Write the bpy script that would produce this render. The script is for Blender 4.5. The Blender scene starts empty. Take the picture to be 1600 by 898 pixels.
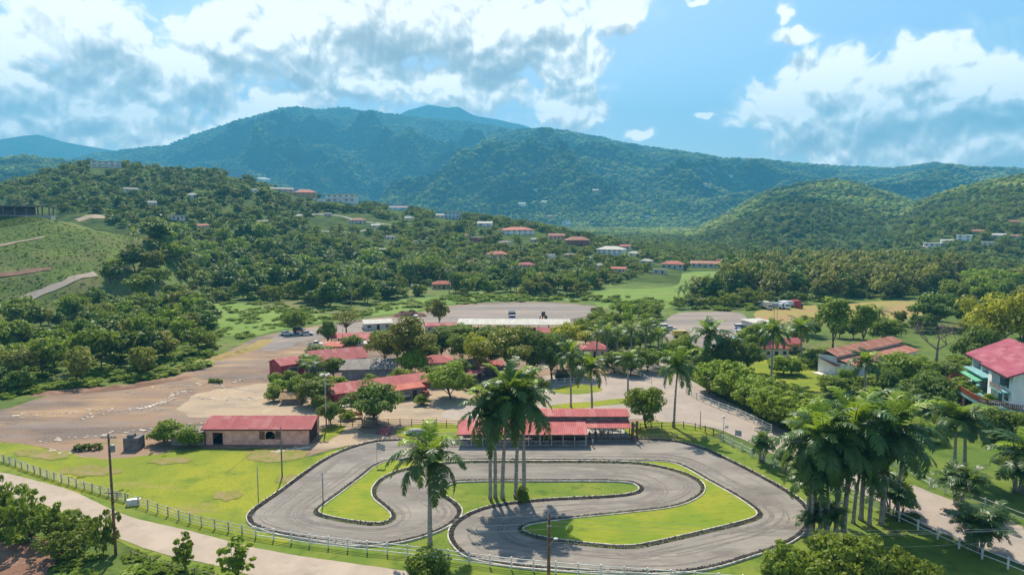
import bpy, bmesh, math, random
import numpy as np
from mathutils import Vector, Matrix, noise as mnoise

SC = bpy.context.scene
COL = SC.collection
R = math.radians
F = 1066.67            # focal length in pixels of the 1600 px wide photograph
CAMH = 40.0
PITCH = math.atan(109.0 / F)

# ------------------------------------------------------------------ camera
cam_d = bpy.data.cameras.new('camera')
cam = bpy.data.objects.new('camera', cam_d)
COL.objects.link(cam)
cam.location = (0, 0, CAMH)
cam.rotation_euler = (R(90) - PITCH, 0, 0)
cam_d.sensor_width = 36.0
cam_d.lens = 24.0
cam_d.clip_start = 0.5
cam_d.clip_end = 60000
SC.camera = cam

# ------------------------------------------------------------------ light
SUN_EL, SUN_AZ = R(50), R(-12)      # azimuth from +Y towards +X: sun ahead of the camera, slightly left
sun_d = bpy.data.lights.new('sun', 'SUN')
sun_d.energy = 4.8
sun_d.angle = R(0.5)
sun_d.color = (1.0, 0.91, 0.76)
sun = bpy.data.objects.new('sun', sun_d)
COL.objects.link(sun)
sv = Vector((math.sin(SUN_AZ) * math.cos(SUN_EL), math.cos(SUN_AZ) * math.cos(SUN_EL), math.sin(SUN_EL)))
sun.rotation_euler = sv.to_track_quat('Z', 'Y').to_euler()
sun.location = sv * 300
SC.view_settings.view_transform = 'Standard'
SC.view_settings.look = 'None'
SC.view_settings.exposure = 0.92
SC.view_settings.gamma = 1.0
SC.view_settings.use_curve_mapping = False
SC.cycles.use_denoising = True
SC.cycles.max_bounces = 6
SC.cycles.diffuse_bounces = 3
SC.cycles.glossy_bounces = 2
SC.cycles.transmission_bounces = 4
SC.cycles.transparent_max_bounces = 8
SC.cycles.volume_bounces = 0
SC.cycles.sample_clamp_indirect = 6.0
SC.cycles.caustics_reflective = False
SC.cycles.caustics_refractive = False

# ------------------------------------------------------------------ pixel <-> world
_c, _s = math.cos(PITCH), math.sin(PITCH)
def ray(px, py):
    u, v = (px - 800.0) / F, (449.0 - py) / F
    return u, _c + v * _s, -_s + v * _c
def G(px, py, z=0.0):
    dx, dy, dz = ray(px, py)
    t = (z - CAMH) / dz
    return Vector((dx * t, dy * t, z))
def proj(X, Y, Z):
    Zr = Z - CAMH
    dep = Y * _c - Zr * _s
    up = Y * _s + Zr * _c
    return 800.0 + F * X / dep, 449.0 - F * up / dep, dep
def px_m(P):                       # metres per photograph pixel at a world point
    return (P[1] * _c - (P[2] - CAMH) * _s) / F
def azel(px, py):
    dx, dy, dz = ray(px, py)
    return math.atan2(dx, dy), dz / math.hypot(dx, dy)

# ------------------------------------------------------------------ world: sky and clouds by direction
class NT:
    """small helper to write node trees"""
    def __init__(self, tree):
        self.t = tree
    def n(self, kind, ins=None, **props):
        nd = self.t.nodes.new(kind)
        for k, v in props.items():
            setattr(nd, k, v)
        if ins:
            for k, v in ins.items():
                s = nd.inputs[k]
                if isinstance(v, bpy.types.NodeSocket):
                    self.t.links.new(v, s)
                else:
                    s.default_value = v
        return nd
    def m(self, op, a, b=None, c=None, clamp=False):
        ins = {0: a}
        if b is not None: ins[1] = b
        if c is not None: ins[2] = c
        return self.n('ShaderNodeMath', ins, operation=op, use_clamp=clamp).outputs[0]
    def vm(self, op, a, b=None, scale=None):
        ins = {0: a}
        if b is not None: ins[1] = b
        nd = self.n('ShaderNodeVectorMath', ins, operation=op)
        if scale is not None: nd.inputs['Scale'].default_value = scale
        return nd.outputs['Value'] if op in ('LENGTH', 'DOT_PRODUCT', 'DISTANCE') else nd.outputs['Vector']
    def noise(self, vec, scale, detail=4, rough=0.55, lac=2.0, dist=0.0, out='Fac'):
        return self.n('ShaderNodeTexNoise', {'Vector': vec, 'Scale': scale, 'Detail': detail, 'Roughness': rough,
                                             'Lacunarity': lac, 'Distortion': dist}).outputs[out]
    def ramp(self, fac, stops, interp='LINEAR'):
        nd = self.n('ShaderNodeValToRGB', {'Fac': fac})
        cr = nd.color_ramp
        cr.interpolation = interp
        while len(cr.elements) < len(stops): cr.elements.new(0.5)
        for e, (p, c) in zip(cr.elements, stops):
            e.position = p
            e.color = (c[0], c[1], c[2], 1) if not isinstance(c, (int, float)) else (c, c, c, 1)
        return nd.outputs[0]
    def mix(self, fac, a, b, blend='MIX'):
        nd = self.n('ShaderNodeMix', data_type='RGBA', blend_type=blend)
        for k, v in ((0, fac), (6, a), (7, b)):
            if isinstance(v, bpy.types.NodeSocket): self.t.links.new(v, nd.inputs[k])
            elif k == 0: nd.inputs[k].default_value = v
            else: nd.inputs[k].default_value = (v[0], v[1], v[2], 1)
        return nd.outputs[2]
    def mr(self, v, a, b, c=0.0, d=1.0, smooth=False):
        nd = self.n('ShaderNodeMapRange', {'Value': v, 'From Min': a, 'From Max': b, 'To Min': c, 'To Max': d})
        if smooth: nd.interpolation_type = 'SMOOTHSTEP'
        return nd.outputs[0]

CLOUDS = [  # centre x, y, radius x, y in photograph pixels, weight
    (75, 55, 60, 34, 1), (130, 45, 85, 58, 1.1), (185, 85, 80, 50, 1.05), (20, 130, 80, 62, 1), (120, 150, 120, 50, 1), (230, 165, 120, 50, 1),
    (345, 60, 75, 62, 1), (300, 120, 90, 50, 1), (460, 55, 110, 70, 1.1), (600, 35, 140, 75, 1.15), (560, 120, 160, 60, 1),
    (760, 45, 170, 85, 1.2), (880, 95, 100, 60, 1.1), (955, 20, 60, 40, 1), (700, 130, 150, 60, 1), (860, 160, 85, 50, 1), (905, 175, 45, 35, 1),
    (60, 200, 130, 36, 1), (250, 205, 110, 38, 1), (400, 170, 110, 40, 1),
    (1320, 110, 80, 42, 1), (1440, 105, 90, 42, 1), (1250, 175, 80, 55, 1), (1360, 170, 120, 60, 1.1), (1500, 150, 130, 62, 1.1), (1590, 120, 60, 50, 1),
    (1330, 225, 110, 26, 1), (1520, 215, 160, 44, 1.1), (1245, 48, 34, 20, .95), (1222, 14, 16, 10, .9), (1120, 188, 18, 7, .95), (1085, 0, 30, 5, .9), (1002, 222, 28, 10, .85),
]
world = bpy.data.worlds.new('World')
SC.world = world
world.use_nodes = True
wt = world.node_tree
wt.nodes.clear()
W = NT(wt)
def cloud_group():
    g = bpy.data.node_groups.new('cloud_field', 'ShaderNodeTree')
    g.interface.new_socket('P', in_out='INPUT', socket_type='NodeSocketVector')
    g.interface.new_socket('Field', in_out='OUTPUT', socket_type='NodeSocketFloat')
    g.interface.new_socket('Fine', in_out='OUTPUT', socket_type='NodeSocketFloat')
    g.interface.new_socket('Bulk', in_out='OUTPUT', socket_type='NodeSocketFloat')
    N = NT(g)
    P = N.n('NodeGroupInput').outputs[0]
    wn = N.n('ShaderNodeTexNoise', {'Vector': P, 'Scale': 9.0, 'Detail': 3.0, 'Roughness': 0.6}, noise_dimensions='2D').outputs['Color']
    wv = N.vm('SCALE', N.vm('SUBTRACT', wn, (0.5, 0.5, 0.5)), scale=0.075)
    Q = N.vm('ADD', P, wv)
    acc = None
    for cx, cy, rx, ry, w in CLOUDS:
        a, e = azel(cx, cy)
        k = F * math.cos(a)
        d = N.vm('MULTIPLY', N.vm('SUBTRACT', Q, (a, math.atan(e), 0)), (k / (rx * 1.0), k / (ry * 1.0), 0))
        v = N.m('SUBTRACT', 1.0 * w, N.vm('LENGTH', d))
        acc = v if acc is None else N.m('SMOOTH_MAX', acc, v, 0.14)
    acc = N.m('MAXIMUM', acc, -1.0)
    f1 = N.n('ShaderNodeTexNoise', {'Vector': P, 'Scale': 12.0, 'Detail': 6.0, 'Roughness': 0.53}, noise_dimensions='2D').outputs['Fac']
    vo = N.n('ShaderNodeTexVoronoi', {'Vector': Q, 'Scale': 30.0, 'Detail': 2.0, 'Roughness': 0.5}, feature='F1', voronoi_dimensions='2D').outputs['Distance']
    billow = N.m('SUBTRACT', 0.5, vo)
    fine = N.m('ADD', N.m('MULTIPLY', N.m('SUBTRACT', f1, 0.5), 1.3), N.m('MULTIPLY', billow, 0.55))
    f3 = N.n('ShaderNodeTexNoise', {'Vector': P, 'Scale': 70.0, 'Detail': 4.0, 'Roughness': 0.6}, noise_dimensions='2D').outputs['Fac']
    fine = N.m('ADD', fine, N.m('MULTIPLY', N.m('SUBTRACT', f3, 0.5), 0.30))
    field = N.m('ADD', N.m('MULTIPLY', acc, 1.35), fine)
    o = N.n('NodeGroupOutput')
    g.links.new(field, o.inputs[0]); g.links.new(fine, o.inputs[1]); g.links.new(acc, o.inputs[2])
    return g
cg = cloud_group()
gen = W.n('ShaderNodeTexCoord').outputs['Generated']
sep = W.n('ShaderNodeSeparateXYZ', {0: gen})
az = W.m('ARCTAN2', sep.outputs[0], sep.outputs[1])
el = W.m('ARCSINE', sep.outputs[2])
P0 = W.n('ShaderNodeCombineXYZ', {0: az, 1: el, 2: 0.0}).outputs[0]
def cfield(off):
    nd = W.n('ShaderNodeGroup')
    nd.node_tree = cg
    wt.links.new(W.vm('ADD', P0, off) if off else P0, nd.inputs[0])
    return nd.outputs[0], nd.outputs[1], nd.outputs[2]
f0, h0, b0 = cfield(None)
f1_, h1, b1 = cfield((-0.004, 0.011, 0))
f2_, h2, b2_ = cfield((-0.008, 0.034, 0))
alpha = W.mr(f0, -0.06, 0.46, 0, 1, True)
veil = W.m('MULTIPLY', W.mr(f0, -0.5, 0.3, 0, 1, True), 0.16)          # thin vapour round the clouds
alpha = W.m('MAXIMUM', alpha, veil)
# shaded undersides of the cloud bank, painted into the cloud colour
DARK = [(640, 92, 170, 40), (770, 112, 110, 34), (560, 62, 90, 26), (180, 88, 60, 30), (150, 146, 90, 22), (400, 108, 80, 24), (60, 108, 50, 18), (1400, 212, 190, 26), (1300, 232, 100, 18),
        (1480, 188, 130, 22), (1570, 215, 70, 24), (885, 108, 70, 20), (1420, 136, 70, 14), (280, 150, 80, 18), (500, 140, 100, 16), (90, 205, 90, 12), (850, 60, 60, 20)]
wn2 = W.n('ShaderNodeTexNoise', {'Vector': P0, 'Scale': 11.0, 'Detail': 4.0, 'Roughness': 0.6}, noise_dimensions='2D').outputs['Color']
QD = W.vm('ADD', P0, W.vm('SCALE', W.vm('SUBTRACT', wn2, (0.5, 0.5, 0.5)), scale=0.10))
shade = None
for cx, cy, rx, ry in DARK:
    a_, e_ = azel(cx, cy); k_ = F * math.cos(a_)
    v_ = W.m('SUBTRACT', 1.0, W.vm('LENGTH', W.vm('MULTIPLY', W.vm('SUBTRACT', QD, (a_, math.atan(e_), 0)), (k_ / rx, k_ / ry, 0))))
    shade = v_ if shade is None else W.m('SMOOTH_MAX', shade, v_, 0.2)
shade = W.mr(shade, 0.0, 0.8, 0, 1, True)
emb = W.m('MULTIPLY', W.m('SUBTRACT', h0, h1), 0.8)
bulk = W.m('ADD', W.m('MULTIPLY', W.m('SUBTRACT', b0, b2_), 0.80), W.m('MULTIPLY', W.m('SUBTRACT', h0, h2), 0.16))
thick = W.m('MULTIPLY', W.mr(f0, 0.10, 1.5, 0, 1, True), -0.14)
lit = W.m('ADD', W.m('SUBTRACT', W.m('ADD', 0.90, thick), W.m('MULTIPLY', shade, 0.36)), W.m('ADD', emb, bulk))
lit = W.m('MINIMUM', W.m('MAXIMUM', lit, 0.0), 1.12)
ccol = W.ramp(lit, [(0.0, (0.29, 0.26, 0.225)), (0.35, (0.39, 0.355, 0.31)), (0.60, (0.56, 0.515, 0.45)), (0.82, (0.83, 0.75, 0.65)), (1.0, (1.14, 1.02, 0.88))])
csc = W.n('ShaderNodeVectorMath', {0: ccol}, operation='SCALE')
wt.links.new(W.mr(el, 0.05, 0.30, 1.80, 0.93), csc.inputs['Scale'])        # cloud colour raised towards the horizon to offset the haze dimming it
ccol = csc.outputs[0]
sky = W.n('ShaderNodeTexSky', sky_type='NISHITA', sun_disc=False, sun_elevation=SUN_EL, sun_rotation=SUN_AZ, altitude=100.0,
          air_density=1.0, dust_density=1.2, ozone_density=2.0)
skyc = W.vm('SCALE', sky.outputs[0], scale=0.11)
above = W.mr(el, -0.02, 0.01, 0, 1)
# clouds mixed over the clear sky, only above the horizon
final = W.mix(W.m('MULTIPLY', alpha, above), skyc, ccol)
bg = W.n('ShaderNodeBackground', {'Color': final, 'Strength': 1.0})
wo = W.n('ShaderNodeOutputWorld')
wt.links.new(bg.outputs[0], wo.inputs['Surface'])
world.cycles.sampling_method = 'NONE'

# ------------------------------------------------------------------ mesh helpers
class MB:
    def __init__(self):
        self.v, self.f = [], []
    def add(self, vs, fs):
        b = len(self.v)
        self.v += [tuple(p) for p in vs]
        self.f += [tuple(b + i for i in q) for q in fs]
        return self
    def box(self, c, s, rz=0.0, rx=0.0, ry=0.0):
        hx, hy, hz = s[0] / 2, s[1] / 2, s[2] / 2
        vs = [Vector((x, y, z)) for z in (-hz, hz) for y in (-hy, hy) for x in (-hx, hx)]
        if rz or rx or ry:
            m = Matrix.Rotation(rz, 3, 'Z') @ Matrix.Rotation(ry, 3, 'Y') @ Matrix.Rotation(rx, 3, 'X')
            vs = [m @ p for p in vs]
        vs = [p + Vector(c) for p in vs]
        return self.add(vs, [(0, 2, 3, 1), (4, 5, 7, 6), (0, 1, 5, 4), (2, 6, 7, 3), (0, 4, 6, 2), (1, 3, 7, 5)])
    def b2(self, x0, x1, y0, y1, z0, z1):
        return self.box(((x0 + x1) / 2, (y0 + y1) / 2, (z0 + z1) / 2), (abs(x1 - x0), abs(y1 - y0), abs(z1 - z0)))
    def tube(self, pts, rad, seg=8, cap=True):
        pts = [Vector(p) for p in pts]
        if not isinstance(rad, (list, tuple)): rad = [rad] * len(pts)
        rings = []
        prev = None
        for i, p in enumerate(pts):
            d = (pts[min(i + 1, len(pts) - 1)] - pts[max(i - 1, 0)]).normalized()
            ref = Vector((0, 0, 1)) if abs(d.z) < 0.9 else Vector((1, 0, 0))
            a = d.cross(ref).normalized() if prev is None else (prev - d * prev.dot(d)).normalized()
            prev = a
            b = d.cross(a)
            rings.append([p + (a * math.cos(2 * math.pi * k / seg) + b * math.sin(2 * math.pi * k / seg)) * rad[i] for k in range(seg)])
        vs = [q for r_ in rings for q in r_]
        fs = []
        for i in range(len(pts) - 1):
            for k in range(seg):
                a0, a1 = i * seg + k, i * seg + (k + 1) % seg
                fs.append((a0, a1, a1 + seg, a0 + seg))
        if cap:
            fs.append(tuple(range(seg))[::-1]); fs.append(tuple((len(pts) - 1) * seg + k for k in range(seg)))
        return self.add(vs, fs)
    def prism(self, prof, y0, y1):
        """profile (x, z) counter-clockwise extruded along y"""
        n = len(prof)
        vs = [(x, y0, z) for x, z in prof] + [(x, y1, z) for x, z in prof]
        fs = [tuple(range(n)), tuple(range(2 * n - 1, n - 1, -1))]
        fs += [(i, i + n, (i + 1) % n + n, (i + 1) % n) for i in range(n)]
        return self.add(vs, fs)
    def lathe(self, prof, c=(0, 0, 0), seg=12):
        vs, fs = [], []
        for r_, z in prof:
            for k in range(seg):
                a = 2 * math.pi * k / seg
                vs.append((c[0] + r_ * math.cos(a), c[1] + r_ * math.sin(a), c[2] + z))
        for i in range(len(prof) - 1):
            for k in range(seg):
                a0, a1 = i * seg + k, i * seg + (k + 1) % seg
                fs.append((a0, a1, a1 + seg, a0 + seg))
        return self.add(vs, fs)
    def ball(self, c, r_, sq=(1, 1, 1), seg=10, rings=7):
        prof = []
        vs, fs = [], []
        for i in range(rings + 1):
            th = math.pi * i / rings
            for k in range(seg):
                a = 2 * math.pi * k / seg
                vs.append((c[0] + r_ * sq[0] * math.sin(th) * math.cos(a), c[1] + r_ * sq[1] * math.sin(th) * math.sin(a), c[2] + r_ * sq[2] * math.cos(th)))
        for i in range(rings):
            for k in range(seg):
                a0, a1 = i * seg + k, i * seg + (k + 1) % seg
                fs.append((a0, a0 + seg, a1 + seg, a1))
        return self.add(vs, fs)
    def mesh(self, name, mats=(), smooth=False):
        me = bpy.data.meshes.new(name)
        me.from_pydata(self.v, [], self.f)
        for m in (mats if isinstance(mats, (list, tuple)) else [mats]):
            me.materials.append(m)
        if smooth: me.shade_smooth()
        me.update()
        return me

def link(name, me, parent=None, loc=None, rz=0.0):
    o = bpy.data.objects.new(name, me)
    COL.objects.link(o)
    if parent is not None: o.parent = parent
    if loc is not None: o.location = loc
    if rz: o.rotation_euler[2] = rz
    return o
def part(name, mb, m, parent, smooth=False, label=None):
    o = link(name, mb.mesh(name, m, smooth), parent)
    if label: o['label'] = label
    return o
def tag(o, label=None, cat=None, group=None, kind=None):
    if label: o['label'] = label
    if cat: o['category'] = cat
    if group: o['group'] = group
    if kind: o['kind'] = kind
    return o
def thing(name, label, cat, loc=(0, 0, 0), rz=0.0, group=None):
    o = bpy.data.objects.new(name, None)
    COL.objects.link(o)
    o.location = loc
    o.rotation_euler = (0, 0, rz)
    o.empty_display_size = 0.5
    return tag(o, label, cat, group)
def dup(src, loc, rz=0.0, sc=1.0, label=None, group=None):
    r_ = src.copy(); COL.objects.link(r_)
    r_.location = loc; r_.rotation_euler = (0, 0, rz)
    r_.scale = (sc, sc, sc) if isinstance(sc, (int, float)) else sc
    if label: r_['label'] = label
    if group: r_['group'] = group
    elif 'group' in r_: del r_['group']
    for ch in KIDS.get(src.name, ()):
        c = ch.copy(); COL.objects.link(c); c.parent = r_
        for g in KIDS.get(ch.name, ()):
            d = g.copy(); COL.objects.link(d); d.parent = c
    return r_
KIDS = {}
def proto(root):
    """remember the children of a thing so that copies need no scene scan; the first use moves the thing itself"""
    KIDS[root.name] = list(root.children)
    for ch in root.children: KIDS[ch.name] = list(ch.children)
    root['unused'] = 1
    return root
def place(src, loc, rz=0.0, sc=1.0, label=None, group=None):
    if src.get('unused'):
        del src['unused']
        src.location = loc; src.rotation_euler = (0, 0, rz)
        src.scale = (sc, sc, sc) if isinstance(sc, (int, float)) else sc
        if label: src['label'] = label
        if group: src['group'] = group
        return src
    return dup(src, loc, rz, sc, label, group)

# ------------------------------------------------------------------ materials
MATS = {}
def new_mat(name):
    m = bpy.data.materials.new(name)
    m.use_nodes = True
    m.node_tree.nodes.clear()
    return m, NT(m.node_tree)
def out(N, shader, disp=None):
    o = N.n('ShaderNodeOutputMaterial')
    N.t.links.new(shader, o.inputs['Surface'])
def mat(name, col, rough=0.8, var=0.18, scale=3.0, bump=0.0, bscale=20.0, metal=0.0, spec=0.3, col2=None, coord='Object', thr=(0.35, 0.65)):
    """plain procedural surface: two tones mixed by noise, optional bump"""
    if name in MATS: return MATS[name]
    m, N = new_mat(name)
    tc = N.n('ShaderNodeTexCoord').outputs['Object'] if coord == 'Object' else N.n('ShaderNodeNewGeometry').outputs['Position']
    n1 = N.noise(tc, scale, 5, 0.6)
    c2 = col2 or tuple(c * (1 - var * 2) for c in col)
    c1 = col if col2 else tuple(min(1, c * (1 + var)) for c in col)
    base = N.mix(N.mr(n1, thr[0], thr[1]), c2, c1)
    ins = {'Base Color': base, 'Roughness': rough, 'Metallic': metal, 'Specular IOR Level': spec}
    if bump:
        b = N.n('ShaderNodeBump', {'Height': N.noise(tc, bscale, 4, 0.6), 'Strength': bump, 'Distance': 0.05})
        ins['Normal'] = b.outputs[0]
    out(N, N.n('ShaderNodeBsdfPrincipled', ins).outputs[0])
    MATS[name] = m
    return m
def roof_mat(name, col, period=0.35, axis=0, fade=(0.55, 0.4, 0.36), rust=0.35, tile=False):
    m, N = new_mat(name)
    tc = N.n('ShaderNodeTexCoord').outputs['Object']
    sp = N.n('ShaderNodeSeparateXYZ', {0: tc})
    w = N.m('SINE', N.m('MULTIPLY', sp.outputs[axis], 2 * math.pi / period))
    stretch = N.vm('MULTIPLY', tc, (1.0, 0.25, 1.0))
    n1 = N.noise(stretch, 0.9, 6, 0.65)
    n2 = N.noise(tc, 4.0, 4, 0.6)
    c = N.mix(N.mr(n1, 0.35, 0.7), tuple(x * 0.72 for x in col), col)
    c = N.mix(N.m('MULTIPLY', N.mr(n2, 0.55, 0.8), rust), c, fade)
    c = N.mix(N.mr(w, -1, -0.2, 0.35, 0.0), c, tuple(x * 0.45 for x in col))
    hgt = w
    if tile:
        w2 = N.m('SINE', N.m('MULTIPLY', sp.outputs[1], 2 * math.pi / 0.5))
        hgt = N.m('ADD', w, w2)
    fl_ = N.vm('FLOOR', N.vm('MULTIPLY', tc, (1 / 1.1, 1 / 2.6, 0.0)))
    wn_ = N.n('ShaderNodeTexWhiteNoise', {'Vector': fl_}).outputs['Value']
    c = N.mix(N.mr(wn_, 0.5, 1.0, 0.0, 0.45), c, fade)
    c = N.mix(N.mr(wn_, 0.0, 0.3, 0.35, 0.0), c, tuple(x * 0.5 for x in col))
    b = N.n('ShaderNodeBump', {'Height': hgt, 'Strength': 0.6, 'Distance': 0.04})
    out(N, N.n('ShaderNodeBsdfPrincipled', {'Base Color': c, 'Roughness': 0.7, 'Specular IOR Level': 0.12, 'Normal': b.outputs[0]}).outputs[0])
    return m
def leaf_mat(name, dark, light, trans=0.35, hue=0.03, rough=0.55, vari=0.5, spec=0.22):
    dark = (dark[0] * 1.95, dark[1] * 1.65, dark[2] * 1.3); light = (light[0] * 2.0, light[1] * 1.72, light[2] * 1.35)
    """foliage: colour differs from plant to plant and from clump to clump, light passes through the leaves"""
    m, N = new_mat(name)
    info = N.n('ShaderNodeObjectInfo')
    tc = N.n('ShaderNodeTexCoord').outputs['Object']
    geo = N.n('ShaderNodeNewGeometry')
    n1 = N.noise(tc, 0.45, 3, 0.6)
    rnd = N.m('MULTIPLY', info.outputs['Random'], vari)
    isl = N.m('MULTIPLY', geo.outputs['Random Per Island'], 0.35)
    f = N.m('ADD', N.m('ADD', rnd, isl), N.m('MULTIPLY', n1, 0.6), clamp=True)
    c = N.mix(N.mr(f, 0.2, 1.0), dark, light)
    if spec < 0.05:
        wp = N.n('ShaderNodeNewGeometry').outputs['Position']
        pn = N.noise(wp, 0.004, 5, 0.65)
        c = N.mix(N.mr(pn, 0.42, 0.62), c, N.mix(0.0, tuple(x * 0.45 for x in dark), dark))
        pn2 = N.noise(wp, 0.009, 4, 0.65)
        c = N.mix(N.mr(pn2, 0.56, 0.68, 0, 0.6), c, (0.16, 0.17, 0.06))
    hs = N.n('ShaderNodeHueSaturation', {'Color': c, 'Hue': N.m('ADD', 0.5 - hue / 2, N.m('MULTIPLY', info.outputs['Random'], hue)), 'Saturation': 1.0, 'Value': 1.0})
    c = hs.outputs[0]
    p = N.n('ShaderNodeBsdfPrincipled', {'Base Color': c, 'Roughness': rough, 'Specular IOR Level': spec})
    tcol = N.mix(0.5, c, (0.35, 0.45, 0.04), 'MIX')
    t = N.n('ShaderNodeBsdfTranslucent', {'Color': tcol})
    mx = N.n('ShaderNodeMixShader', {0: trans, 1: p.outputs[0], 2: t.outputs[0]})
    out(N, mx.outputs[0])
    MATS[name] = m
    return m
def ground_mat(name, layers, bump=0.25, bscale=6.0, rough=0.95, dist=0.12):
    """layers: [(colour, noise scale, lo, hi, detail)] painted one over another with world-space noise"""
    m, N = new_mat(name)
    pos = N.n('ShaderNodeNewGeometry').outputs['Position']
    c = None
    for i, L in enumerate(layers):
        col, sc_, lo, hi = L[:4]
        if c is None:
            c = N.mix(0.0, col, col); continue
        st = L[5] if len(L) > 5 else (1, 1, 1)
        vec = N.vm('ADD', N.vm('MULTIPLY', pos, st), (i * 37.1, i * 11.3, 0))
        fac = N.mr(N.noise(vec, sc_, L[4] if len(L) > 4 else 6, 0.62), lo, hi)
        c = N.mix(fac, c, col)
    b = N.n('ShaderNodeBump', {'Height': N.noise(pos, bscale, 6, 0.7), 'Strength': bump, 'Distance': dist})
    out(N, N.n('ShaderNodeBsdfPrincipled', {'Base Color': c, 'Roughness': rough, 'Specular IOR Level': 0.15, 'Normal': b.outputs[0]}).outputs[0])
    MATS[name] = m
    return m

M = {}
M['ground'] = ground_mat('wild_ground', [((0.085, 0.13, 0.026), 0, 0, 0), ((0.13, 0.175, 0.03), 0.05, 0.42, 0.62), ((0.18, 0.165, 0.065), 0.02, 0.52, 0.68), ((0.05, 0.085, 0.018), 0.35, 0.52, 0.7)], 0.8, 1.2, dist=0.4)
M['lawn'] = ground_mat('lawn_grass', [((0.175, 0.215, 0.018), 0, 0, 0), ((0.26, 0.265, 0.022), 0.06, 0.42, 0.58), ((0.10, 0.16, 0.018), 0.14, 0.52, 0.68), ((0.29, 0.22, 0.075), 0.12, 0.58, 0.72, 7, (0.6, 1.4, 1)), ((0.10, 0.145, 0.015), 2.5, 0.5, 0.75), ((0.2, 0.23, 0.03), 7.0, 0.55, 0.7, 3)], 0.5, 9.0, dist=0.08)
M['island'] = ground_mat('island_grass', [((0.16, 0.225, 0.018), 0, 0, 0), ((0.25, 0.26, 0.022), 0.12, 0.42, 0.60), ((0.24, 0.215, 0.045), 0.35, 0.56, 0.76, 6, (0.6, 1.6, 1)), ((0.095, 0.155, 0.015), 1.3, 0.52, 0.72, 6, (0.5, 1.6, 1)), ((0.20, 0.23, 0.028), 6.0, 0.55, 0.7, 3)], 0.5, 9.0, dist=0.08)
M['verge'] = ground_mat('verge_grass', [((0.12, 0.18, 0.022), 0, 0, 0), ((0.18, 0.215, 0.03), 0.15, 0.42, 0.62), ((0.065, 0.12, 0.015), 0.5, 0.5, 0.7), ((0.22, 0.2, 0.06), 0.4, 0.6, 0.78)], 0.6, 7.0, dist=0.12)
M['pasture'] = ground_mat('pasture_grass', [((0.09, 0.145, 0.02), 0, 0, 0), ((0.14, 0.18, 0.028), 0.1, 0.42, 0.62), ((0.045, 0.09, 0.014), 0.3, 0.5, 0.7)], 0.7, 4.0, dist=0.12)
M['field'] = ground_mat('field_grass', [((0.13, 0.21, 0.035), 0, 0, 0), ((0.17, 0.235, 0.045), 0.05, 0.42, 0.62, 6, (0.3, 1.5, 1)), ((0.2, 0.2, 0.07), 0.04, 0.56, 0.75, 6, (0.3, 1.5, 1)), ((0.07, 0.13, 0.02), 0.12, 0.55, 0.75)], 0.6, 1.0, dist=0.3)
M['dryfield'] = ground_mat('dry_field', [((0.27, 0.23, 0.06), 0, 0, 0), ((0.30, 0.19, 0.09), 0.05, 0.45, 0.6, 6, (0.3, 1.5, 1)), ((0.2, 0.22, 0.05), 0.1, 0.55, 0.75)], 0.5, 2.0)
M['dirt'] = ground_mat('yard_dirt', [((0.27, 0.175, 0.11), 0, 0, 0), ((0.145, 0.11, 0.09), 0.05, 0.42, 0.58, 7, (0.6, 1.4, 1)), ((0.42, 0.29, 0.15), 0.04, 0.52, 0.66, 7, (0.5, 1.4, 1)), ((0.20, 0.165, 0.145), 0.11, 0.5, 0.66, 7, (0.35, 1.6, 1)), ((0.36, 0.24, 0.15), 0.2, 0.6, 0.75, 7, (0.3, 1.8, 1)), ((0.09, 0.07, 0.055), 0.22, 0.60, 0.72, 7, (0.4, 1.8, 1)), ((0.13, 0.15, 0.035), 0.13, 0.62, 0.74, 7), ((0.5, 0.4, 0.3), 0.9, 0.68, 0.8, 5, (0.3, 1.6, 1)), ((0.33, 0.25, 0.18), 3.0, 0.55, 0.75, 3)], 0.4, 3.0)
M['sand'] = ground_mat('sandy_dirt', [((0.38, 0.285, 0.19), 0, 0, 0), ((0.27, 0.215, 0.16), 0.12, 0.45, 0.65, 7, (0.5, 1.4, 1)), ((0.45, 0.36, 0.24), 0.25, 0.55, 0.75), ((0.24, 0.20, 0.15), 3.0, 0.55, 0.75, 3)], 0.4, 3.0)
M['soil'] = ground_mat('red_soil', [((0.21, 0.115, 0.075), 0, 0, 0), ((0.28, 0.17, 0.11), 0.3, 0.45, 0.65), ((0.12, 0.065, 0.04), 0.8, 0.55, 0.75), ((0.33, 0.22, 0.15), 4.0, 0.6, 0.8, 3)], 0.8, 3.0, dist=0.2)
M['lot'] = ground_mat('lot_asphalt', [((0.21, 0.18, 0.16), 0, 0, 0), ((0.29, 0.235, 0.19), 0.05, 0.42, 0.6, 7, (0.3, 1.6, 1)), ((0.16, 0.145, 0.14), 0.1, 0.52, 0.7, 7, (0.3, 1.8, 1)), ((0.34, 0.27, 0.2), 0.08, 0.6, 0.75)], 0.3, 4.0)
M['asphalt'] = ground_mat('track_asphalt', [((0.205, 0.182, 0.156), 0, 0, 0), ((0.27, 0.24, 0.20), 0.10, 0.40, 0.60, 7), ((0.15, 0.13, 0.112), 0.16, 0.50, 0.68, 7, (0.6, 1.4, 1)), ((0.34, 0.295, 0.235), 0.35, 0.56, 0.74, 7, (0.5, 1.8, 1)), ((0.14, 0.128, 0.12), 0.9, 0.64, 0.78, 6), ((0.17, 0.15, 0.14), 9.0, 0.56, 0.78, 2)], 0.25, 14.0)
M['road'] = ground_mat('pale_road', [((0.36, 0.29, 0.225), 0, 0, 0), ((0.42, 0.34, 0.26), 0.2, 0.42, 0.62), ((0.29, 0.235, 0.185), 0.4, 0.55, 0.75), ((0.31, 0.255, 0.2), 8.0, 0.58, 0.8, 2)], 0.15, 12.0)
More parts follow.
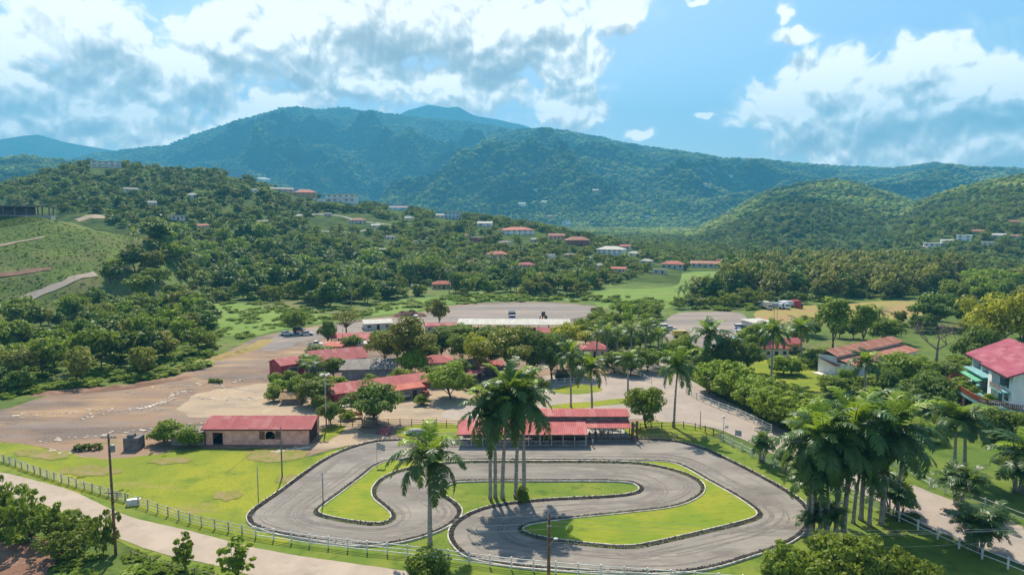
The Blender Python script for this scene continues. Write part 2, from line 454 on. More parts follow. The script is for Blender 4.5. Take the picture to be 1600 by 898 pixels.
M['road2'] = ground_mat('entrance_road', [((0.31, 0.26, 0.22), 0, 0, 0), ((0.37, 0.305, 0.245), 0.18, 0.42, 0.62), ((0.235, 0.2, 0.18), 0.3, 0.55, 0.75), ((0.25, 0.215, 0.19), 8.0, 0.58, 0.8, 2)], 0.15, 12.0)
M['kerbwhite'] = mat('kerb_concrete', (0.58, 0.54, 0.43), 0.8, 0.2, 1.5, coord='Position')
M['rubber'] = mat('old_rubber', (0.05, 0.042, 0.042), 0.85, 0.4, 1.4, col2=(0.15, 0.125, 0.105), coord='Position')
M['bark'] = mat('bark', (0.16, 0.12, 0.085), 0.95, 0.3, 3, 0.5, 8)
M['palmbark'] = mat('palm_bark', (0.40, 0.36, 0.31), 0.9, 0.22, 1.2, 0.5, 5, col2=(0.2, 0.17, 0.145))
pm_, PN = new_mat('palm_trunk')
pt = PN.n('ShaderNodeTexCoord').outputs['Object']
pr = PN.noise(PN.vm('MULTIPLY', pt, (0.15, 0.15, 3.2)), 1.6, 3, 0.6)
pn_ = PN.noise(pt, 1.1, 5, 0.65)
pc = PN.mix(PN.mr(pr, 0.40, 0.60), (0.24, 0.205, 0.17), (0.44, 0.40, 0.34))
pc = PN.mix(PN.mr(pn_, 0.48, 0.7, 0, 0.7), pc, (0.15, 0.13, 0.10))
out(PN, PN.n('ShaderNodeBsdfPrincipled', {'Base Color': pc, 'Roughness': 0.95, 'Specular IOR Level': 0.1}).outputs[0])
M['palmbark'] = pm_
M['shaft'] = mat('crownshaft_green', (0.11, 0.19, 0.03), 0.5, 0.2, 2)
M['whitepaint'] = mat('white_paint', (0.74, 0.72, 0.66), 0.6, 0.12, 2.0)
M['oldwhite'] = mat('weathered_white_wood', (0.5, 0.46, 0.4), 0.8, 0.25, 1.2)
M['brownwood'] = mat('brown_wood', (0.22, 0.12, 0.07), 0.8, 0.3, 2.0)
M['greywood'] = mat('grey_wood', (0.23, 0.2, 0.165), 0.9, 0.25, 2.0)
M['darkwood'] = mat('dark_wood', (0.06, 0.035, 0.03), 0.8, 0.3, 2.0)
M['concrete'] = mat('concrete', (0.4, 0.38, 0.34), 0.9, 0.2, 1.0)
M['darkconcrete'] = mat('stained_concrete', (0.19, 0.17, 0.16), 0.9, 0.25, 1.0)
M['pinkwall'] = mat('pink_stucco', (0.88, 0.47, 0.35), 0.9, 0.14, 0.8, 0.2, 10)
M['cream'] = mat('cream_stucco', (0.66, 0.6, 0.5), 0.85, 0.1, 0.7)
M['white'] = mat('white_stucco', (0.86, 0.84, 0.78), 0.85, 0.06, 0.7)
M['greywall'] = mat('grey_wall', (0.3, 0.275, 0.265), 0.9, 0.18, 0.6)
M['redwall'] = mat('red_wall', (0.4, 0.07, 0.075), 0.8, 0.2, 0.8)
M['glass'] = mat('window_glass', (0.03, 0.045, 0.055), 0.12, 0.2, 1.0, spec=0.8)
M['void'] = mat('dark_interior', (0.02, 0.018, 0.017), 0.9, 0.2, 1.0)
M['chrome'] = mat('bright_metal', (0.6, 0.6, 0.6), 0.3, 0.1, 1.0, metal=0.9)
M['metal'] = mat('grey_metal', (0.32, 0.32, 0.31), 0.5, 0.15, 2.0, metal=0.3)
M['tyre'] = mat('tyre_rubber', (0.02, 0.02, 0.02), 0.8, 0.2, 3.0)
M['teal'] = mat('teal_paint', (0.20, 0.42, 0.43), 0.6, 0.12, 1.0)
M['green'] = mat('green_awning', (0.10, 0.36, 0.20), 0.7, 0.12, 1.0)
M['railing'] = mat('red_brown_railing', (0.34, 0.10, 0.045), 0.6, 0.15, 2.0)
M['pool'] = mat('pool_water', (0.07, 0.36, 0.33), 0.08, 0.1, 1.0, spec=0.8)
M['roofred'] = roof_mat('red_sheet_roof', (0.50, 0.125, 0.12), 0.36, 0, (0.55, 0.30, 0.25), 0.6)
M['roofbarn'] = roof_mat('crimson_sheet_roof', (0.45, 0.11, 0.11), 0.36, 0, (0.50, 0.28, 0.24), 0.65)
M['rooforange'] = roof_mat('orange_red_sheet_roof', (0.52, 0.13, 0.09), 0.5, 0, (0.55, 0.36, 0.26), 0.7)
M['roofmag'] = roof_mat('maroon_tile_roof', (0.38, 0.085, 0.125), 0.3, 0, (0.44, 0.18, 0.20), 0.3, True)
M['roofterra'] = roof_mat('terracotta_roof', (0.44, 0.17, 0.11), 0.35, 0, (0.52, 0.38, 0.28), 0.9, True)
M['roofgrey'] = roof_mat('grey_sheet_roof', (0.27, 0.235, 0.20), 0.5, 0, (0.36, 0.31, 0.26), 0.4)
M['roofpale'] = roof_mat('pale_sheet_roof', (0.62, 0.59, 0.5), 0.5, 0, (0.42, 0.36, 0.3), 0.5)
M['lf_dark'] = leaf_mat('leaf_dark', (0.022, 0.055, 0.014), (0.08, 0.13, 0.022), 0.28)
M['lf_mid'] = leaf_mat('leaf_mid', (0.028, 0.066, 0.011), (0.125, 0.18, 0.022), 0.34)
M['lf_bright'] = leaf_mat('leaf_bright', (0.05, 0.11, 0.012), (0.16, 0.235, 0.022), 0.40)
M['lf_yellow'] = leaf_mat('leaf_yellow', (0.11, 0.14, 0.014), (0.27, 0.29, 0.018), 0.38)
M['lf_olive'] = leaf_mat('leaf_olive', (0.055, 0.07, 0.018), (0.15, 0.16, 0.035), 0.32)
M['lf_palm'] = leaf_mat('leaf_palm', (0.013, 0.042, 0.014), (0.040, 0.088, 0.018), 0.28, 0.02, 0.42, 0.5, 0.35)
M['lf_palmy'] = leaf_mat('leaf_palm_young', (0.07, 0.15, 0.012), (0.17, 0.26, 0.02), 0.42, 0.02, 0.4)
M['twig'] = mat('dry_twig', (0.27, 0.21, 0.16), 0.95, 0.2, 2.0)
M['lf_far'] = leaf_mat('leaf_far', (0.034, 0.07, 0.015), (0.18, 0.21, 0.04), 0.25, 0.05, 1.0, 0.7, 0.02)
M['lf_blob'] = leaf_mat('leaf_distant', (0.03, 0.068, 0.02), (0.14, 0.19, 0.045), 0.0, 0.04, 1.0, 0.8, 0.0)
M['lf_blob2'] = leaf_mat('leaf_distant_light', (0.05, 0.08, 0.022), (0.17, 0.19, 0.055), 0.0, 0.04, 1.0, 0.8, 0.0)
# ------------------------------------------------------------------ numeric noise and terrain
def _hash(ix, iy, seed):
    h = (ix.astype(np.int64) * 374761393 + iy.astype(np.int64) * 668265263 + seed * 1442695041) & 0xFFFFFFFF
    h = ((h ^ (h >> 13)) * 1274126177) & 0xFFFFFFFF
    return ((h ^ (h >> 16)) & 0xFFFFFF) / float(0xFFFFFF)
def vnoise(x, y, seed=0):
    ix, iy = np.floor(x), np.floor(y)
    fx, fy = x - ix, y - iy
    fx = fx * fx * (3 - 2 * fx); fy = fy * fy * (3 - 2 * fy)
    a, b = _hash(ix, iy, seed), _hash(ix + 1, iy, seed)
    c, d = _hash(ix, iy + 1, seed), _hash(ix + 1, iy + 1, seed)
    return (a + (b - a) * fx) * (1 - fy) + (c + (d - c) * fx) * fy
def fbm(x, y, oct=5, seed=0, ridged=False, gain=0.5):
    s = 0.0; a = 1.0; tot = 0.0
    for i in range(oct):
        n = vnoise(x, y, seed + i * 17)
        if ridged: n = 1 - np.abs(2 * n - 1)
        s = s + a * n; tot += a; a *= gain
        x = x * 2.03 + 13.7; y = y * 2.03 + 7.1
    return s / tot
def sstep(t):
    t = np.clip(t, 0, 1)
    return t * t * (3 - 2 * t)

RIDGES = [
    # silhouette in photograph pixels, distance per px, front run, back run, shape power, gully amplitude, gully size
    dict(p=[(-300, 240), (0, 218), (30, 213), (60, 210), (100, 221), (160, 232), (230, 245), (320, 262), (420, 290)], D=9200, f=2200, b=900, pw=1.0, amp=0.10, gs=900),
    dict(p=[(560, 215), (600, 190), (640, 172), (668, 164), (700, 169), (716, 167), (738, 179), (815, 195), (900, 225), (980, 260)], D=9000, f=2000, b=1000, pw=1.0, amp=0.08, gs=600),
    dict(p=[(-200, 300), (40, 262), (150, 240), (215, 232), (260, 228), (300, 212), (345, 197), (375, 187), (388, 184), (420, 175), (436, 169), (462, 167), (500, 171), (522, 168), (545, 169), (562, 174),
            (580, 173), (605, 178), (640, 182), (700, 187), (760, 194), (790, 200), (825, 214), (900, 245), (1000, 290)], D=6300, f=2900, b=2500, pw=1.15, amp=0.62, gs=640),
    dict(p=[(150, 290), (260, 252), (330, 240), (400, 222), (450, 212), (520, 211), (560, 225), (620, 262), (700, 300)], D=5600, f=2300, b=1500, pw=1.0, amp=0.32, gs=420),
    dict(p=[(560, 305), (620, 275), (680, 248), (730, 226), (770, 211), (810, 202), (850, 201), (885, 204), (940, 215), (1000, 228), (1060, 236), (1130, 247), (1200, 250), (1260, 257),
            (1330, 261), (1400, 263), (1460, 254), (1520, 262), (1600, 264), (1800, 262), (2100, 280)], D=5100, f=2900, b=2300, pw=1.05, amp=0.50, gs=520),
    dict(p=[(-400, 270), (0, 250), (40, 246), (100, 252), (150, 259), (220, 275), (300, 300)], D=3000, f=1300, b=1200, pw=1.0, amp=0.2, gs=260),
    dict(p=[(980, 420), (1040, 396), (1100, 355), (1150, 328), (1200, 300), (1260, 287), (1300, 282), (1340, 289), (1400, 308), (1450, 328), (1500, 345), (1600, 370)], D=1900, f=1050, b=900, pw=1.0, amp=0.2, gs=230),
    dict(p=[(1250, 420), (1330, 380), (1400, 340), (1450, 314), (1500, 299), (1560, 286), (1600, 279), (1700, 262), (1900, 250), (2200, 260)], D=1450, f=800, b=700, pw=1.0, amp=0.2, gs=200),
    dict(p=[(-400, 330), (-150, 305), (0, 294), (50, 279), (110, 263), (150, 258), (200, 261), (260, 267), (330, 270), (400, 283), (440, 297), (480, 307), (540, 317), (600, 326), (700, 337),
            (760, 345), (830, 356), (880, 366), (930, 380), (1000, 396), (1060, 410), (1130, 425)], D=[(-400, 1000), (0, 1000), (400, 940), (600, 850), (800, 740), (1000, 640), (1130, 600)],
         f=[(-400, 600), (0, 590), (400, 540), (700, 400), (1000, 260), (1130, 200)], b=600, pw=1.05, amp=0.12, gs=130),
    dict(p=[(-300, 330), (-100, 334), (0, 337), (60, 338), (110, 347), (150, 360), (230, 374), (270, 400), (310, 440), (345, 468), (380, 474)], D=[(-300, 470), (0, 440), (150, 405), (230, 390), (380, 400)],
         f=[(-300, 130), (0, 120), (150, 95), (380, 60)], b=70, pw=0.85, amp=0.06, gs=60),
]
for r_ in RIDGES:
    r_['az'] = np.array([azel(a, b)[0] for a, b in r_['p']])
    r_['te'] = np.array([azel(a, b)[1] for a, b in r_['p']])
    for k in ('D', 'f'):
        v = r_[k]
        if isinstance(v, list):
            r_[k + '_'] = (np.array([azel(a, 340)[0] for a, _ in v]), np.array([float(b) for _, b in v]))
        else:
            r_[k + '_'] = (np.array([-2.0, 2.0]), np.array([float(v), float(v)]))
def terrain(X, Y):
    X = np.asarray(X, float); Y = np.asarray(Y, float)
    azi = np.arctan2(X, Y); d = np.hypot(X, Y)
    z = np.zeros_like(d)
    for i, r_ in enumerate(RIDGES):
        D = np.interp(azi, *r_['D_']); Wf = np.interp(azi, *r_['f_'])
        te = np.interp(azi, r_['az'], r_['te'])
        lo, hi = r_['az'][0], r_['az'][-1]
        edge = sstep((azi - lo) / 0.05) * sstep((hi - azi) / 0.05)
        H = np.maximum(0, CAMH + D * te) * edge
        wob = (fbm(X / (Wf * 0.5) + 5, Y / (Wf * 0.5), 3, 90 + i) - 0.5) * 0.25
        t = np.clip((d - (D - Wf)) / Wf, 0, 1)
        tw = np.clip(t + wob * t * (1 - t) * 2, 0, 1)
        s = tw ** r_['pw'] * sstep(tw * 3 + 0.0) ** 0.5
        s = np.where(d > D, 1 - sstep((d - D) / r_['b']), s)
        g = fbm(X / r_['gs'], Y / r_['gs'], 5, 40 + i * 3, True) - 0.6
        g2 = fbm(X / r_['gs'] * 3.1, Y / r_['gs'] * 3.1, 4, 70 + i) - 0.5
        prof = np.clip(t * (1 - t) * 4, 0.02, 1) * np.clip(sstep((1 - t) * 2.6), 0.15, 1)
        zz = H * s + H * r_['amp'] * g * prof * (t > 0) * sstep(t * 5) * np.where(d > D, 0.3, 1) * 1.6 + H * 0.018 * g2 * sstep(t * 5)
        zz = np.where((d < D) & (edge > 0.02), np.minimum(zz, CAMH + d * te - 0.0012 * d), zz)
        z = np.maximum(z, zz)
    return z
def height(x, y):
    return float(terrain(np.array([x]), np.array([y]))[0])
def onT(px, py, far=9000):
    """point where the sight line through a photograph pixel meets the terrain"""
    dx, dy, dz = ray(px, py)
    t = np.geomspace(60, far, 2600)
    X, Y, Z = dx * t, dy * t, CAMH + dz * t
    hit = np.nonzero(Z <= terrain(X, Y) + 0.01)[0]
    i = hit[0] if len(hit) else len(t) - 1
    return Vector((X[i], Y[i], float(terrain(X[i:i + 1], Y[i:i + 1])[0])))

def polar_mesh(name, d0, d1, nr, a0, a1, na, m, label, flat=False):
    rr = np.geomspace(d0, d1, nr); aa = np.linspace(a0, a1, na)
    A, D = np.meshgrid(aa, rr)
    X, Y = D * np.sin(A), D * np.cos(A)
    Z = terrain(X, Y)
    v = np.stack([X, Y, Z], -1).reshape(-1, 3)
    i, j = np.meshgrid(np.arange(nr - 1), np.arange(na - 1), indexing='ij')
    b = (i * na + j).ravel()
    f = np.stack([b, b + na, b + na + 1, b + 1], -1)[:, ::-1]
    me = np_mesh(name, v, f)
    me.materials.append(m)
    me.shade_smooth()
    o = link(name, me)
    tag(o, label, None, None, 'structure')
    return o
def np_mesh(name, v, f):
    v = np.asarray(v, np.float32); f = np.asarray(f, np.int32)
    k = f.shape[1]
    me = bpy.data.meshes.new(name)
    me.vertices.add(len(v)); me.vertices.foreach_set('co', v.ravel())
    me.loops.add(f.size); me.loops.foreach_set('vertex_index', f.ravel())
    me.polygons.add(len(f))
    me.polygons.foreach_set('loop_start', np.arange(0, f.size, k, dtype=np.int32))
    me.update(calc_edges=True)
    return me

def forest_floor(name, dark, light, clear, sc1=0.02, bumpd=6.0, bsc=0.05):
    m, N = new_mat(name)
    pos = N.n('ShaderNodeNewGeometry').outputs['Position']
    n1 = N.noise(pos, sc1, 8, 0.68)
    n2 = N.noise(pos, sc1 * 0.12, 4, 0.6)
    vo = N.n('ShaderNodeTexVoronoi', {'Vector': pos, 'Scale': bsc, 'Randomness': 1.0}).outputs['Distance']
    c = N.mix(N.mr(n1, 0.35, 0.68), dark, light)
    c = N.mix(N.mr(n2, 0.60, 0.72), c, clear)
    h = N.m('SUBTRACT', N.noise(pos, bsc * 0.8, 6, 0.65), N.m('MULTIPLY', vo, 0.6))
    b = N.n('ShaderNodeBump', {'Height': h, 'Strength': 1.0, 'Distance': bumpd})
    out(N, N.n('ShaderNodeBsdfPrincipled', {'Base Color': c, 'Roughness': 1.0, 'Specular IOR Level': 0.05, 'Normal': b.outputs[0]}).outputs[0])
    return m
M['hill'] = forest_floor('hill_scrub', (0.035, 0.065, 0.016), (0.11, 0.14, 0.032), (0.17, 0.16, 0.06), 0.05, 2.5, 0.12)
M['mount'] = forest_floor('mountain_forest', (0.018, 0.045, 0.018), (0.07, 0.11, 0.03), (0.075, 0.10, 0.03), 0.012, 16.0, 0.035)
polar_mesh('ground', 20, 420, 240, R(-62), R(62), 420, M['ground'], 'grassy valley floor under the whole scene')
polar_mesh('hill', 420, 2700, 380, R(-62), R(62), 620, M['hill'], 'green wooded hills beyond the valley')
polar_mesh('mountain', 2700, 10300, 400, R(-62), R(62), 900, M['mount'], 'forested mountain range fading to blue')

# ------------------------------------------------------------------ haze
hm, HN = new_mat('haze_air')
pv = HN.n('ShaderNodeVolumePrincipled', {'Color': (0.14, 0.62, 0.98, 1), 'Density': 0.00017, 'Anisotropy': 0.0})
ho = HN.n('ShaderNodeOutputMaterial')
HN.t.links.new(pv.outputs[0], ho.inputs['Volume'])
hz = MB().b2(-9400, 9400, -200, 10400, -1.0, 1620).mesh('haze', hm)
tag(link('haze', hz), 'pale blue haze filling the valley air', None, None, 'stuff')

# ------------------------------------------------------------------ flat sheets on the ground
def catmull(pts, closed=True, step=1.0):
    pts = [Vector((p[0], p[1])) for p in pts]
    n = len(pts); res = []
    rng = range(n if closed else n - 1)
    for i in rng:
        if closed: p0, p1, p2, p3 = pts[(i - 1) % n], pts[i], pts[(i + 1) % n], pts[(i + 2) % n]
        else: p0, p1, p2, p3 = pts[max(i - 1, 0)], pts[i], pts[i + 1], pts[min(i + 2, n - 1)]
        # centripetal-like: limit tangents by the chord
        ch = (p2 - p1).length
        t1, t2 = (p2 - p0), (p3 - p1)
        t1 = t1.normalized() * ch if t1.length > 1e-6 else t1
        t2 = t2.normalized() * ch if t2.length > 1e-6 else t2
        k = max(1, int(ch / step))
        for j in range(k):
            t = j / k
            h00, h10, h01, h11 = 2*t**3-3*t*t+1, t**3-2*t*t+t, -2*t**3+3*t*t, t**3-t*t
            res.append(p1 * h00 + t1 * h10 + p2 * h01 + t2 * h11)
    if not closed: res.append(pts[-1])
    return res
def wobble(pts, amp, size, seed=0):
    if amp <= 0: return pts
    o_ = []
    n = len(pts)
    for i, p in enumerate(pts):
        d = pts[(i + 1) % n] - pts[i - 1]
        nn = Vector((-d.y, d.x)); nn = nn.normalized() if nn.length > 1e-6 else nn
        k = mnoise.fractal(Vector((p.x / size, p.y / size, seed)), 1.0, 2.0, 4)
        o_.append(p + nn * k * amp)
    return o_
SHEETS = [0]
def sheet(name, pix, z, m, label, amp=0.0, size=4.0, step=1.0, closed_world=False, kind='structure', smooth=True):
    SHEETS[0] += 1
    z = z + SHEETS[0] * 0.0012
    pts = [G(a, b).to_2d() for a, b in pix] if not closed_world else [Vector(p) for p in pix]
    pts = catmull(pts, True, step) if smooth else pts
    pts = wobble(pts, amp, size, z * 100)
    bm = bmesh.new()
    vs = [bm.verts.new((p.x, p.y, z)) for p in pts]
    f = bm.faces.new(vs)
    bmesh.ops.recalc_face_normals(bm, faces=[f])
    if f.normal.z < 0: f.normal_flip()
    bmesh.ops.triangulate(bm, faces=[f])
    me = bpy.data.meshes.new(name)
    bm.to_mesh(me); bm.free()
    me.materials.append(m)
    o = link(name, me)
    return tag(o, label, None, None, kind)
def strip(name, pix, width, z, m, label, world_pts=False, amp=0.0, drape=False, kind='structure'):
    """a road or path of constant width along a centre line"""
    pts = pix if world_pts else [(onT(a, b) if drape else G(a, b)).to_2d() for a, b in pix]
    pts = catmull(pts, False, 3.0 if drape else 1.0)
    L, Rr = [], []
    for i, p in enumerate(pts):
        d = (pts[min(i + 1, len(pts) - 1)] - pts[max(i - 1, 0)]).normalized()
        nn = Vector((-d.y, d.x))
        w = width / 2 + (mnoise.fractal(Vector((p.x / 5, p.y / 5, 3)), 1, 2, 4) * amp if amp else 0)
        L.append(p + nn * w); Rr.append(p - nn * w)
    n = len(pts)
    if drape:
        K = 5
        v = []
        for a, b in zip(L, Rr):
            for k in range(K): v.append(a.lerp(b, k / (K - 1)))
        X = np.array([p.x for p in v]); Y = np.array([p.y for p in v])
        Z = terrain(X, Y) + z
        fs = [(i * K + k, i * K + k + 1, (i + 1) * K + k + 1, (i + 1) * K + k) for i in range(n - 1) for k in range(K - 1)]
        me = np_mesh(name, np.stack([X, Y, Z], -1), np.array(fs))
    else:
        v = [(p.x, p.y, z) for p in L] + [(p.x, p.y, z) for p in Rr]
        me = np_mesh(name, v, np.array([(i, i + n, i + n + 1, i + 1) for i in range(n - 1)]))
    me.materials.append(m)
    return tag(link(name, me), label, None, None, kind)

YARD = [(-140, 655), (0, 640), (60, 622), (150, 607), (240, 596), (300, 578), (345, 556), (400, 528), (450, 517), (520, 505), (580, 497), (640, 491), (700, 478), (760, 473), (850, 472), (930, 478), (948, 487),
        (930, 500), (930, 530), (1000, 560), (1040, 580), (1020, 620), (1010, 668), (860, 672), (716, 670), (650, 672), (620, 690), (570, 694), (520, 700), (480, 712), (440, 712), (420, 700), (330, 700), (290, 697),
        (230, 712), (150, 718), (90, 705), (0, 690), (-140, 690)]
sheet('yard', YARD, 0.02, M['dirt'], 'bare brown dirt yard round the buildings', 0.8, 5.0, 0.6)
sheet('lawn', [(-200, 668), (-140, 690), (0, 690), (90, 704), (150, 716), (230, 712), (300, 703), (420, 707), (470, 715), (520, 706), (600, 690), (680, 686), (640, 720), (560, 780), (440, 850), (380, 838), (300, 826), (240, 806), (100, 762), (0, 728), (-200, 690)],
      0.04, M['lawn'], 'bright mown lawn left of the kart track', 0.6, 3.0, 0.5)
sheet('verge', [(-200, 655), (0, 712), (120, 752), (240, 795), (330, 815), (420, 800), (560, 830), (600, 700), (1000, 672), (1060, 668), (1110, 680), (1200, 725), (1330, 775), (1450, 832), (1600, 892), (1700, 935), (1700, 1000), (1150, 1000), (700, 960), (400, 920), (230, 868), (120, 812), (0, 768), (-200, 710)],
      0.03, M['verge'], 'green grass verge round the kart track', 0.4, 3.0, 0.6)
sheet('pasture', [(1350, 700), (1380, 660), (1460, 640), (1640, 650), (1760, 700), (1760, 880), (1640, 850), (1560, 812), (1440, 770), (1370, 735)], 0.03, M['pasture'], 'green pasture below the house on the right', 0.6, 3.0, 0.6)
sheet('garden_lawn', [(1165, 580), (1180, 566), (1230, 558), (1290, 560), (1305, 580), (1310, 602), (1270, 612), (1210, 605), (1180, 595)], 0.05, M['lawn'], 'sunlit garden lawn behind the hedge', 0.5, 3.0, 0.6)
sheet('dry_field', [(1180, 488), (1230, 480), (1330, 474), (1420, 470), (1440, 476), (1430, 496), (1330, 502), (1260, 506), (1200, 503)], 0.05, M['dryfield'], 'dry yellow field beyond the palms', 1.0, 6.0, 1.5)
sheet('green_field', [(905, 462), (950, 452), (985, 440), (1010, 431), (1060, 427), (1120, 424), (1135, 432), (1110, 445), (1075, 460), (1040, 482), (960, 484), (930, 474)], 0.05, M['field'], 'bright green open field in the valley', 1.5, 9.0, 2.0)
sheet('green_field', [(310, 490), (340, 474), (420, 480), (490, 490), (540, 492), (600, 478), (650, 466), (760, 464), (900, 466), (900, 470), (760, 471), (690, 476), (640, 488), (560, 495), (500, 503), (440, 515), (400, 524), (350, 525), (320, 512)], 0.06, M['field'], 'low bright vegetation edging the far lot', 1.0, 7.0, 1.5)
sheet('far_lot', [(640, 494), (700, 481), (760, 475), (850, 473.5), (925, 479), (940, 486), (900, 497), (840, 503), (760, 507), (690, 510), (600, 512), (560, 520), (480, 532), (430, 548), (405, 545), (440, 522), (520, 508)], 0.06, M['lot'], 'grey gravel parking lot behind the village', 0.8, 6.0, 1.2)
sheet('car_park', [(1040, 500), (1060, 489), (1100, 487), (1150, 488), (1168, 497), (1190, 512), (1200, 540), (1120, 545), (1040, 530), (1030, 515)], 0.05, M['lot'], 'round gravel car park behind the palms', 0.8, 5.0, 1.0)
sheet('sand_yard', [(455, 700), (500, 690), (470, 668), (500, 650), (520, 640), (600, 600), (700, 600), (760, 625), (760, 650), (720, 664), (640, 664), (560, 668), (620, 688), (560, 694), (500, 702)], 0.035, M['sand'], 'sandy ground between stable and cafe', 0.6, 3.0, 0.6)
sheet('tan_yard', [(300, 620), (340, 606), (430, 600), (500, 640), (495, 655), (420, 650), (340, 655), (280, 640)], 0.03, M['sand'], 'pale tan earth behind the stable', 2.0, 6.0, 0.6)
# roads
sheet('parking_road', [(835, 596), (860, 586), (930, 588), (1000, 578), (1030, 585), (1060, 615), (1040, 650), (1000, 655), (840, 652), (700, 655), (700, 640), (790, 625), (840, 618)], 0.045, M['road2'], 'pale asphalt drive among the palms')
sheet('entrance_road', [(985, 545), (1030, 560), (1065, 585), (1110, 612), (1190, 655), (1290, 700), (1400, 747), (1470, 775), (1560, 808), (1700, 868), (1700, 912), (1600, 884), (1520, 852), (1440, 820), (1370, 782), (1300, 752), (1230, 720), (1150, 682), (1110, 668), (1040, 662), (1010, 640), (1000, 600), (985, 570)],
      0.055, M['road2'], 'pale entrance road curving down the right side', 0.15, 2.0, 0.8)
sheet('road', [(-250, 700), (0, 738), (60, 752), (110, 766), (200, 806), (300, 830), (400, 856), (500, 873), (620, 890), (760, 906), (900, 925), (900, 960), (600, 935), (450, 912), (330, 882), (250, 864), (195, 845), (120, 818), (0, 775), (-250, 735)],
      0.05, M['road'], 'pale concrete road along the bottom left', 0.12, 2.0, 0.8)
sheet('median', [(868, 607), (900, 601), (935, 604), (938, 611), (900, 616), (868, 613)], 0.07, M['lawn'], 'grass median in the drive', 0.1, 2, 0.5)
sheet('median_strip', [(860, 634), (930, 627), (990, 622), (1000, 627), (940, 634), (870, 641)], 0.07, M['lawn'], 'grass strip beside the drive', 0.1, 2, 0.5)
sheet('front_lawn', [(735, 667), (900, 664), (985, 660), (1060, 661), (1120, 676), (1100, 682), (1060, 690), (985, 690), (735, 694)], 0.065, M['lawn'], 'grass behind the kart pavilions', 0.2, 2, 0.5)
sheet('small_lawn', [(625, 670), (660, 662), (715, 664), (713, 682), (650, 684), (622, 681)], 0.06, M['lawn'], 'small lawn behind the fence', 0.2, 2, 0.5)
sheet('small_lawn', [(503, 682), (508, 668), (530, 664), (538, 672), (520, 684), (506, 690)], 0.06, M['lawn'], 'grass patch beside the stable', 0.2, 2, 0.4)
sheet('soil_patch', [(-150, 845), (0, 832), (60, 838), (95, 852), (92, 870), (60, 910), (40, 960), (-200, 960)], 0.05, M['soil'], 'bare reddish soil in the lower left corner', 0.6, 2.0, 0.4)
# drives on the left slope
for pts, w, m_, lb in (([(-60, 506), (0, 482), (50, 464), (100, 444), (150, 428)], 4.4, M['road'], 'pale road climbing the left slope'),
                       ([(-40, 438), (0, 431), (80, 421)], 3.4, M['soil'], 'red earth cut across the left slope'),
                       ([(-30, 392), (0, 385), (70, 371)], 2.2, M['sand'], 'dirt track high on the left slope'),
                       ([(430, 348), (470, 336), (520, 336), (560, 345), (610, 352)], 3.2, M['concrete'], 'pale driveway curving over the house hill'),
                       ([(475, 352), (500, 362), (560, 362), (600, 356)], 2.6, M['concrete'], 'lower pale driveway on the house hill'),
                       ([(120, 345), (145, 338), (160, 342)], 9.0, M['sand'], 'bare earth clearing on the hill flank')):
    strip('hill_road', pts, w, 0.25, m_, lb, drape=True, amp=0.9)

# ------------------------------------------------------------------ kart track
OUTER = [(600, 690), (560, 698), (520, 714), (480, 740), (440, 770), (402, 797), (394, 808), (402, 820), (440, 832), (515, 845), (561, 850), (618, 846), (676, 830), (706, 813), (714, 799), (704, 786), (688, 775), (690, 762), (706, 753), (730, 750.5),
         (850, 750), (960, 750.5), (992, 754), (1006, 763), (1000, 771), (972, 777), (850, 784), (780, 792), (742, 803), (716, 820), (709, 836), (716, 852), (736, 868), (790, 880), (860, 887), (950, 891), (1050, 892), (1110, 884), (1170, 866),
         (1218, 850), (1250, 829), (1260, 808), (1252, 789), (1226, 769), (1190, 748), (1140, 722), (1090, 700), (1045, 690), (985, 687.5), (850, 689), (720, 690)]
ISLAND = [(612, 718.5), (584, 727), (560, 745), (524, 772), (492, 796), (490, 803), (505, 810), (561, 820), (600, 821), (618, 812), (618, 802), (606, 791), (591, 778), (589, 764), (602, 749), (630, 737), (670, 729), (725, 724.3), (850, 724), (960, 724.5),
          (1010, 728), (1052, 737), (1084, 750), (1094, 762), (1085, 776), (1050, 790), (980, 799), (900, 807), (845, 814), (815, 821), (808, 829), (822, 838), (870, 848), (940, 856), (985, 858), (1020, 853), (1100, 835), (1172, 817), (1190, 809),
          (1190, 800), (1160, 778), (1110, 750), (1072, 729), (1045, 721), (980, 719.3), (850, 718.3), (720, 718)]
track = sheet('kart_track', OUTER, 0.09, M['asphalt'], 'winding asphalt kart track with two hairpins', 0, 1, 0.7)
isl = sheet('track_island', ISLAND, 0.15, M['island'], 'bright grass island enclosed by the kart track', 0, 1, 0.7)
def ribbon(name, pts, off, w, z0, z1, m, label, kind='structure'):
    n = len(pts); v = []
    for i, p in enumerate(pts):
        d = (pts[(i + 1) % n] - pts[i - 1]).normalized(); nn = Vector((-d.y, d.x))
        for o_, z in ((off - w / 2, z0), (off - w / 2, z1), (off + w / 2, z1), (off + w / 2, z0)):
            q = p + nn * o_; v.append((q.x, q.y, z))
    fs = [(i * 4 + k, i * 4 + k + 1, ((i + 1) % n) * 4 + k + 1, ((i + 1) % n) * 4 + k) for i in range(n) for k in range(3)]
    me = np_mesh(name, v, np.array(fs)); me.materials.append(m)
    return tag(link(name, me), label, None, None, kind)
def area(pts):
    return sum(pts[i - 1].x * pts[i].y - pts[i].x * pts[i - 1].y for i in range(len(pts))) / 2
rt = random.Random(4)
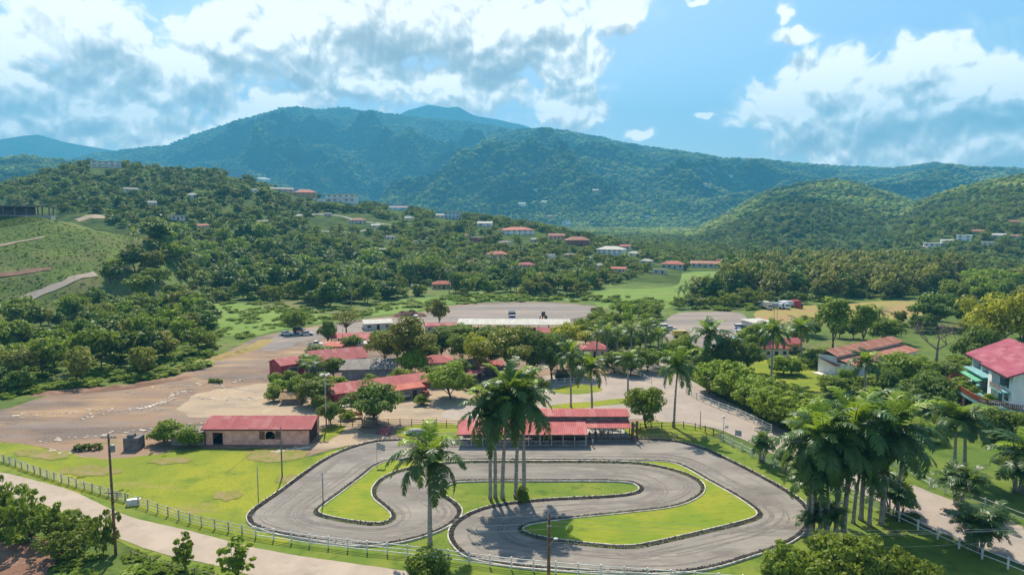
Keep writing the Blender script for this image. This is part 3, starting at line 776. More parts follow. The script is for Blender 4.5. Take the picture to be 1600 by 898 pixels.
def tyre_ring(name, pts, side, label):
    """two courses of old half-sunk tyres along a track edge"""
    MBt = MB()
    for row, off in enumerate((0.19, 0.47)):
        acc = 0.0
        n = len(pts)
        for i in range(n):
            a, b = pts[i], pts[(i + 1) % n]
            L = (b - a).length; d = (b - a).normalized() if L > 1e-6 else Vector((1, 0)); nn = Vector((-d.y, d.x)) * side
            while acc < L:
                p = a + d * acc + nn * (off + rt.uniform(-.06, .06))
                rr_ = rt.uniform(0.14, 0.185); zz = rt.uniform(0.12, 0.2) + (0.06 if row else 0)
                tx, ty = rt.uniform(-.35, .35), rt.uniform(-.35, .35)
                prof = [(rr_ * 0.5, -0.02), (rr_ * 0.62, 0.10), (rr_ * 0.95, 0.10), (rr_ * 1.02, 0.0), (rr_ * 0.95, -0.14)]
                vs, fs = [], []
                S = 9
                for r1, z1 in prof:
                    for k in range(S):
                        an = 2 * math.pi * k / S
                        x, y = r1 * math.cos(an), r1 * math.sin(an)
                        vs.append((p.x + x, p.y + y, zz + z1 + x * tx + y * ty))
                for q in range(len(prof) - 1):
                    for k in range(S):
                        a0, a1 = q * S + k, q * S + (k + 1) % S
                        fs.append((a0, a1, a1 + S, a0 + S))
                MBt.add(vs, fs)
                acc += rt.uniform(0.31, 0.42)
            acc -= L
    o = link(name, MBt.mesh(name, M['rubber']))
    tag(o, label, None, None, 'stuff')
op = catmull([G(a, b).to_2d() for a, b in OUTER], True, 0.7)
ip = catmull([G(a, b).to_2d() for a, b in ISLAND], True, 0.7)
so = -1 if area(op) > 0 else 1          # outward side
si = 1 if area(ip) > 0 else -1          # inward side of the island
tyre_ring('tyre_border', op, so, 'row of dark half-sunk tyres round the outer track edge')
tyre_ring('tyre_border', ip, si, 'row of dark half-sunk tyres round the grass island')
ribbon('kerb', op, so * 0.73, 0.15, 0.0, 0.26, M['kerbwhite'], 'pale concrete kerb round the outer track edge')
ribbon('kerb', ip, si * 0.73, 0.15, 0.0, 0.28, M['kerbwhite'], 'pale concrete kerb round the grass island')

# rubber laid down and scuffs on the racing line, and worn spots in the turf
zt = max(v.co.z for v in track.data.vertices)
rk = random.Random(21)
mb = MB()
def tyre_mark(pts, sgn, i0, n, off0, off1, w, z):
    v = []
    for k in range(n):
        i = (i0 + k) % len(pts); p = pts[i]; d = (pts[(i + 1) % len(pts)] - pts[i - 1]).normalized(); nn = Vector((-d.y, d.x)) * sgn
        t = k / (n - 1); off = off0 + (off1 - off0) * t; ww = w * math.sin(math.pi * (0.05 + 0.9 * t)) ** 0.4
        for s in (-.5, .5): q = p + nn * (off + s * ww); v.append((q.x, q.y, z))
    mb.add(v, [(2 * k, 2 * k + 2, 2 * k + 3, 2 * k + 1) for k in range(n - 1)])
for j in range(120):
    pts_, sg = (op, -so) if rk.random() < .5 else (ip, -si)
    o0 = rk.choice((1.1, 1.6, 2.2, 3.0)) + rk.uniform(-.4, .4)
    tyre_mark(pts_, sg, rk.randrange(len(pts_)), rk.randint(8, 34), o0, o0 + rk.uniform(-.7, .7), rk.uniform(.12, .34), zt + 0.003 + j * 0.00015)
rm, RN = new_mat('rubber_marks')
rp = RN.n('ShaderNodeNewGeometry').outputs['Position']
rc_ = RN.mix(RN.mr(RN.noise(rp, 1.3, 5, 0.7), 0.40, 0.60), (0.20, 0.172, 0.145), (0.145, 0.125, 0.108))
out(RN, RN.n('ShaderNodeBsdfPrincipled', {'Base Color': rc_, 'Roughness': 0.8, 'Specular IOR Level': 0.2}).outputs[0])
tag(link('tyre_marks', mb.mesh('tyre_marks', rm)), 'dark rubber marks worn along the racing line', None, None, 'stuff')
for pix, lb in (([(385, 712), (400, 702), (440, 700), (480, 706), (470, 716), (430, 722), (400, 720)], 'bare brown patch in front of the stable'),
                ([(430, 752), (436, 744), (450, 742), (468, 744), (462, 750), (445, 754)], 'worn patch round the foot of the weathered pole'),
                ([(95, 735), (130, 728), (170, 730), (190, 738), (150, 744), (115, 742)], 'brown dry strip on the left lawn'),
                ([(230, 722), (262, 716), (300, 718), (270, 726)], 'dry patch near the dark shrub on the lawn'),
                ([(20, 706), (60, 702), (110, 712), (90, 718), (45, 714)], 'dry strip at the left edge of the lawn'),
                ([(330, 775), (350, 768), (380, 770), (372, 780), (345, 782)], 'small worn patch low on the left lawn')):
    sheet('worn_patch', pix, 0.062, ground_mat('worn_turf', [((0.22, 0.19, 0.05), 0, 0, 0), ((0.27, 0.20, 0.10), 0.5, 0.45, 0.6), ((0.15, 0.19, 0.025), 0.8, 0.5, 0.62)], 0.5, 8.0) if 'worn_turf' not in MATS else MATS['worn_turf'], lb, 0.7, 1.2, 0.3)
# ------------------------------------------------------------------ foliage builders
def unit(a):
    return a / np.maximum(np.linalg.norm(a, axis=-1, keepdims=True), 1e-9)
def quads(P, Nn, size, rng, ratio=1.5, axis=None):
    """leaf-sized quads centred at P, roughly facing Nn"""
    n = len(P)
    t = rng.normal(size=(n, 3)) if axis is None else axis + rng.normal(size=(n, 3)) * 0.25
    t = unit(t - Nn * (t * Nn).sum(1, keepdims=True))
    b = np.cross(Nn, t)
    s = size * rng.uniform(0.6, 1.35, (n, 1))
    a_ = t * s * ratio / 2; c_ = b * s / 2
    bend = Nn * s * rng.uniform(0.02, 0.22, (n, 1))
    v = np.stack([P - a_, P - c_ + bend * 0.6, P + a_ - bend, P + c_ + bend * 0.6], 1).reshape(-1, 3)
    f = np.arange(n * 4).reshape(n, 4)
    return v, f
def crown_centres(rng, H, base, Rr, n, flat=1.0, top=1.0):
    d = unit(rng.normal(size=(n, 3)))
    r_ = rng.uniform(0.12, 1.0, (n, 1)) ** 0.45
    ph = rng.uniform(0, 9, 3)
    lump = 1 + 0.24 * np.sin(3 * np.arctan2(d[:, 1], d[:, 0]) + ph[0])[:, None] * (1 - np.abs(d[:, 2:3])) + 0.16 * np.sin(5 * d[:, 0:1] + ph[1]) + 0.12 * np.sin(4 * d[:, 2:3] + ph[2])
    c = d * r_ * lump
    zc = (base + 1) / 2 * H; hz = (1 - base) * H / 2
    c[:, 2] = np.where(c[:, 2] < 0, c[:, 2] * 0.75, c[:, 2])
    tp = 1 - (c[:, 2] * 0.5 + 0.5) * (1 - top)
    return np.stack([c[:, 0] * Rr * tp, c[:, 1] * Rr * tp, zc + c[:, 2] * hz * flat], -1)
def crown_mesh(name, seed, H=10., base=0.22, Rr=4.5, n=40, leaves=60, ls=0.35, m=None, top=1.0, rc=0.3, flat=1.0, sq=0.75, spread=0.75):
    rng = np.random.default_rng(seed)
    C = crown_centres(rng, H, base, Rr * 0.8, n, flat * 0.85, top)
    V, Fc, off = [], [], 0
    for c in C:
        rr_ = Rr * rc * rng.uniform(0.65, 1.25)
        k = int(leaves * rng.uniform(0.7, 1.3))
        d = unit(rng.normal(size=(k, 3)) + np.array([0, 0, 0.35]))
        P = c + d * rr_ * (rng.uniform(0.35, 1.0, (k, 1)) ** 0.5) * np.array([1.15, 1.15, sq])
        nn = unit(d * 0.8 + np.array([0, 0, 0.45]) + rng.normal(size=(k, 3)) * spread * 0.7)
        v, f = quads(P, nn, ls, rng)
        V.append(v); Fc.append(f + off); off += len(v)
    me = np_mesh(name, np.concatenate(V), np.concatenate(Fc))
    me.materials.append(m)
    return me, C
def trunk_mesh(name, seed, C, H, base, r0, m, limbs=7, wig=0.25):
    rng = random.Random(seed)
    mb = MB()
    fork = Vector((rng.uniform(-.3, .3), rng.uniform(-.3, .3), H * max(base * 0.9, 0.12)))
    mb.tube([(0, 0, -0.4), (0, 0, 0.3), fork * 0.6, fork], [r0 * 1.3, r0, r0 * 0.8, r0 * 0.7], 8)
    for i in sorted(rng.sample(range(len(C)), min(limbs, len(C)))):
        e = Vector(C[i])
        mid = fork.lerp(e, 0.5) + Vector((rng.uniform(-1, 1), rng.uniform(-1, 1), rng.uniform(0, 1))) * H * 0.04
        mb.tube([fork - Vector((0, 0, 0.15)), mid, e], [r0 * 0.5, r0 * 0.3, r0 * 0.1], 6)
    return mb.mesh(name, m, True)
PROT = {}
def tree_proto(key, seed, lf, H=10., base=0.22, Rr=4.5, n=40, leaves=60, ls=0.35, top=1.0, r0=0.28, rc=0.3, sq=0.75, name='tree', limbs=7, bark='bark', flat=1.0):
    root = thing(name, '', 'tree')
    me, C = crown_mesh('crown', seed, H, base, Rr, n, leaves, ls, M[lf], top, rc, flat, sq)
    link('trunk', trunk_mesh('trunk', seed, C, H, base, r0, M[bark], limbs), root)
    link('crown', me, root)
    root['uh'] = H; root['ur'] = Rr
    PROT[key] = proto(root)
    return root
def bare_proto(key, seed, H=10., Rr=5.):
    root = thing('bare_tree', '', 'tree')
    rng = random.Random(seed); mb = MB(); tw = MB()
    def grow(p, d, L, r_, lev):
        q = p + d * L
        q2 = p + d * L * 0.5 + Vector((rng.uniform(-1, 1), rng.uniform(-1, 1), rng.uniform(-1, 1))) * L * 0.08
        (mb if lev < 3 else tw).tube([p, q2, q], [r_, r_ * 0.85, r_ * 0.68], 5 if lev < 3 else 3, False)
        if lev >= 6: return
        for _ in range(3 if lev < 2 else rng.choice((2, 3, 3))):
            a = Vector((rng.uniform(-1, 1), rng.uniform(-1, 1), rng.uniform(-.25, .8))).normalized()
            grow(q, (d * 0.75 + a * 0.85).normalized(), L * rng.uniform(0.62, 0.82), max(r_ * 0.58, 0.02), lev + 1)
    grow(Vector((0, 0, -0.3)), Vector((0.1, 0, 1)).normalized(), H * 0.26, H * 0.03, 0)
    link('trunk', mb.mesh('trunk', M['twig'], True), root)
    link('twigs', tw.mesh('twigs', M['twig']), root)
    root['uh'] = H; root['ur'] = Rr
    PROT[key] = proto(root)

def frond_geo(rng, org, az_, el0, L, droop, ll, pairs=30, w=0.075, hang=0.6, V=None, Fc=None):
    K = 14
    p = np.array(org, float); pts = [p.copy()]; dirs = []
    for i in range(K):
        s = (i + 0.5) / K
        e = el0 - droop * s ** 1.35
        d = np.array([math.cos(e) * math.cos(az_), math.cos(e) * math.sin(az_), math.sin(e)])
        dirs.append(d); p = p + d * L / K; pts.append(p.copy())
    pts = np.array(pts); dirs = np.array(dirs + [dirs[-1]])
    side = np.array([-math.sin(az_), math.cos(az_), 0])
    off = sum(len(x) for x in V)
    # rachis as a thin strip
    up = np.cross(dirs, side); rw = np.linspace(0.06, 0.015, K + 1)[:, None] * L / 4
    v = np.concatenate([pts + side * rw, pts - side * rw, pts + up * rw]); V.append(v)
    k1 = K + 1
    q = [(i, i + 1, i + 1 + k1, i + k1) for i in range(K)] + [(i + 2 * k1, i + 1 + 2 * k1, i + 1, i) for i in range(K)] + [(i + k1, i + 1 + k1, i + 1 + 2 * k1, i + 2 * k1) for i in range(K)]
    Fc.append(np.array(q) + off); off += len(v)
    s = np.linspace(0.10, 0.99, pairs)
    base = np.stack([np.interp(s * K, np.arange(K + 1), pts[:, j]) for j in range(3)], 1)
    dd = np.stack([np.interp(s * K, np.arange(K + 1), dirs[:, j]) for j in range(3)], 1)
    prof = ll * (0.45 + 0.75 * np.sin(np.pi * np.clip(s * 0.85 + 0.08, 0, 1)) - 0.35 * s)
    for sg in (-1, 1):
        jit = rng.normal(size=(pairs, 3)) * 0.13
        out_ = unit(sg * side * 0.85 + dd * 0.55 + np.array([0, 0, 0.12]) + jit)
        tip = unit(out_ + np.array([0, 0, -hang]) + rng.normal(size=(pairs, 3)) * 0.1)
        m1 = base + out_ * prof[:, None] * 0.5
        e1 = m1 + tip * prof[:, None] * 0.55
        ww = dd * w * L / 4
        v = np.stack([base - ww * 0.6, base + ww * 0.6, m1 + ww, m1 - ww, e1 + ww * 0.25, e1 - ww * 0.25], 1).reshape(-1, 3)
        f = []
        for i in range(pairs):
            b = off + i * 6
            f += [(b, b + 1, b + 2, b + 3), (b + 3, b + 2, b + 4, b + 5)]
        V.append(v); Fc.append(np.array(f)); off += len(v)
def fronds_mesh(name, rng, specs, m):
    V, Fc = [], []
    for sp in specs: frond_geo(rng, V=V, Fc=Fc, **sp)
    me = np_mesh(name, np.concatenate(V), np.concatenate(Fc)); me.materials.append(m)
    return me
def royal_palm(key, seed, H=13., Rr=4.6, nf=19, shaft=True, lean=0.5, thick=0.27, young=3, pairs=30, name='palm_tree', lf='lf_palm', trunkf=None):
    rng = np.random.default_rng(seed)
    root = thing(name, '', 'palm')
    ch = H - Rr * 0.62                       # height of the crown centre
    sh = H * 0.11 if shaft else 0.0
    lx, ly = rng.uniform(-lean, lean, 2)
    tt = np.linspace(0, 1, 9)
    th = ch - sh
    tr = [thick * (1.35 if t < 0.03 else 0.95 + 0.12 * math.sin(math.pi * min(1, t * 1.4)) - 0.30 * t) for t in tt]
    tp = [(lx * t * t, ly * t * t, -0.3 + (th + 0.3) * t) for t in tt]
    link('trunk', MB().tube(tp, tr, 12).mesh('trunk', M['palmbark'], True), root)
    cx, cy = lx, ly
    if shaft:
        link('crownshaft', MB().tube([(cx, cy, th - 0.05), (cx, cy, th + sh * .3), (cx, cy, ch)], [thick * 0.72, thick * 0.8, thick * 0.4], 10).mesh('crownshaft', M['shaft'], True), root)
    specs = []
    for i in range(nf):
        k = i / (nf - 1)
        el0 = R(84 - 84 * k ** 0.9) + rng.uniform(-.12, .12)
        specs.append(dict(org=(cx, cy, ch - 0.1 - 0.25 * k), az_=i * 2.399 + rng.uniform(-.25, .25), el0=el0, L=Rr * rng.uniform(1.0, 1.25), droop=R(80 + 40 * k) * rng.uniform(.85, 1.15), ll=Rr * 0.25, pairs=pairs, hang=0.4 + 0.6 * k, w=0.075))
    yg = specs[1:1 + young]; old = specs[:1] + specs[1 + young:]
    link('crown', fronds_mesh('crown', rng, old, M[lf]), root)
    if young: link('young_fronds', fronds_mesh('young_fronds', rng, yg, M['lf_palmy']), root)
    root['uh'] = H; root['ur'] = Rr
    PROT[key] = proto(root)
def clump_palm(key, seed, H=5., Rr=2.6, stems=7, lf='lf_palm'):
    rng = np.random.default_rng(seed)
    root = thing('clump_palm', '', 'palm')
    mb = MB(); specs = []
    for s in range(stems):
        a = rng.uniform(0, 6.28); r0_ = rng.uniform(0.1, 0.5); h = H * rng.uniform(0.35, 0.62)
        e = (math.cos(a) * (r0_ + h * 0.28), math.sin(a) * (r0_ + h * 0.28), h)
        mb.tube([(math.cos(a) * r0_, math.sin(a) * r0_, -0.2), (math.cos(a) * (r0_ + h * 0.08), math.sin(a) * (r0_ + h * .08), h * .5), e], [0.09, 0.07, 0.05], 6)
        for i in range(7):
            specs.append(dict(org=e, az_=rng.uniform(0, 6.28), el0=R(rng.uniform(25, 85)), L=Rr * rng.uniform(.75, 1.1), droop=R(rng.uniform(70, 120)), ll=Rr * 0.27, pairs=18, hang=0.5, w=0.12))
    link('stems', mb.mesh('stems', M['palmbark'], True), root)
    link('crown', fronds_mesh('crown', rng, specs, M[lf]), root)
    root['uh'] = H; root['ur'] = Rr
    PROT[key] = proto(root)

# near, detailed kinds
tree_proto('hero_dark', 1, 'lf_dark', 9, 0.20, 6.0, 60, 120, 0.36, r0=0.35, rc=0.25, name='broadleaf_tree')
tree_proto('hero_mid', 2, 'lf_mid', 9, 0.16, 5.0, 55, 120, 0.34, r0=0.25, rc=0.26, name='broadleaf_tree')
tree_proto('hero_bright', 3, 'lf_bright', 9, 0.12, 5.0, 55, 120, 0.34, r0=0.25, rc=0.26, name='broadleaf_tree')
tree_proto('hero_olive', 4, 'lf_olive', 10, 0.25, 6.0, 60, 110, 0.34, r0=0.35, rc=0.24, sq=0.5, name='broadleaf_tree')
tree_proto('hero_yellow', 5, 'lf_yellow', 10, 0.25, 6.0, 55, 110, 0.38, r0=0.3, rc=0.26, name='broadleaf_tree')
tree_proto('hero_sparse', 6, 'lf_olive', 10, 0.42, 6.0, 26, 60, 0.34, r0=0.32, rc=0.22, sq=0.45, name='broadleaf_tree', limbs=16)
tree_proto('hero_tall', 7, 'lf_mid', 14, 0.16, 4.3, 70, 100, 0.36, r0=0.28, rc=0.27, top=0.65, name='broadleaf_tree')
tree_proto('bush_near', 8, 'lf_bright', 3.5, 0.02, 2.3, 34, 110, 0.24, r0=0.1, rc=0.32, name='shrub')
tree_proto('bush_dark', 9, 'lf_mid', 4.0, 0.02, 3.0, 44, 110, 0.26, r0=0.12, rc=0.3, name='shrub')
tree_proto('sapling', 10, 'lf_bright', 5.0, 0.10, 1.7, 40, 16, 0.34, r0=0.07, rc=0.17, name='young_tree', limbs=26)
tree_proto('scrub', 12, 'lf_mid', 5.5, 0.05, 4.5, 70, 30, 0.34, r0=0.10, rc=0.12, name='shrub', limbs=24)
tree_proto('spread_near', 11, 'lf_mid', 6.5, 0.12, 6.5, 100, 130, 0.30, r0=0.3, rc=0.15, name='broadleaf_tree')
# middle-distance kinds
tree_proto('mid_dark', 21, 'lf_dark', 10, 0.14, 4.8, 36, 52, 0.62, r0=0.25, name='tree', limbs=4)
tree_proto('mid_mid', 22, 'lf_mid', 10, 0.12, 4.8, 36, 52, 0.60, r0=0.25, name='tree', limbs=4)
tree_proto('mid_bright', 23, 'lf_bright', 9, 0.10, 4.8, 36, 52, 0.58, r0=0.25, name='tree', limbs=4)
tree_proto('mid_olive', 24, 'lf_olive', 10, 0.2, 5.2, 34, 50, 0.60, r0=0.25, sq=0.55, name='tree', limbs=6)
tree_proto('mid_flat', 25, 'lf_mid', 9, 0.35, 6.0, 34, 50, 0.60, r0=0.25, sq=0.4, name='tree', limbs=10)
tree_proto('mid_tall', 26, 'lf_dark', 14, 0.12, 4.2, 44, 50, 0.62, r0=0.25, top=0.7, name='tree', limbs=4)
tree_proto('mid_bamboo', 27, 'lf_olive', 12, 0.02, 4.6, 44, 56, 0.55, r0=0.12, sq=1.3, rc=0.26, name='bamboo_clump', limbs=9)
bare_proto('bare', 31, 10, 6)
royal_palm('royal_a', 41, 13, 4.9, 18, young=3, pairs=38)
royal_palm('royal_b', 42, 13, 4.7, 16, young=2, pairs=38)
royal_palm('royal_c', 43, 14, 5.0, 19, young=3, pairs=38, lean=0.8)
royal_palm('royal_lone', 44, 14.5, 6.0, 20, young=3, lean=0.1, thick=0.36, pairs=40)
royal_palm('palm_mid', 45, 12, 4.0, 18, young=2, pairs=16, thick=0.3)
royal_palm('coco', 46, 11, 3.6, 14, shaft=False, young=1, pairs=16, thick=0.2, lean=1.2)
clump_palm('clump', 51); clump_palm('clump_b', 52, 5, 2.8, 9)

rs = random.Random(77)
TREES = []
def put(key, px, py, top=None, wid=None, label=None, group=None, P=None, H=None, W=None, rz=None):
    P = P or G(px, py)
    k = px_m(P)
    src = PROT[key]
    H = H or (py - top) * k * 1.02
    sz = H / src['uh']
    sx = sz
    if wid: sx = (wid / 2 * k) / src['ur']
    if W: sx = W / src['ur']
    return place(src, P, rs.uniform(0, 6.28) if rz is None else rz, (sx, sx, sz), label, group)
# ------------------------------------------------------------------ named trees and palms
for key, px, py, tp, wd, lb in [
    ('hero_dark', 583, 662, 594, 96, 'dark round tree behind the brown fence, casting a big shadow on the ground'),
    ('hero_dark', 517, 664, 626, 44, 'small dark tree behind the tall floodlight pole'),
    ('hero_mid', 492, 632, 588, 66, 'green tree left of the long red roof'),
    ('bush_dark', 462, 624, 592, 40, 'leafy bush at the left end of the garden row'),
    ('hero_bright', 704, 622, 566, 76, 'bright green tree at the right end of the long red roof'),
    ('hero_mid', 1009, 668, 600, 66, 'loose green tree at the right end of the kart pavilion'),
    ('hero_olive', 640, 582, 494, 92, 'tall olive tree in the middle of the village'),
    ('hero_olive', 603, 574, 518, 54, 'yellowish tree left of the tall olive one'),
    ('hero_bright', 646, 588, 545, 52, 'light green bushy tree right of the grey hall roof'),
    ('hero_yellow', 748, 584, 520, 56, 'yellow-green tree over the small red roofs'),
    ('hero_olive', 796, 590, 512, 96, 'wide olive shade tree in front of the long pale shed'),
    ('hero_dark', 832, 592, 512, 72, 'dark shade tree right of the wide olive one'),
    ('hero_dark', 862, 592, 522, 54, 'dark rounded tree behind the drive'),
    ('hero_dark', 690, 560, 512, 56, 'dark tree behind the red roof in mid village'),
    ('hero_mid', 722, 566, 518, 50, 'mid green tree between the two dark village trees'),
    ('hero_mid', 460, 520, 482, 42, 'round tree shading the cars at the lot edge'),
    ('hero_sparse', 542, 527, 484, 58, 'open-branched yellowish tree beside the red open shelter'),
    ('hero_dark', 512, 540, 498, 30, 'dark narrow tree at the corner of the open shelter'),
    ('hero_olive', 686, 511, 468, 36, 'light feathery tree at the far lot'),
    ('hero_mid', 522, 590, 556, 38, 'tree in front of the maroon hall roof'),
    ('bush_dark', 500, 556, 540, 60, 'low green bushes behind the hall'),
    ('bush_dark', 545, 560, 545, 34, 'small bush right of the low bushes behind the hall'),
    ('hero_tall', 1301, 548, 452, 62, 'tall dense tree behind the terracotta house'),
    ('hero_tall', 1347, 540, 464, 46, 'second tall tree, right of the dense one behind the terracotta house'),
    ('hero_mid', 1384, 535, 494, 60, 'shorter tree right of the two tall ones'),
    ('bare', 1462, 566, 478, 100, 'bare brown-grey tree behind the dark garden trees'),
    ('hero_mid', 1412, 612, 548, 96, 'broad tree right of the terracotta house'),
    ('hero_dark', 1448, 640, 580, 92, 'very dark dome-shaped tree on the pasture edge'),
    ('hero_dark', 1385, 622, 572, 60, 'dark tree by the pool terrace'),
    ('hero_dark', 1530, 590, 508, 76, 'dark tree left of the maroon-roofed house'),
    ('hero_yellow', 1555, 560, 456, 118, 'big yellow-flowering tree behind the maroon-roofed house'),
    ('hero_olive', 1600, 530, 450, 80, 'olive tree at the right edge behind the big house'),
    ('hero_dark', 1464, 512, 456, 88, 'dark spreading tree beside the dry field'),
    ('hero_mid', 1500, 632, 588, 50, 'small tree below the balcony of the big house'),
    ('hero_dark', 1134, 585, 522, 66, 'dark tree right of the big mid-distance palm'),
    ('hero_dark', 1168, 582, 532, 52, 'dark rounded tree under the parked cars'),
    ('hero_bright', 1066, 572, 524, 54, 'yellow-green tree in front of the round car park'),
    ('hero_yellow', 884, 545, 504, 56, 'yellow-green flowering tree behind the dark trees'),
    ('hero_yellow', 915, 540, 516, 40, 'small yellow-orange flowering tree by the red roof'),
    ('hero_bright', 1180, 552, 505, 60, 'pale green tree between car park and palms'),
    ('bush_near', 1222, 585, 556, 44, 'clipped dark shrub on the garden lawn'),
    ('bush_near', 1238, 585, 560, 34, 'leafy shrub at the palm foot on the garden lawn'),
    ('bush_dark', 1278, 572, 548, 60, 'bushes left of the terracotta house'),
    ('bush_near', 1322, 612, 575, 36, 'shrub at the veranda of the terracotta house'),
    ('bush_dark', 1350, 622, 590, 60, 'bushes along the pool wall'),
    ('bush_near', 258, 692, 656, 52, 'bright leafy shrub beside the small concrete block'),
    ('bush_dark', 295, 698, 668, 44, 'dark shrub at the left end of the stable'),
    ('sapling', 88, 846, 790, 46, 'thin young tree at the edge of the red soil'),
    ('sapling', 290, 893, 826, 40, 'thin young tree beside the pale road'),
    ('sapling', 371, 905, 832, 62, 'second young tree by the pale road, nearer and wider'),
    ('bush_dark', 665, 925, 866, 90, 'green bush cut by the bottom edge'),
    ('scrub', 162, 866, 796, 60, 'leggy shrub at the foot of the tall utility pole'),
    ('scrub', 50, 846, 762, 96, 'big dark bush at the bottom left'),
    ('scrub', -4, 838, 748, 90, 'dark bush cut by the left edge'),
    ('scrub', 118, 850, 798, 66, 'leafy bush left of the utility pole'),
    ('scrub', 100, 872, 826, 80, 'bright low bush at the edge of the red soil'),
    ('bush_dark', 815, 786, 762, 24, 'small flowering bush at the foot of the palm group'),
    ('bush_near', 1410, 800, 752, 44, 'leafy bush between the palms and the entrance road'),
    ('bush_dark', 1600, 700, 650, 60, 'dark shrub below the big house at the right edge'),
    ('bush_dark', 1560, 690, 640, 80, 'shrub under the curved balcony'),
    ('bush_dark', 1478, 672, 632, 46, 'shrub beside the pink terrace'),
    ]:
    put(key, px, py, tp, wd, lb)
for px, py, tp, wd, lb in [(1240, 950, 850, 150, 'low spreading tree at the bottom, left one of the three'), (1325, 960, 834, 200, 'broad leafy tree at the bottom right, tallest of the three'), (1415, 965, 858, 130, 'low spreading tree at the bottom, right one of the three')]:
    put('spread_near', px, py, tp, wd, lb)
EXTRA = [
    ('bush_dark', 455, 600, 3.2, 2.6, 'bush behind the small red-walled building corner'),
    ('hero_mid', 484, 584, 5.5, 3.6, 'tree between the red-walled building and the maroon hall'),
    ('bush_near', 532, 604, 2.6, 2.0, 'shrub at the left end of the grey hall'),
    ('hero_bright', 626, 606, 5.0, 3.4, 'bright tree at the right end of the grey hall'),
    ('bush_dark', 580, 600, 2.4, 2.2, 'low bush along the front of the grey hall'),
    ('hero_mid', 598, 540, 5.5, 4.0, 'tree right of the open shelter'),
    ('hero_olive', 660, 556, 7.0, 5.0, 'olive tree right of the tall one'),
    ('bush_near', 712, 604, 3.0, 2.2, 'shrub under the bright green cafe tree'),
    ('hero_mid', 742, 560, 7.0, 4.6, 'tree behind the yellow-green one'),
    ('hero_dark', 770, 572, 7.0, 4.6, 'dark tree behind the small open bar'),
    ('hero_mid', 800, 604, 4.0, 3.0, 'tree at the left of the grey van'),
    ('bush_dark', 842, 608, 2.6, 2.6, 'bush by the drive rails'),
    ('hero_mid', 724, 532, 6.0, 4.5, 'tree left of the long pale shed'),
    ('hero_olive', 780, 536, 6.0, 5.0, 'olive tree hiding the near side of the pale shed'),
    ('bush_near', 660, 632, 2.2, 1.8, 'shrub at the right end of the cafe'),
    ('bush_dark', 500, 640, 3.0, 2.4, 'dark bush left of the floodlight pole'),
    ('bush_near', 545, 656, 1.8, 1.6, 'low shrub along the brown fence'),
    ('hero_mid', 550, 548, 5.0, 3.6, 'small tree in front of the open shelter'),
    ('bush_dark', 430, 604, 3.0, 2.4, 'scruffy bush at the corner of the red-walled building'),
    ('hero_dark', 872, 556, 7.0, 5.0, 'dark tree left of the yellow flowering one'),
    ('hero_mid', 955, 548, 7.0, 5.0, 'tree behind the palm row, left'),
    ('hero_mid', 1000, 545, 7.0, 5.0, 'tree behind the palm row, right'),  # kind, base px, py, height m, radius m, label
    ('hero_mid', 905, 590, 6.5, 4.5, 'dark shrub-like tree behind the drive palms'), ('hero_dark', 880, 578, 8, 5, 'dark tree above the shaded black car'), ('hero_mid', 850, 560, 8, 5, 'tree between pale shed and drive'),
    ('hero_olive', 815, 552, 8.5, 6, 'olive tree in front of the right part of the pale shed'), ('hero_mid', 765, 548, 8, 5, 'tree in front of the middle of the pale shed'), ('hero_yellow', 900, 528, 5, 4, 'low yellow-orange bush by the end of the pale shed'),
    ('hero_mid', 960, 582, 6, 4, 'round tree under the palm row, left'), ('hero_dark', 985, 586, 6, 4, 'round tree under the palm row, middle'), ('hero_mid', 1012, 580, 6.5, 4.2, 'tree under the right end of the palm row'),
    ('hero_bright', 1044, 575, 6, 4, 'bright tree by the garden drive'), ('hero_dark', 1100, 590, 6, 5, 'dark bushes at the foot of the big dark palm'), 
    ('hero_mid', 668, 566, 6, 4, 'tree at the left of the red hip roof'), ('hero_dark', 720, 592, 5.5, 4, 'dark tree between red hip roof and open bar'), ('hero_mid', 680, 600, 5, 4, 'bush behind the right end of the cafe'),
    ('bush_dark', 478, 606, 3.5, 3.2, 'bush row in the garden, left part'), ('bush_dark', 505, 604, 3.2, 3, 'bush row in the garden, right part'), ('bush_near', 440, 612, 3, 2.4, 'shrub at the left corner of the garden'),
    ('bush_dark', 428, 626, 3.2, 2.2, 'ragged dark bush left of the thatched hut'), ('hero_mid', 622, 560, 7, 5, 'tree left of the tall olive tree base'), ('bush_dark', 630, 545, 3, 3, 'bushes behind the tall olive tree'),
    ('bush_dark', 735, 610, 2.6, 2.2, 'small bush near the porch roof'), ('hero_bright', 770, 615, 3.5, 2.4, 'bright shrub by the village drive'), ('bush_near', 800, 618, 2.4, 2, 'low shrub right of the bright drive shrub'),
 ('hero_mid', 1300, 618, 5, 4, 'tree below the veranda'), ('hero_dark', 1480, 610, 7, 5, 'dark tree left of the curved balcony'),
    ('hero_mid', 1540, 560, 9, 5.5, 'tall green tree behind the roof of the big house'), ('hero_olive', 1520, 530, 8, 5, 'olive tree behind the bare tree'), 
    ('hero_olive', 940, 520, 6, 5, 'olive tree at the near edge of the far lot'), ('hero_mid', 700, 535, 6, 4.5, 'tree behind the narrow red roof'), ('hero_mid', 640, 535, 6.5, 4.5, 'tree at the left end of the narrow red roof'),
    ('hero_mid', 1290, 668, 5, 4, 'tree above the palm clump on the road verge'), ('hero_mid', 1330, 690, 5.5, 4.5, 'leafy tree behind the roadside cluster of palms'), ('bush_dark', 1440, 690, 3.5, 3.5, 'bush on the pasture by the low palm'),
]
for key, px, py, H_, W_, lb in EXTRA: put(key, px, py, P=G(px, py), H=H_, W=W_, label=lb)
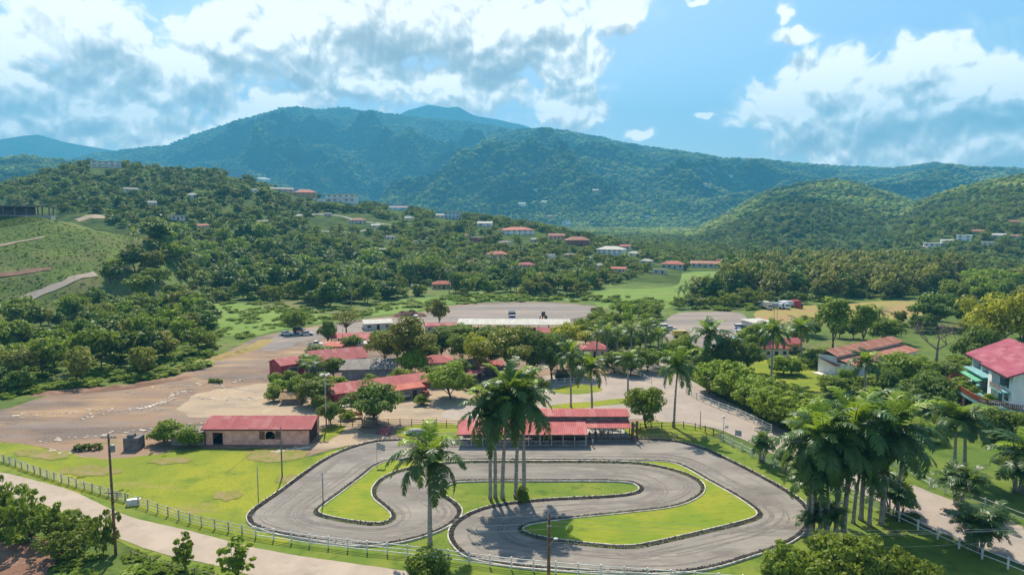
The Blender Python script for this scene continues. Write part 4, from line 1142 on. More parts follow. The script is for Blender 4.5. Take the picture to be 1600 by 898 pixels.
# royal palms: base pixel, top pixel, crown radius
for key, px, py, tp, rd, lb in [
    ('royal_lone', 672, 851, 672, 62, 'lone royal palm inside the left track loop'),
    ('royal_a', 766, 779, 612, 42, 'leftmost palm of the tight group on the infield'),
    ('royal_b', 774, 777, 594, 42, 'slim palm, second from the left in the infield group'),
    ('royal_c', 785, 778, 574, 47, 'tallest palm in the middle of the infield group'),
    ('royal_a', 806, 775, 584, 47, 'palm right of the tallest one in the infield group'),
    ('royal_b', 819, 773, 596, 48, 'rightmost palm of the infield group'),
    ('royal_b', 892, 636, 532, 28, 'palm standing in the drive behind the pavilion, left one'),
    ('royal_a', 925, 646, 554, 31, 'dense palm behind the pavilion roof'),
    ('royal_b', 981, 618, 548, 27, 'palm beside the drive, right of the dense one'),
    ('royal_a', 1053, 668, 545, 34, 'palm at the bend of the entrance road'),
    ('royal_c', 1101, 585, 502, 37, 'big dark palm in front of the car park'),
    ('royal_b', 1205, 592, 500, 29, 'palm on the left of the garden lawn'),
    ('royal_a', 1252, 565, 498, 27, 'palm in the middle of the garden lawn'),
    ('royal_b', 1350, 630, 548, 32, 'palm in front of the terracotta house'),
    ('royal_a', 1260, 835, 652, 54, 'leftmost palm of the tall cluster beside the track'),
    ('royal_b', 1270, 832, 690, 46, 'shorter palm in the tall cluster beside the track'),
    ('royal_c', 1281, 838, 636, 52, 'leaning palm, third from the left in the roadside cluster'),
    ('royal_b', 1306, 834, 655, 52, 'palm left of the thick-trunked one in the roadside cluster'),
    ('royal_a', 1318, 832, 616, 62, 'thick-trunked tallest palm of the roadside cluster'),
    ('royal_b', 1345, 812, 632, 54, 'palm right of the thick-trunked one'),
    ('royal_c', 1358, 821, 648, 52, 'dark-trunked palm near the white fence'),
    ('royal_a', 1377, 819, 620, 62, 'rightmost palm of the roadside cluster'),
    ('royal_b', 1266, 838, 716, 44, 'low palm at the left foot of the roadside cluster'),
    ('royal_c', 1293, 838, 700, 44, 'low palm between the left trunks of the roadside cluster'),
    ('royal_a', 1333, 817, 706, 46, 'short palm in the middle of the roadside cluster'),
    ('royal_b', 1402, 806, 672, 52, 'palm just right of the roadside cluster by the fence'),
    ('royal_a', 1490, 748, 626, 48, 'left palm of the pair on the pasture'),
    ('royal_b', 1506, 746, 632, 50, 'right palm of the pair on the pasture'),
    ('royal_c', 1608, 815, 684, 66, 'palm cut by the right edge'),
    ('palm_mid', 932, 566, 510, 22, 'left end palm of the row behind the red roof'),
    ('palm_mid', 948, 569, 506, 22, 'second palm of the row behind the red roof'),
    ('palm_mid', 964, 566, 510, 22, 'third palm of the row behind the red roof'),
    ('palm_mid', 986, 572, 504, 24, 'fourth palm of the row behind the red roof'),
    ('palm_mid', 1008, 566, 498, 25, 'fifth palm of the row, tallest one'),
    ('palm_mid', 1028, 570, 512, 22, 'right end palm of the row behind the red roof'),
    ('coco', 1058, 480, 446, 11, 'far palm standing alone at the field edge'),
    ('coco', 1075, 480, 440, 11, 'taller far palm at the field edge'),
    ('coco', 1102, 464, 430, 9, 'distant palm at the back of the green field'),
    ('coco', 482, 604, 560, 24, 'small palm in the garden left of the hall'),
    ('palm_mid', 1372, 520, 480, 20, 'small palm behind the terracotta house'),
    ('coco', 1556, 535, 496, 14, 'slim little palm beside the big house'),
    ('palm_mid', 1425, 660, 616, 26, 'low palm by the dark dome tree'),
    ]:
    put(key, px, py, tp, rd * (2.35 if py > 760 and px < 1400 and px != 672 else 2.0), lb)
for key, px, py, tp, wd, lb in [('clump_b', 1290, 832, 772, 60, 'bushy palm clump at the feet of the roadside cluster'), ('clump', 1262, 836, 784, 44, 'small bushy palm at the left foot of the roadside cluster'), ('clump', 1495, 792, 714, 84, 'multi-stemmed palm clump on the far verge of the road'), ('clump_b', 1532, 862, 784, 96, 'large multi-stemmed palm clump beside the white fence'),
                                ('clump', 1390, 806, 738, 78, 'feathery palm clump behind the roadside cluster'), ('clump_b', 1190, 722, 668, 44, 'small palm clump at the bend of the white fence'),
                                ('clump', 1225, 740, 690, 40, 'second small palm clump right of the bend'), ('clump_b', 1590, 770, 700, 80, 'palm clump at the right edge by the pasture')]:
    put(key, px, py, tp, wd, lb)

# ------------------------------------------------------------------ scattered woods: trees as objects nearby, one mass far off
def pip(px, py, poly):
    px = np.asarray(px); py = np.asarray(py)
    ins = np.zeros(px.shape, bool)
    n = len(poly)
    for i in range(n):
        x1, y1 = poly[i]; x2, y2 = poly[(i + 1) % n]
        c = ((y1 > py) != (y2 > py)) & (px < (x2 - x1) * (py - y1) / (y2 - y1 + 1e-12) + x1)
        ins ^= c
    return ins
def grid_pts(sp, d0, d1, a0=-0.72, a1=0.72, seed=0, jit=0.6):
    rng = np.random.default_rng(seed)
    x = np.arange(-d1 * 0.75, d1 * 0.75, sp); y = np.arange(0, d1, sp)
    X, Y = np.meshgrid(x, y)
    X = X + rng.uniform(-jit, jit, X.shape) * sp; Y = Y + rng.uniform(-jit, jit, Y.shape) * sp
    X, Y = X.ravel(), Y.ravel()
    d = np.hypot(X, Y); a = np.arctan2(X, Y)
    k = (d > d0) & (d <= d1) & (a > a0) & (a < a1)
    X, Y = X[k], Y[k]
    Z = terrain(X, Y)
    px, py, _ = proj(X, Y, Z)
    return X, Y, Z, px, py
HOUSES = [  # centre x, base y, width, height in photograph pixels, storeys, wall, roof, roof kind, label
    (166, 262, 44, 10, 2, 'white', 'white', 'flat', 'long white villa on the hilltop at the left'),
    (369, 276, 26, 11, 2, 'darkconcrete', 'concrete', 'flat', 'unfinished grey concrete block on the hill crest'),
    (412, 285, 24, 7, 1, 'white', 'roofpale', 'hip', 'small white house below the hill crest'),
    (442, 300, 36, 7, 1, 'cream', 'roofgrey', 'gable', 'low house with a dark grey roof on the crest'),
    (478, 309, 34, 13, 2, 'ochre', 'rooforange', 'hip', 'yellow-orange house with an orange roof'),
    (532, 316, 48, 13, 2, 'white', 'white', 'flat', 'big white villa with long balconies'),
    (498, 317, 18, 7, 1, 'white', 'white', 'flat', 'white annex left of the big villa'),
    (560, 349, 26, 8, 1, 'cream', 'roofterra', 'hip', 'house with a brown-red hip roof inside the curved driveway'),
    (588, 356, 16, 6, 1, 'cream', 'roofpale', 'gable', 'little pale house beside the curved driveway'),
    (622, 328, 34, 6, 1, 'cream', 'roofterra', 'gable', 'low pale house on the crest right of the villa'),
    (706, 342, 26, 12, 2, 'bluewhite', 'roofpale', 'flat', 'pale blue-white two-storey house on the slope'),
    (688, 340, 14, 6, 1, 'white', 'roofpale', 'gable', 'small white shed left of the blue-white house'),
    (757, 354, 24, 8, 1, 'white', 'roofpale', 'gable', 'white cottage on the slope'),
    (745, 380, 20, 9, 1, 'redwall', 'roofpale', 'flat', 'small dark red flat-roofed house standing on the slope'),
    (812, 367, 50, 12, 2, 'white', 'rooforange', 'hip', 'wide white house with a pale orange roof'),
    (777, 404, 34, 11, 1, 'pinkwall', 'rooforange', 'hip', 'pink house with an orange hip roof'),
    (690, 452, 30, 13, 1, 'ochre', 'rooforange', 'hip', 'small orange house at the edge of the wood'),
    (648, 452, 12, 6, 1, 'cream', 'roofpale', 'gable', 'tiny pale shed left of the orange house'),
    (590, 396, 32, 7, 1, 'cream', 'roofpale', 'flat', 'long cream house half hidden in the wood'),
    (530, 430, 28, 6, 1, 'cream', 'roofterra', 'gable', 'tan-roofed house deep in the wood'),
    (870, 374, 26, 9, 1, 'pinkwall', 'roofterra', 'gable', 'brown-roofed house on the slope'),
    (904, 384, 38, 14, 2, 'redbrown', 'roofterra', 'hip', 'red-brown two-storey house among the valley trees'),
    (952, 398, 44, 13, 2, 'white', 'roofpale', 'hip', 'pale house with white hip roofs in the valley'),
    (975, 390, 20, 8, 1, 'cream', 'rooforange', 'gable', 'orange-roofed annex behind the pale house'),
    (860, 408, 18, 10, 1, 'white', 'roofpale', 'flat', 'small white house among the trees'),
    (823, 420, 26, 10, 1, 'pinkwall', 'roofred', 'hip', 'red-roofed house among the trees'),
    (800, 430, 22, 8, 1, 'bluewhite', 'roofgrey', 'gable', 'bluish house below the red-roofed one'),
    (1050, 420, 36, 12, 1, 'cream', 'rooforange', 'hip', 'cream house with a red roof behind the green field'),
    (1102, 418, 46, 10, 1, 'cream', 'roofterra', 'gable', 'long house with a tan roof behind the green field'),
    (965, 425, 26, 8, 1, 'cream', 'rooforange', 'gable', 'low house with an orange roof left of the field'),
    (275, 345, 26, 8, 1, 'cream', 'roofpale', 'flat', 'long cream house on the left hill'),
    (318, 356, 18, 6, 1, 'cream', 'rooforange', 'gable', 'orange-roofed house on the left hill'),
    (1506, 377, 22, 9, 2, 'white', 'white', 'flat', 'white house on the right-hand slope'),
    (1542, 384, 26, 6, 1, 'white', 'roofpale', 'flat', 'long low white house on the right-hand slope'),
    (1460, 386, 30, 6, 1, 'white', 'roofpale', 'flat', 'low white building in the trees at right'),
    (1582, 351, 18, 7, 1, 'pinkwall', 'roofterra', 'gable', 'pink house high on the right-hand slope'),
    (1530, 366, 22, 7, 1, 'ochre', 'roofterra', 'gable', 'tan house above the white one at right'),
    (815, 322, 14, 5, 1, 'white', 'roofpale', 'gable', 'tiny white house at the mountain foot'),
    (885, 352, 14, 7, 1, 'white', 'roofpale', 'flat', 'white block-shaped house at the mountain foot'),
    (850, 318, 10, 4, 1, 'white', 'roofpale', 'gable', 'tiny pale house at the mountain foot'),
    (455, 318, 17, 5, 1, 'ochre', 'roofterra', 'flat', 'small ochre house with a brown-red roof on the middle slope of the house hill'),
    (512, 338, 12, 6, 1, 'cream', 'roofgrey', 'gable', 'narrow cream-walled house with a grey roof on the middle slope of the house hill'),
    (640, 346, 15, 8, 1, 'white', 'roofpale', 'gable', 'low white-walled house with a pale roof on the middle slope of the house hill'),
    (725, 372, 18, 6, 1, 'white', 'rooforange', 'gable', 'tiny white-walled house with an orange roof on the middle slope of the house hill'),
    (790, 384, 21, 8, 1, 'cream', 'roofgrey', 'hip', 'small cream-walled house with a grey roof in the valley trees near the green field'),
    (834, 378, 12, 6, 1, 'cream', 'roofpale', 'hip', 'narrow cream-walled house with a pale roof in the valley trees near the green field'),
    (890, 402, 22, 6, 1, 'ochre', 'roofgrey', 'hip', 'wide ochre house with a grey roof in the valley trees near the green field'),
    (920, 408, 18, 7, 1, 'bluewhite', 'roofpale', 'gable', 'tiny bluish-white house with a pale roof in the valley trees near the green field'),
    (935, 418, 14, 6, 1, 'white', 'roofpale', 'gable', 'small white-walled house with a pale roof in the valley trees near the green field'),
    (842, 434, 17, 7, 1, 'white', 'roofterra', 'flat', 'low white-walled house with a brown-red roof in the valley trees near the green field'),
    (770, 428, 14, 8, 1, 'bluewhite', 'roofterra', 'flat', 'wide bluish-white house with a brown-red roof in the valley trees near the green field'),
    (735, 414, 12, 7, 1, 'bluewhite', 'rooforange', 'gable', 'tiny bluish-white house with an orange roof on the middle slope of the house hill'),
    (655, 382, 21, 5, 1, 'white', 'roofpale', 'flat', 'narrow white-walled house with a pale roof on the middle slope of the house hill'),
    (610, 374, 14, 6, 1, 'white', 'roofgrey', 'gable', 'low white-walled house with a grey roof on the middle slope of the house hill'),
    (560, 402, 17, 7, 1, 'cream', 'roofpale', 'gable', 'wide cream-walled house with a pale roof on the middle slope of the house hill'),
    (460, 378, 13, 6, 1, 'white', 'roofpale', 'gable', 'small white-walled house with a pale roof on the middle slope of the house hill'),
    (410, 350, 17, 6, 1, 'ochre', 'roofgrey', 'gable', 'narrow ochre house with a grey roof on the left hill'),
    (395, 300, 20, 5, 1, 'white', 'roofgrey', 'gable', 'low white-walled house with a grey roof on the left hill'),
    (300, 310, 16, 8, 1, 'bluewhite', 'roofpale', 'hip', 'tiny bluish-white house with a pale roof on the left hill'),
    (238, 322, 13, 8, 1, 'bluewhite', 'roofpale', 'gable', 'small bluish-white house with a pale roof on the left hill'),
    (205, 300, 21, 7, 1, 'cream', 'roofgrey', 'gable', 'narrow cream-walled house with a grey roof on the left hill'),
    (1010, 412, 19, 7, 1, 'bluewhite', 'roofpale', 'hip', 'wide bluish-white house with a pale roof in the valley trees near the green field'),
    (1030, 428, 21, 6, 1, 'cream', 'roofgrey', 'flat', 'tiny cream-walled house with a grey roof in the valley trees near the green field'),
    (990, 400, 18, 7, 1, 'white', 'roofpale', 'hip', 'small white-walled cottage with a pale roof, lower one in the valley trees'),
    (1130, 414, 20, 8, 1, 'ochre', 'rooforange', 'flat', 'low ochre house with an orange roof in the valley trees near the green field'),
    (1440, 392, 17, 8, 1, 'bluewhite', 'roofgrey', 'gable', 'wide bluish-white house with a grey roof on the wooded slope at right'),
    (1480, 380, 18, 6, 1, 'white', 'roofpale', 'gable', 'tiny white-walled house with a pale roof on the wooded slope at right'),
    (1560, 372, 19, 7, 1, 'cream', 'roofpale', 'gable', 'narrow cream-walled house with a pale roof on the wooded slope at right'),
    (1590, 372, 21, 5, 1, 'white', 'roofterra', 'gable', 'low white-walled house with a brown-red roof on the wooded slope at right'),
    (1225, 410, 22, 7, 1, 'white', 'roofgrey', 'flat', 'wide white-walled house with a grey roof on the wooded slope at right'),
    (930, 300, 10, 4, 1, 'ochre', 'roofpale', 'gable', 'small ochre house with a pale roof high on the mountain slope'),
    (1100, 290, 10, 4, 1, 'bluewhite', 'roofterra', 'gable', 'narrow bluish-white house with a brown-red roof high on the mountain slope'),
    (1140, 276, 9, 4, 1, 'white', 'roofterra', 'gable', 'low white-walled house with a brown-red roof high on the mountain slope'),
    (860, 340, 11, 3, 1, 'ochre', 'rooforange', 'hip', 'tiny ochre house with an orange roof high on the mountain slope'),
    (1010, 340, 9, 3, 1, 'white', 'roofpale', 'flat', 'small white-walled house with a pale roof high on the mountain slope'),
    (835, 300, 11, 4, 1, 'cream', 'roofgrey', 'gable', 'narrow cream-walled house with a grey roof high on the mountain slope'),
]
M['ochre'] = mat('ochre_wall', (0.55, 0.36, 0.14), 0.85, 0.1, 0.7)
M['bluewhite'] = mat('blue_white_wall', (0.55, 0.62, 0.66), 0.85, 0.08, 0.7)
M['redbrown'] = mat('red_brown_wall', (0.36, 0.13, 0.10), 0.85, 0.15, 0.7)
CLEAR = [
    [(30, 520), (60, 514), (138, 514), (138, 532), (60, 546), (25, 546)],
    [(95, 352), (110, 335), (165, 333), (172, 350), (140, 362)],
    [(480, 350), (500, 334), (570, 334), (615, 347), (606, 360), (560, 364), (490, 360)],
    [(905, 470), (920, 455), (985, 438), (1010, 425), (1130, 420), (1140, 432), (1110, 452), (1080, 470), (1040, 490), (960, 490)],
    [(985, 302), (990, 294), (1030, 291), (1062, 296), (1058, 303), (1010, 301)],
    [(-20, 320), (70, 318), (120, 345), (160, 352), (240, 366), (240, 385), (150, 430), (110, 442), (50, 470), (-20, 500)],
    [(1180, 508), (1178, 486), (1240, 476), (1430, 466), (1445, 478), (1430, 500)],
    [(660, 342), (720, 340), (735, 352), (690, 356)],
    [(-20, 478), (50, 458), (110, 434), (158, 422), (165, 440), (112, 464), (60, 488), (-20, 516)],
]
for h in HOUSES:
    CLEAR.append([(h[0] - h[2] / 2 - 3, h[1] - 5), (h[0] + h[2] / 2 + 3, h[1] - 5), (h[0] + h[2] / 2 + 1, h[1] + (9 if h[2] > 22 else 6)), (h[0] - h[2] / 2 - 1, h[1] + (9 if h[2] > 22 else 6))])
EDGE_GREEN = [(305, 500), (315, 472), (440, 470), (500, 482), (600, 474), (680, 462), (950, 462), (960, 492), (700, 500), (560, 515), (420, 560), (330, 560), (310, 530)]
def clear_mask(px, py):
    k = np.zeros(px.shape, bool)
    for c in CLEAR: k |= pip(px, py, c)
    return k
FLATZONE = [(-300, 600), (0, 618), (230, 600), (320, 572), (325, 540), (310, 500), (315, 474), (440, 472), (500, 480), (600, 474), (660, 462), (930, 464), (960, 490), (1040, 484), (1170, 482), (1260, 476), (1440, 474), (1480, 470), (1540, 455), (1750, 440), (2100, 480), (2100, 1400), (-600, 1400), (-600, 600)]

woods = [
    ('bank', [(-90, 500), (0, 498), (55, 482), (100, 462), (150, 440), (250, 442), (322, 476), (322, 545), (300, 566), (235, 588), (150, 598), (60, 608), (-90, 626)], 9.6,
     ['mid_dark', 'mid_mid', 'mid_dark', 'mid_olive', 'mid_bright', 'mid_flat', 'mid_tall'], (6, 12), 'trees of the dense wooded bank at the left of the yard', 'tree in the dense wood on the left bank of the yard', 0, 620),
    ('slope', [(120, 438), (165, 408), (250, 382), (350, 368), (450, 385), (560, 392), (640, 404), (700, 415), (700, 452), (655, 464), (600, 474), (500, 480), (440, 470), (315, 470), (250, 442)], 21,
     ['mid_dark', 'mid_mid', 'mid_olive', 'mid_tall', 'mid_bright', 'mid_flat', 'mid_dark'], (10, 17), 'trees of the wood on the lower hill slope', 'tree in the thick wood on the lower hill behind the far lot', 300, 640),
    ('belt', [(700, 460), (700, 425), (800, 430), (900, 440), (930, 452), (900, 463)], 13.0,
     ['mid_mid', 'mid_olive', 'mid_dark', 'mid_flat', 'mid_bright'], (8, 12), 'trees of the belt behind the far lot', 'tree in the belt of trees behind the far parking lot', 300, 700),
    ('bamboo', [(1090, 482), (1080, 462), (1125, 446), (1160, 430), (1260, 418), (1440, 416), (1500, 430), (1470, 462), (1420, 466), (1240, 472), (1170, 480)], 17.5,
     ['mid_bamboo', 'mid_bamboo', 'mid_bamboo', 'mid_dark'], (13, 19), 'feathery clumps of the wood beyond the field', 'clump in the wood beyond the dry field', 300, 900),
    ('rightwood', [(1440, 500), (1450, 478), (1490, 456), (1540, 444), (1760, 432), (1900, 470), (1760, 530), (1640, 540), (1560, 530), (1500, 540)], 14,
     ['mid_olive', 'mid_mid', 'mid_bright', 'mid_dark', 'mid_olive'], (8, 13), 'trees of the mixed wood at the right', 'tree in the mixed wood behind the maroon-roofed house', 180, 900),
    ('thicket', [(900, 522), (930, 500), (960, 486), (1030, 486), (1040, 500), (1028, 520), (1040, 548), (1010, 556), (935, 552)], 8.5,
     ['mid_bright', 'mid_mid', 'mid_flat'], (5, 7.5), 'leafy trees between the two parking lots', 'tree in the thicket between the two lots', 180, 700),
    ('gardenwood', [(1230, 560), (1260, 520), (1300, 508), (1440, 508), (1500, 545), (1520, 600), (1470, 600), (1400, 565), (1300, 545)], 11.0,
     ['mid_mid', 'mid_dark', 'mid_olive'], (5.5, 8), 'trees behind the terracotta house', 'garden tree around the terracotta-roofed house', 100, 400),
]
HOUSE_ZONES = [[(1405, 600), (1405, 520), (1525, 520), (1525, 600)], [(1270, 575), (1290, 540), (1430, 512), (1435, 560), (1370, 600), (1290, 610)]]
nt = 0
for nm, poly, sp, kinds, (h0, h1), grp, lb, d0, d1 in woods:
    X, Y, Z, px, py = grid_pts(sp, max(d0, 60), d1 if d1 < 900 else 900, seed=len(nm) * 7 + 1)
    k = pip(px, py, poly) & ~clear_mask(px, py) & (px > -60) & (px < 1670)
    for zz in HOUSE_ZONES: k &= ~pip(px, py, zz)
    X, Y, Z = X[k], Y[k], Z[k]
    for x, y, z in zip(X, Y, Z):
        key = rs.choice(kinds)
        H = rs.uniform(h0, h1)
        look = {'mid_dark': 'dark dense', 'mid_mid': 'mid green rounded', 'mid_olive': 'olive loose-crowned', 'mid_bright': 'bright leafy', 'mid_flat': 'flat-topped spreading', 'mid_tall': 'tall narrow', 'mid_bamboo': 'feathery olive'}[key]
        put(key, 0, 0, P=Vector((x, y, z - 0.3)), H=H, W=H * rs.uniform(0.40, 0.56), label=look + ' ' + lb, group=grp)
        nt += 1
    print('WOOD', nm, len(X))
# the hedge-like row of trees along the entrance road
row = catmull([G(a, b).to_2d() for a, b in [(1092, 612), (1130, 632), (1170, 652), (1215, 680), (1262, 700), (1310, 724)]], False, 3.4)
for i, p in enumerate(row):
    for j, (dx, dy) in enumerate(((2.0, 2.0), (6.5, 5.5), (11.5, 9.0), (17, 13))):
        if j == 3: continue
        if j == 2 and p.x > 42: continue
        q = Vector((p.x + dx + rs.uniform(-1, 1), p.y + dy + rs.uniform(-1, 1), 0))
        H = rs.uniform(5.8, 7.6)
        ro = put('mid_bright' if rs.random() < .7 else 'mid_mid', 0, 0, P=q, H=H, W=H * 0.55, label='bright green tree in the dense row along the entrance road', group='row of trees along the entrance road')
        ro.name = 'roadside_tree'
        nt += 1
# palms standing in the slope wood
X, Y, Z, px, py = grid_pts(30, 320, 620, seed=5)
k = pip(px, py, woods[1][1]) | pip(px, py, woods[2][1])
for x, y, z in list(zip(X[k], Y[k], Z[k]))[:40]:
    put('coco', 0, 0, P=Vector((x, y, z)), H=rs.uniform(14, 18), W=4.2, label='tall palm rising out of the wood on the lower hill', group='palms in the hill wood')
print('TREES', nt)

# far forest: one mass, grown on scattered points
def gn_scatter(name, label, pts, scl, srcs, m_list, cols=None):
    """an object of kind stuff that carries one small crown per point"""
    me = bpy.data.meshes.new(name)
    pts = np.asarray(pts, np.float32)
    me.vertices.add(len(pts)); me.vertices.foreach_set('co', pts.ravel())
    a = me.attributes.new('sc', 'FLOAT_VECTOR', 'POINT'); a.data.foreach_set('vector', np.asarray(scl, np.float32).ravel())
    a = me.attributes.new('rot', 'FLOAT', 'POINT'); a.data.foreach_set('value', np.random.default_rng(3).uniform(0, 6.28, len(pts)).astype(np.float32))
    o = link(name, me)
    col = bpy.data.collections.new(name + '_kinds')
    for s in srcs:
        col.objects.link(s)
    g = bpy.data.node_groups.new(name, 'GeometryNodeTree')
    g.interface.new_socket('Geometry', in_out='INPUT', socket_type='NodeSocketGeometry')
    g.interface.new_socket('Geometry', in_out='OUTPUT', socket_type='NodeSocketGeometry')
    N = NT(g)
    gi = N.n('NodeGroupInput'); go = N.n('NodeGroupOutput')
    ci = N.n('GeometryNodeCollectionInfo', {'Separate Children': True, 'Reset Children': True})
    ci.inputs[0].default_value = col
    asc = N.n('GeometryNodeInputNamedAttribute', {'Name': 'sc'}, data_type='FLOAT_VECTOR')
    aro = N.n('GeometryNodeInputNamedAttribute', {'Name': 'rot'}, data_type='FLOAT')
    cx = N.n('ShaderNodeCombineXYZ', {2: aro.outputs['Attribute']})
    io = N.n('GeometryNodeInstanceOnPoints', {'Points': gi.outputs[0], 'Instance': ci.outputs[0], 'Pick Instance': True, 'Rotation': cx.outputs[0], 'Scale': asc.outputs['Attribute']})
    g.links.new(io.outputs[0], go.inputs[0])
    md = o.modifiers.new('scatter', 'NODES'); md.node_group = g
    return tag(o, label, None, None, 'stuff')
def src_crown(name, seed, m, n, leaves, ls, sq=0.75, Rr=0.5, H=1.0, rc=0.32, top=1.0):
    me, _ = crown_mesh(name, seed, H, 0.02, Rr, n, leaves, ls, m, top, rc, 1.0, sq)
    return bpy.data.objects.new(name, me)
def blob_src(name, seed, m):
    """bumpy closed crown for very distant trees"""
    bm = bmesh.new(); bmesh.ops.create_icosphere(bm, subdivisions=3, radius=0.5)
    for v in bm.verts:
        k = 1 + 0.55 * mnoise.fractal(v.co * 3.2 + Vector((seed, 0, 0)), 0.8, 2.2, 4)
        v.co = v.co * k; v.co.z = v.co.z * 0.9 + 0.40
    me = bpy.data.meshes.new(name); bm.to_mesh(me); bm.free(); me.materials.append(m); me.shade_smooth()
    return bpy.data.objects.new(name, me)
M['lf_far2'] = leaf_mat('leaf_far_light', (0.05, 0.085, 0.018), (0.14, 0.165, 0.04), 0.25, 0.05, 0.7, 0.7)
near_src = [src_crown('far_crown', 61 + i, m, 18, 30, 0.085, sq) for i, (m, sq) in enumerate(((M['lf_far'], .75), (M['lf_mid'], .75), (M['lf_far2'], .55), (M['lf_far'], 1.1), (M['lf_olive'], .6), (M['lf_dark'], .8)))]
far_src = [blob_src('far_blob', 3 * i, m) for i, m in enumerate((M['lf_blob'], M['lf_blob'], M['lf_blob2'], M['lf_blob']))]
pts, scl = [], []
rng = np.random.default_rng(11)
THING_ZONES = [w[1] for w in woods]
def add_band(sp, d0, d1, hh, seed, skip_things=True, thin=0.0, wmul=1.15):
    X, Y, Z, px, py = grid_pts(sp, d0, d1, seed=seed)
    k = ~clear_mask(px, py) & ~pip(px, py, FLATZONE)
    if skip_things:
        for ti, tz in enumerate(THING_ZONES):
            if ti not in (1, 2, 3): k &= ~(pip(px, py, tz))
    dens = fbm(X / 60, Y / 60, 3, 8)
    k &= rng.uniform(size=len(X)) > thin * (dens < 0.5)
    X, Y, Z = X[k], Y[k], Z[k]
    n = len(X)
    h = rng.uniform(hh[0], hh[1], n) * (0.75 + 0.5 * fbm(X / 90, Y / 90, 2, 5))
    w = h * rng.uniform(0.85, 1.25, n) * wmul
    return np.stack([X, Y, Z - h * 0.12], -1), np.stack([w, w, h], -1)
for a in ((7.5, 200, 560, (4, 9), 1, True, 0.5), (8.5, 560, 900, (4, 10), 2, True, 0.4), (9.0, 900, 1300, (4, 10), 3, True, 0.4)):
    p, s = add_band(*a); pts.append(p); scl.append(s)
P_, S_ = np.concatenate(pts), np.concatenate(scl); print('NEARFOREST', len(P_))
gn_scatter('forest', 'continuous green woodland covering the nearer hills', P_, S_, near_src, None)
pts, scl = [], []
for a in ((10.5, 1300, 2000, (6, 13), 4, False, 0.4), (13.5, 2000, 3000, (7, 15), 5, False, 0.35), (19, 3000, 4600, (9, 18), 6, False, 0.25, 1.35), (28, 4600, 6900, (8, 14), 7, False, 0.3, 2.0)):
    p, s = add_band(*a); pts.append(p); scl.append(s)
P_, S_ = np.concatenate(pts), np.concatenate(scl); print('FARFOREST', len(P_))
gn_scatter('forest', 'distant forest cloaking the mountains', P_, S_, far_src, None)
# low growth: vines and weeds
M['lf_low'] = leaf_mat('leaf_low_growth', (0.05, 0.10, 0.014), (0.11, 0.17, 0.022), 0.4, 0.03, 0.7, 0.5, 0.1)
low_src = [src_crown('low_growth', 81 + i, m, 9, 26, 0.15, 0.6, 0.6, 0.8) for i, m in enumerate((M['lf_low'], M['lf_bright'], M['lf_low'], M['lf_low']))]
lp, lsz = [], []
def low(sp, d0, d1, polys, hh, seed, thin=0.0, avoid=()):
    X, Y, Z, px, py = grid_pts(sp, d0, d1, seed=seed, jit=1.3)
    k = np.zeros(px.shape, bool)
    for q in polys: k |= pip(px, py, q)
    for q in avoid: k &= ~pip(px, py, q)
    k &= fbm(X / 7, Y / 7, 3, seed) > thin
    X, Y, Z = X[k], Y[k], Z[k]; n = len(X)
    h = rng.uniform(*hh, n); w = h * rng.uniform(1.6, 3.0, n)
    lp.append(np.stack([X, Y, Z - 0.15], -1)); lsz.append(np.stack([w, w, h], -1))
low(1.5, 280, 520, [[(-60, 342), (60, 338), (150, 362), (240, 370), (262, 385), (180, 420), (130, 446), (60, 490), (-60, 510)]], (0.22, 0.5), 31, 0.0,
    [[(-60, 434), (0, 427), (82, 417), (85, 425), (0, 436), (-60, 444)], [(-60, 512), (0, 488), (55, 470), (150, 433), (150, 424), (50, 459), (0, 477), (-60, 500)], [(-60, 396), (70, 374), (72, 368), (-60, 386)]])
low(3.0, 200, 400, [[(310, 500), (318, 474), (440, 472), (500, 484), (640, 470), (640, 484), (560, 494), (500, 502), (430, 516), (395, 524), (345, 545), (318, 560)]], (0.7, 1.8), 32, 0.52)
low(3.5, 250, 420, [[(640, 470), (640, 482), (700, 476), (880, 469), (960, 476), (1000, 484), (1180, 486), (1180, 478), (960, 462), (700, 462)]], (1.2, 2.6), 33, 0.5)
low(2.6, 120, 300, [[(-90, 560), (330, 500), (330, 570), (235, 596), (150, 604), (60, 614), (-90, 640)]], (1.0, 2.2), 34, 0.35)
low(3.0, 110, 300, [[(1030, 548), (1300, 548), (1480, 580), (1480, 560), (1640, 560), (1640, 640), (1460, 640), (1350, 640), (1310, 612), (1160, 612), (1030, 580)]], (0.8, 2.0), 35, 0.52, [[(1165, 600), (1170, 556), (1310, 556), (1320, 610), (1220, 616)], [(985, 545), (1030, 560), (1065, 585), (1110, 612), (1110, 650), (1000, 640)]])
low(1.1, 74, 110, [[(80, 905), (95, 870), (150, 860), (190, 852), (250, 874), (330, 896), (400, 912), (400, 940), (60, 940)], [(-40, 800), (90, 790), (180, 835), (180, 850), (100, 850), (-40, 846)]], (0.4, 0.95), 36, 0.38)
low(1.0, 74, 130, [[(60, 735), (100, 735), (260, 785), (250, 795), (150, 765)], [(200, 706), (300, 700), (330, 702), (240, 716)], [(660, 775), (850, 776), (840, 786), (745, 792)]], (0.15, 0.5), 37, 0.55)
gn_scatter('undergrowth', 'low vines, weeds and scrub on open ground', np.concatenate(lp), np.concatenate(lsz), low_src, None)
print('LOW', sum(map(len, lp)))
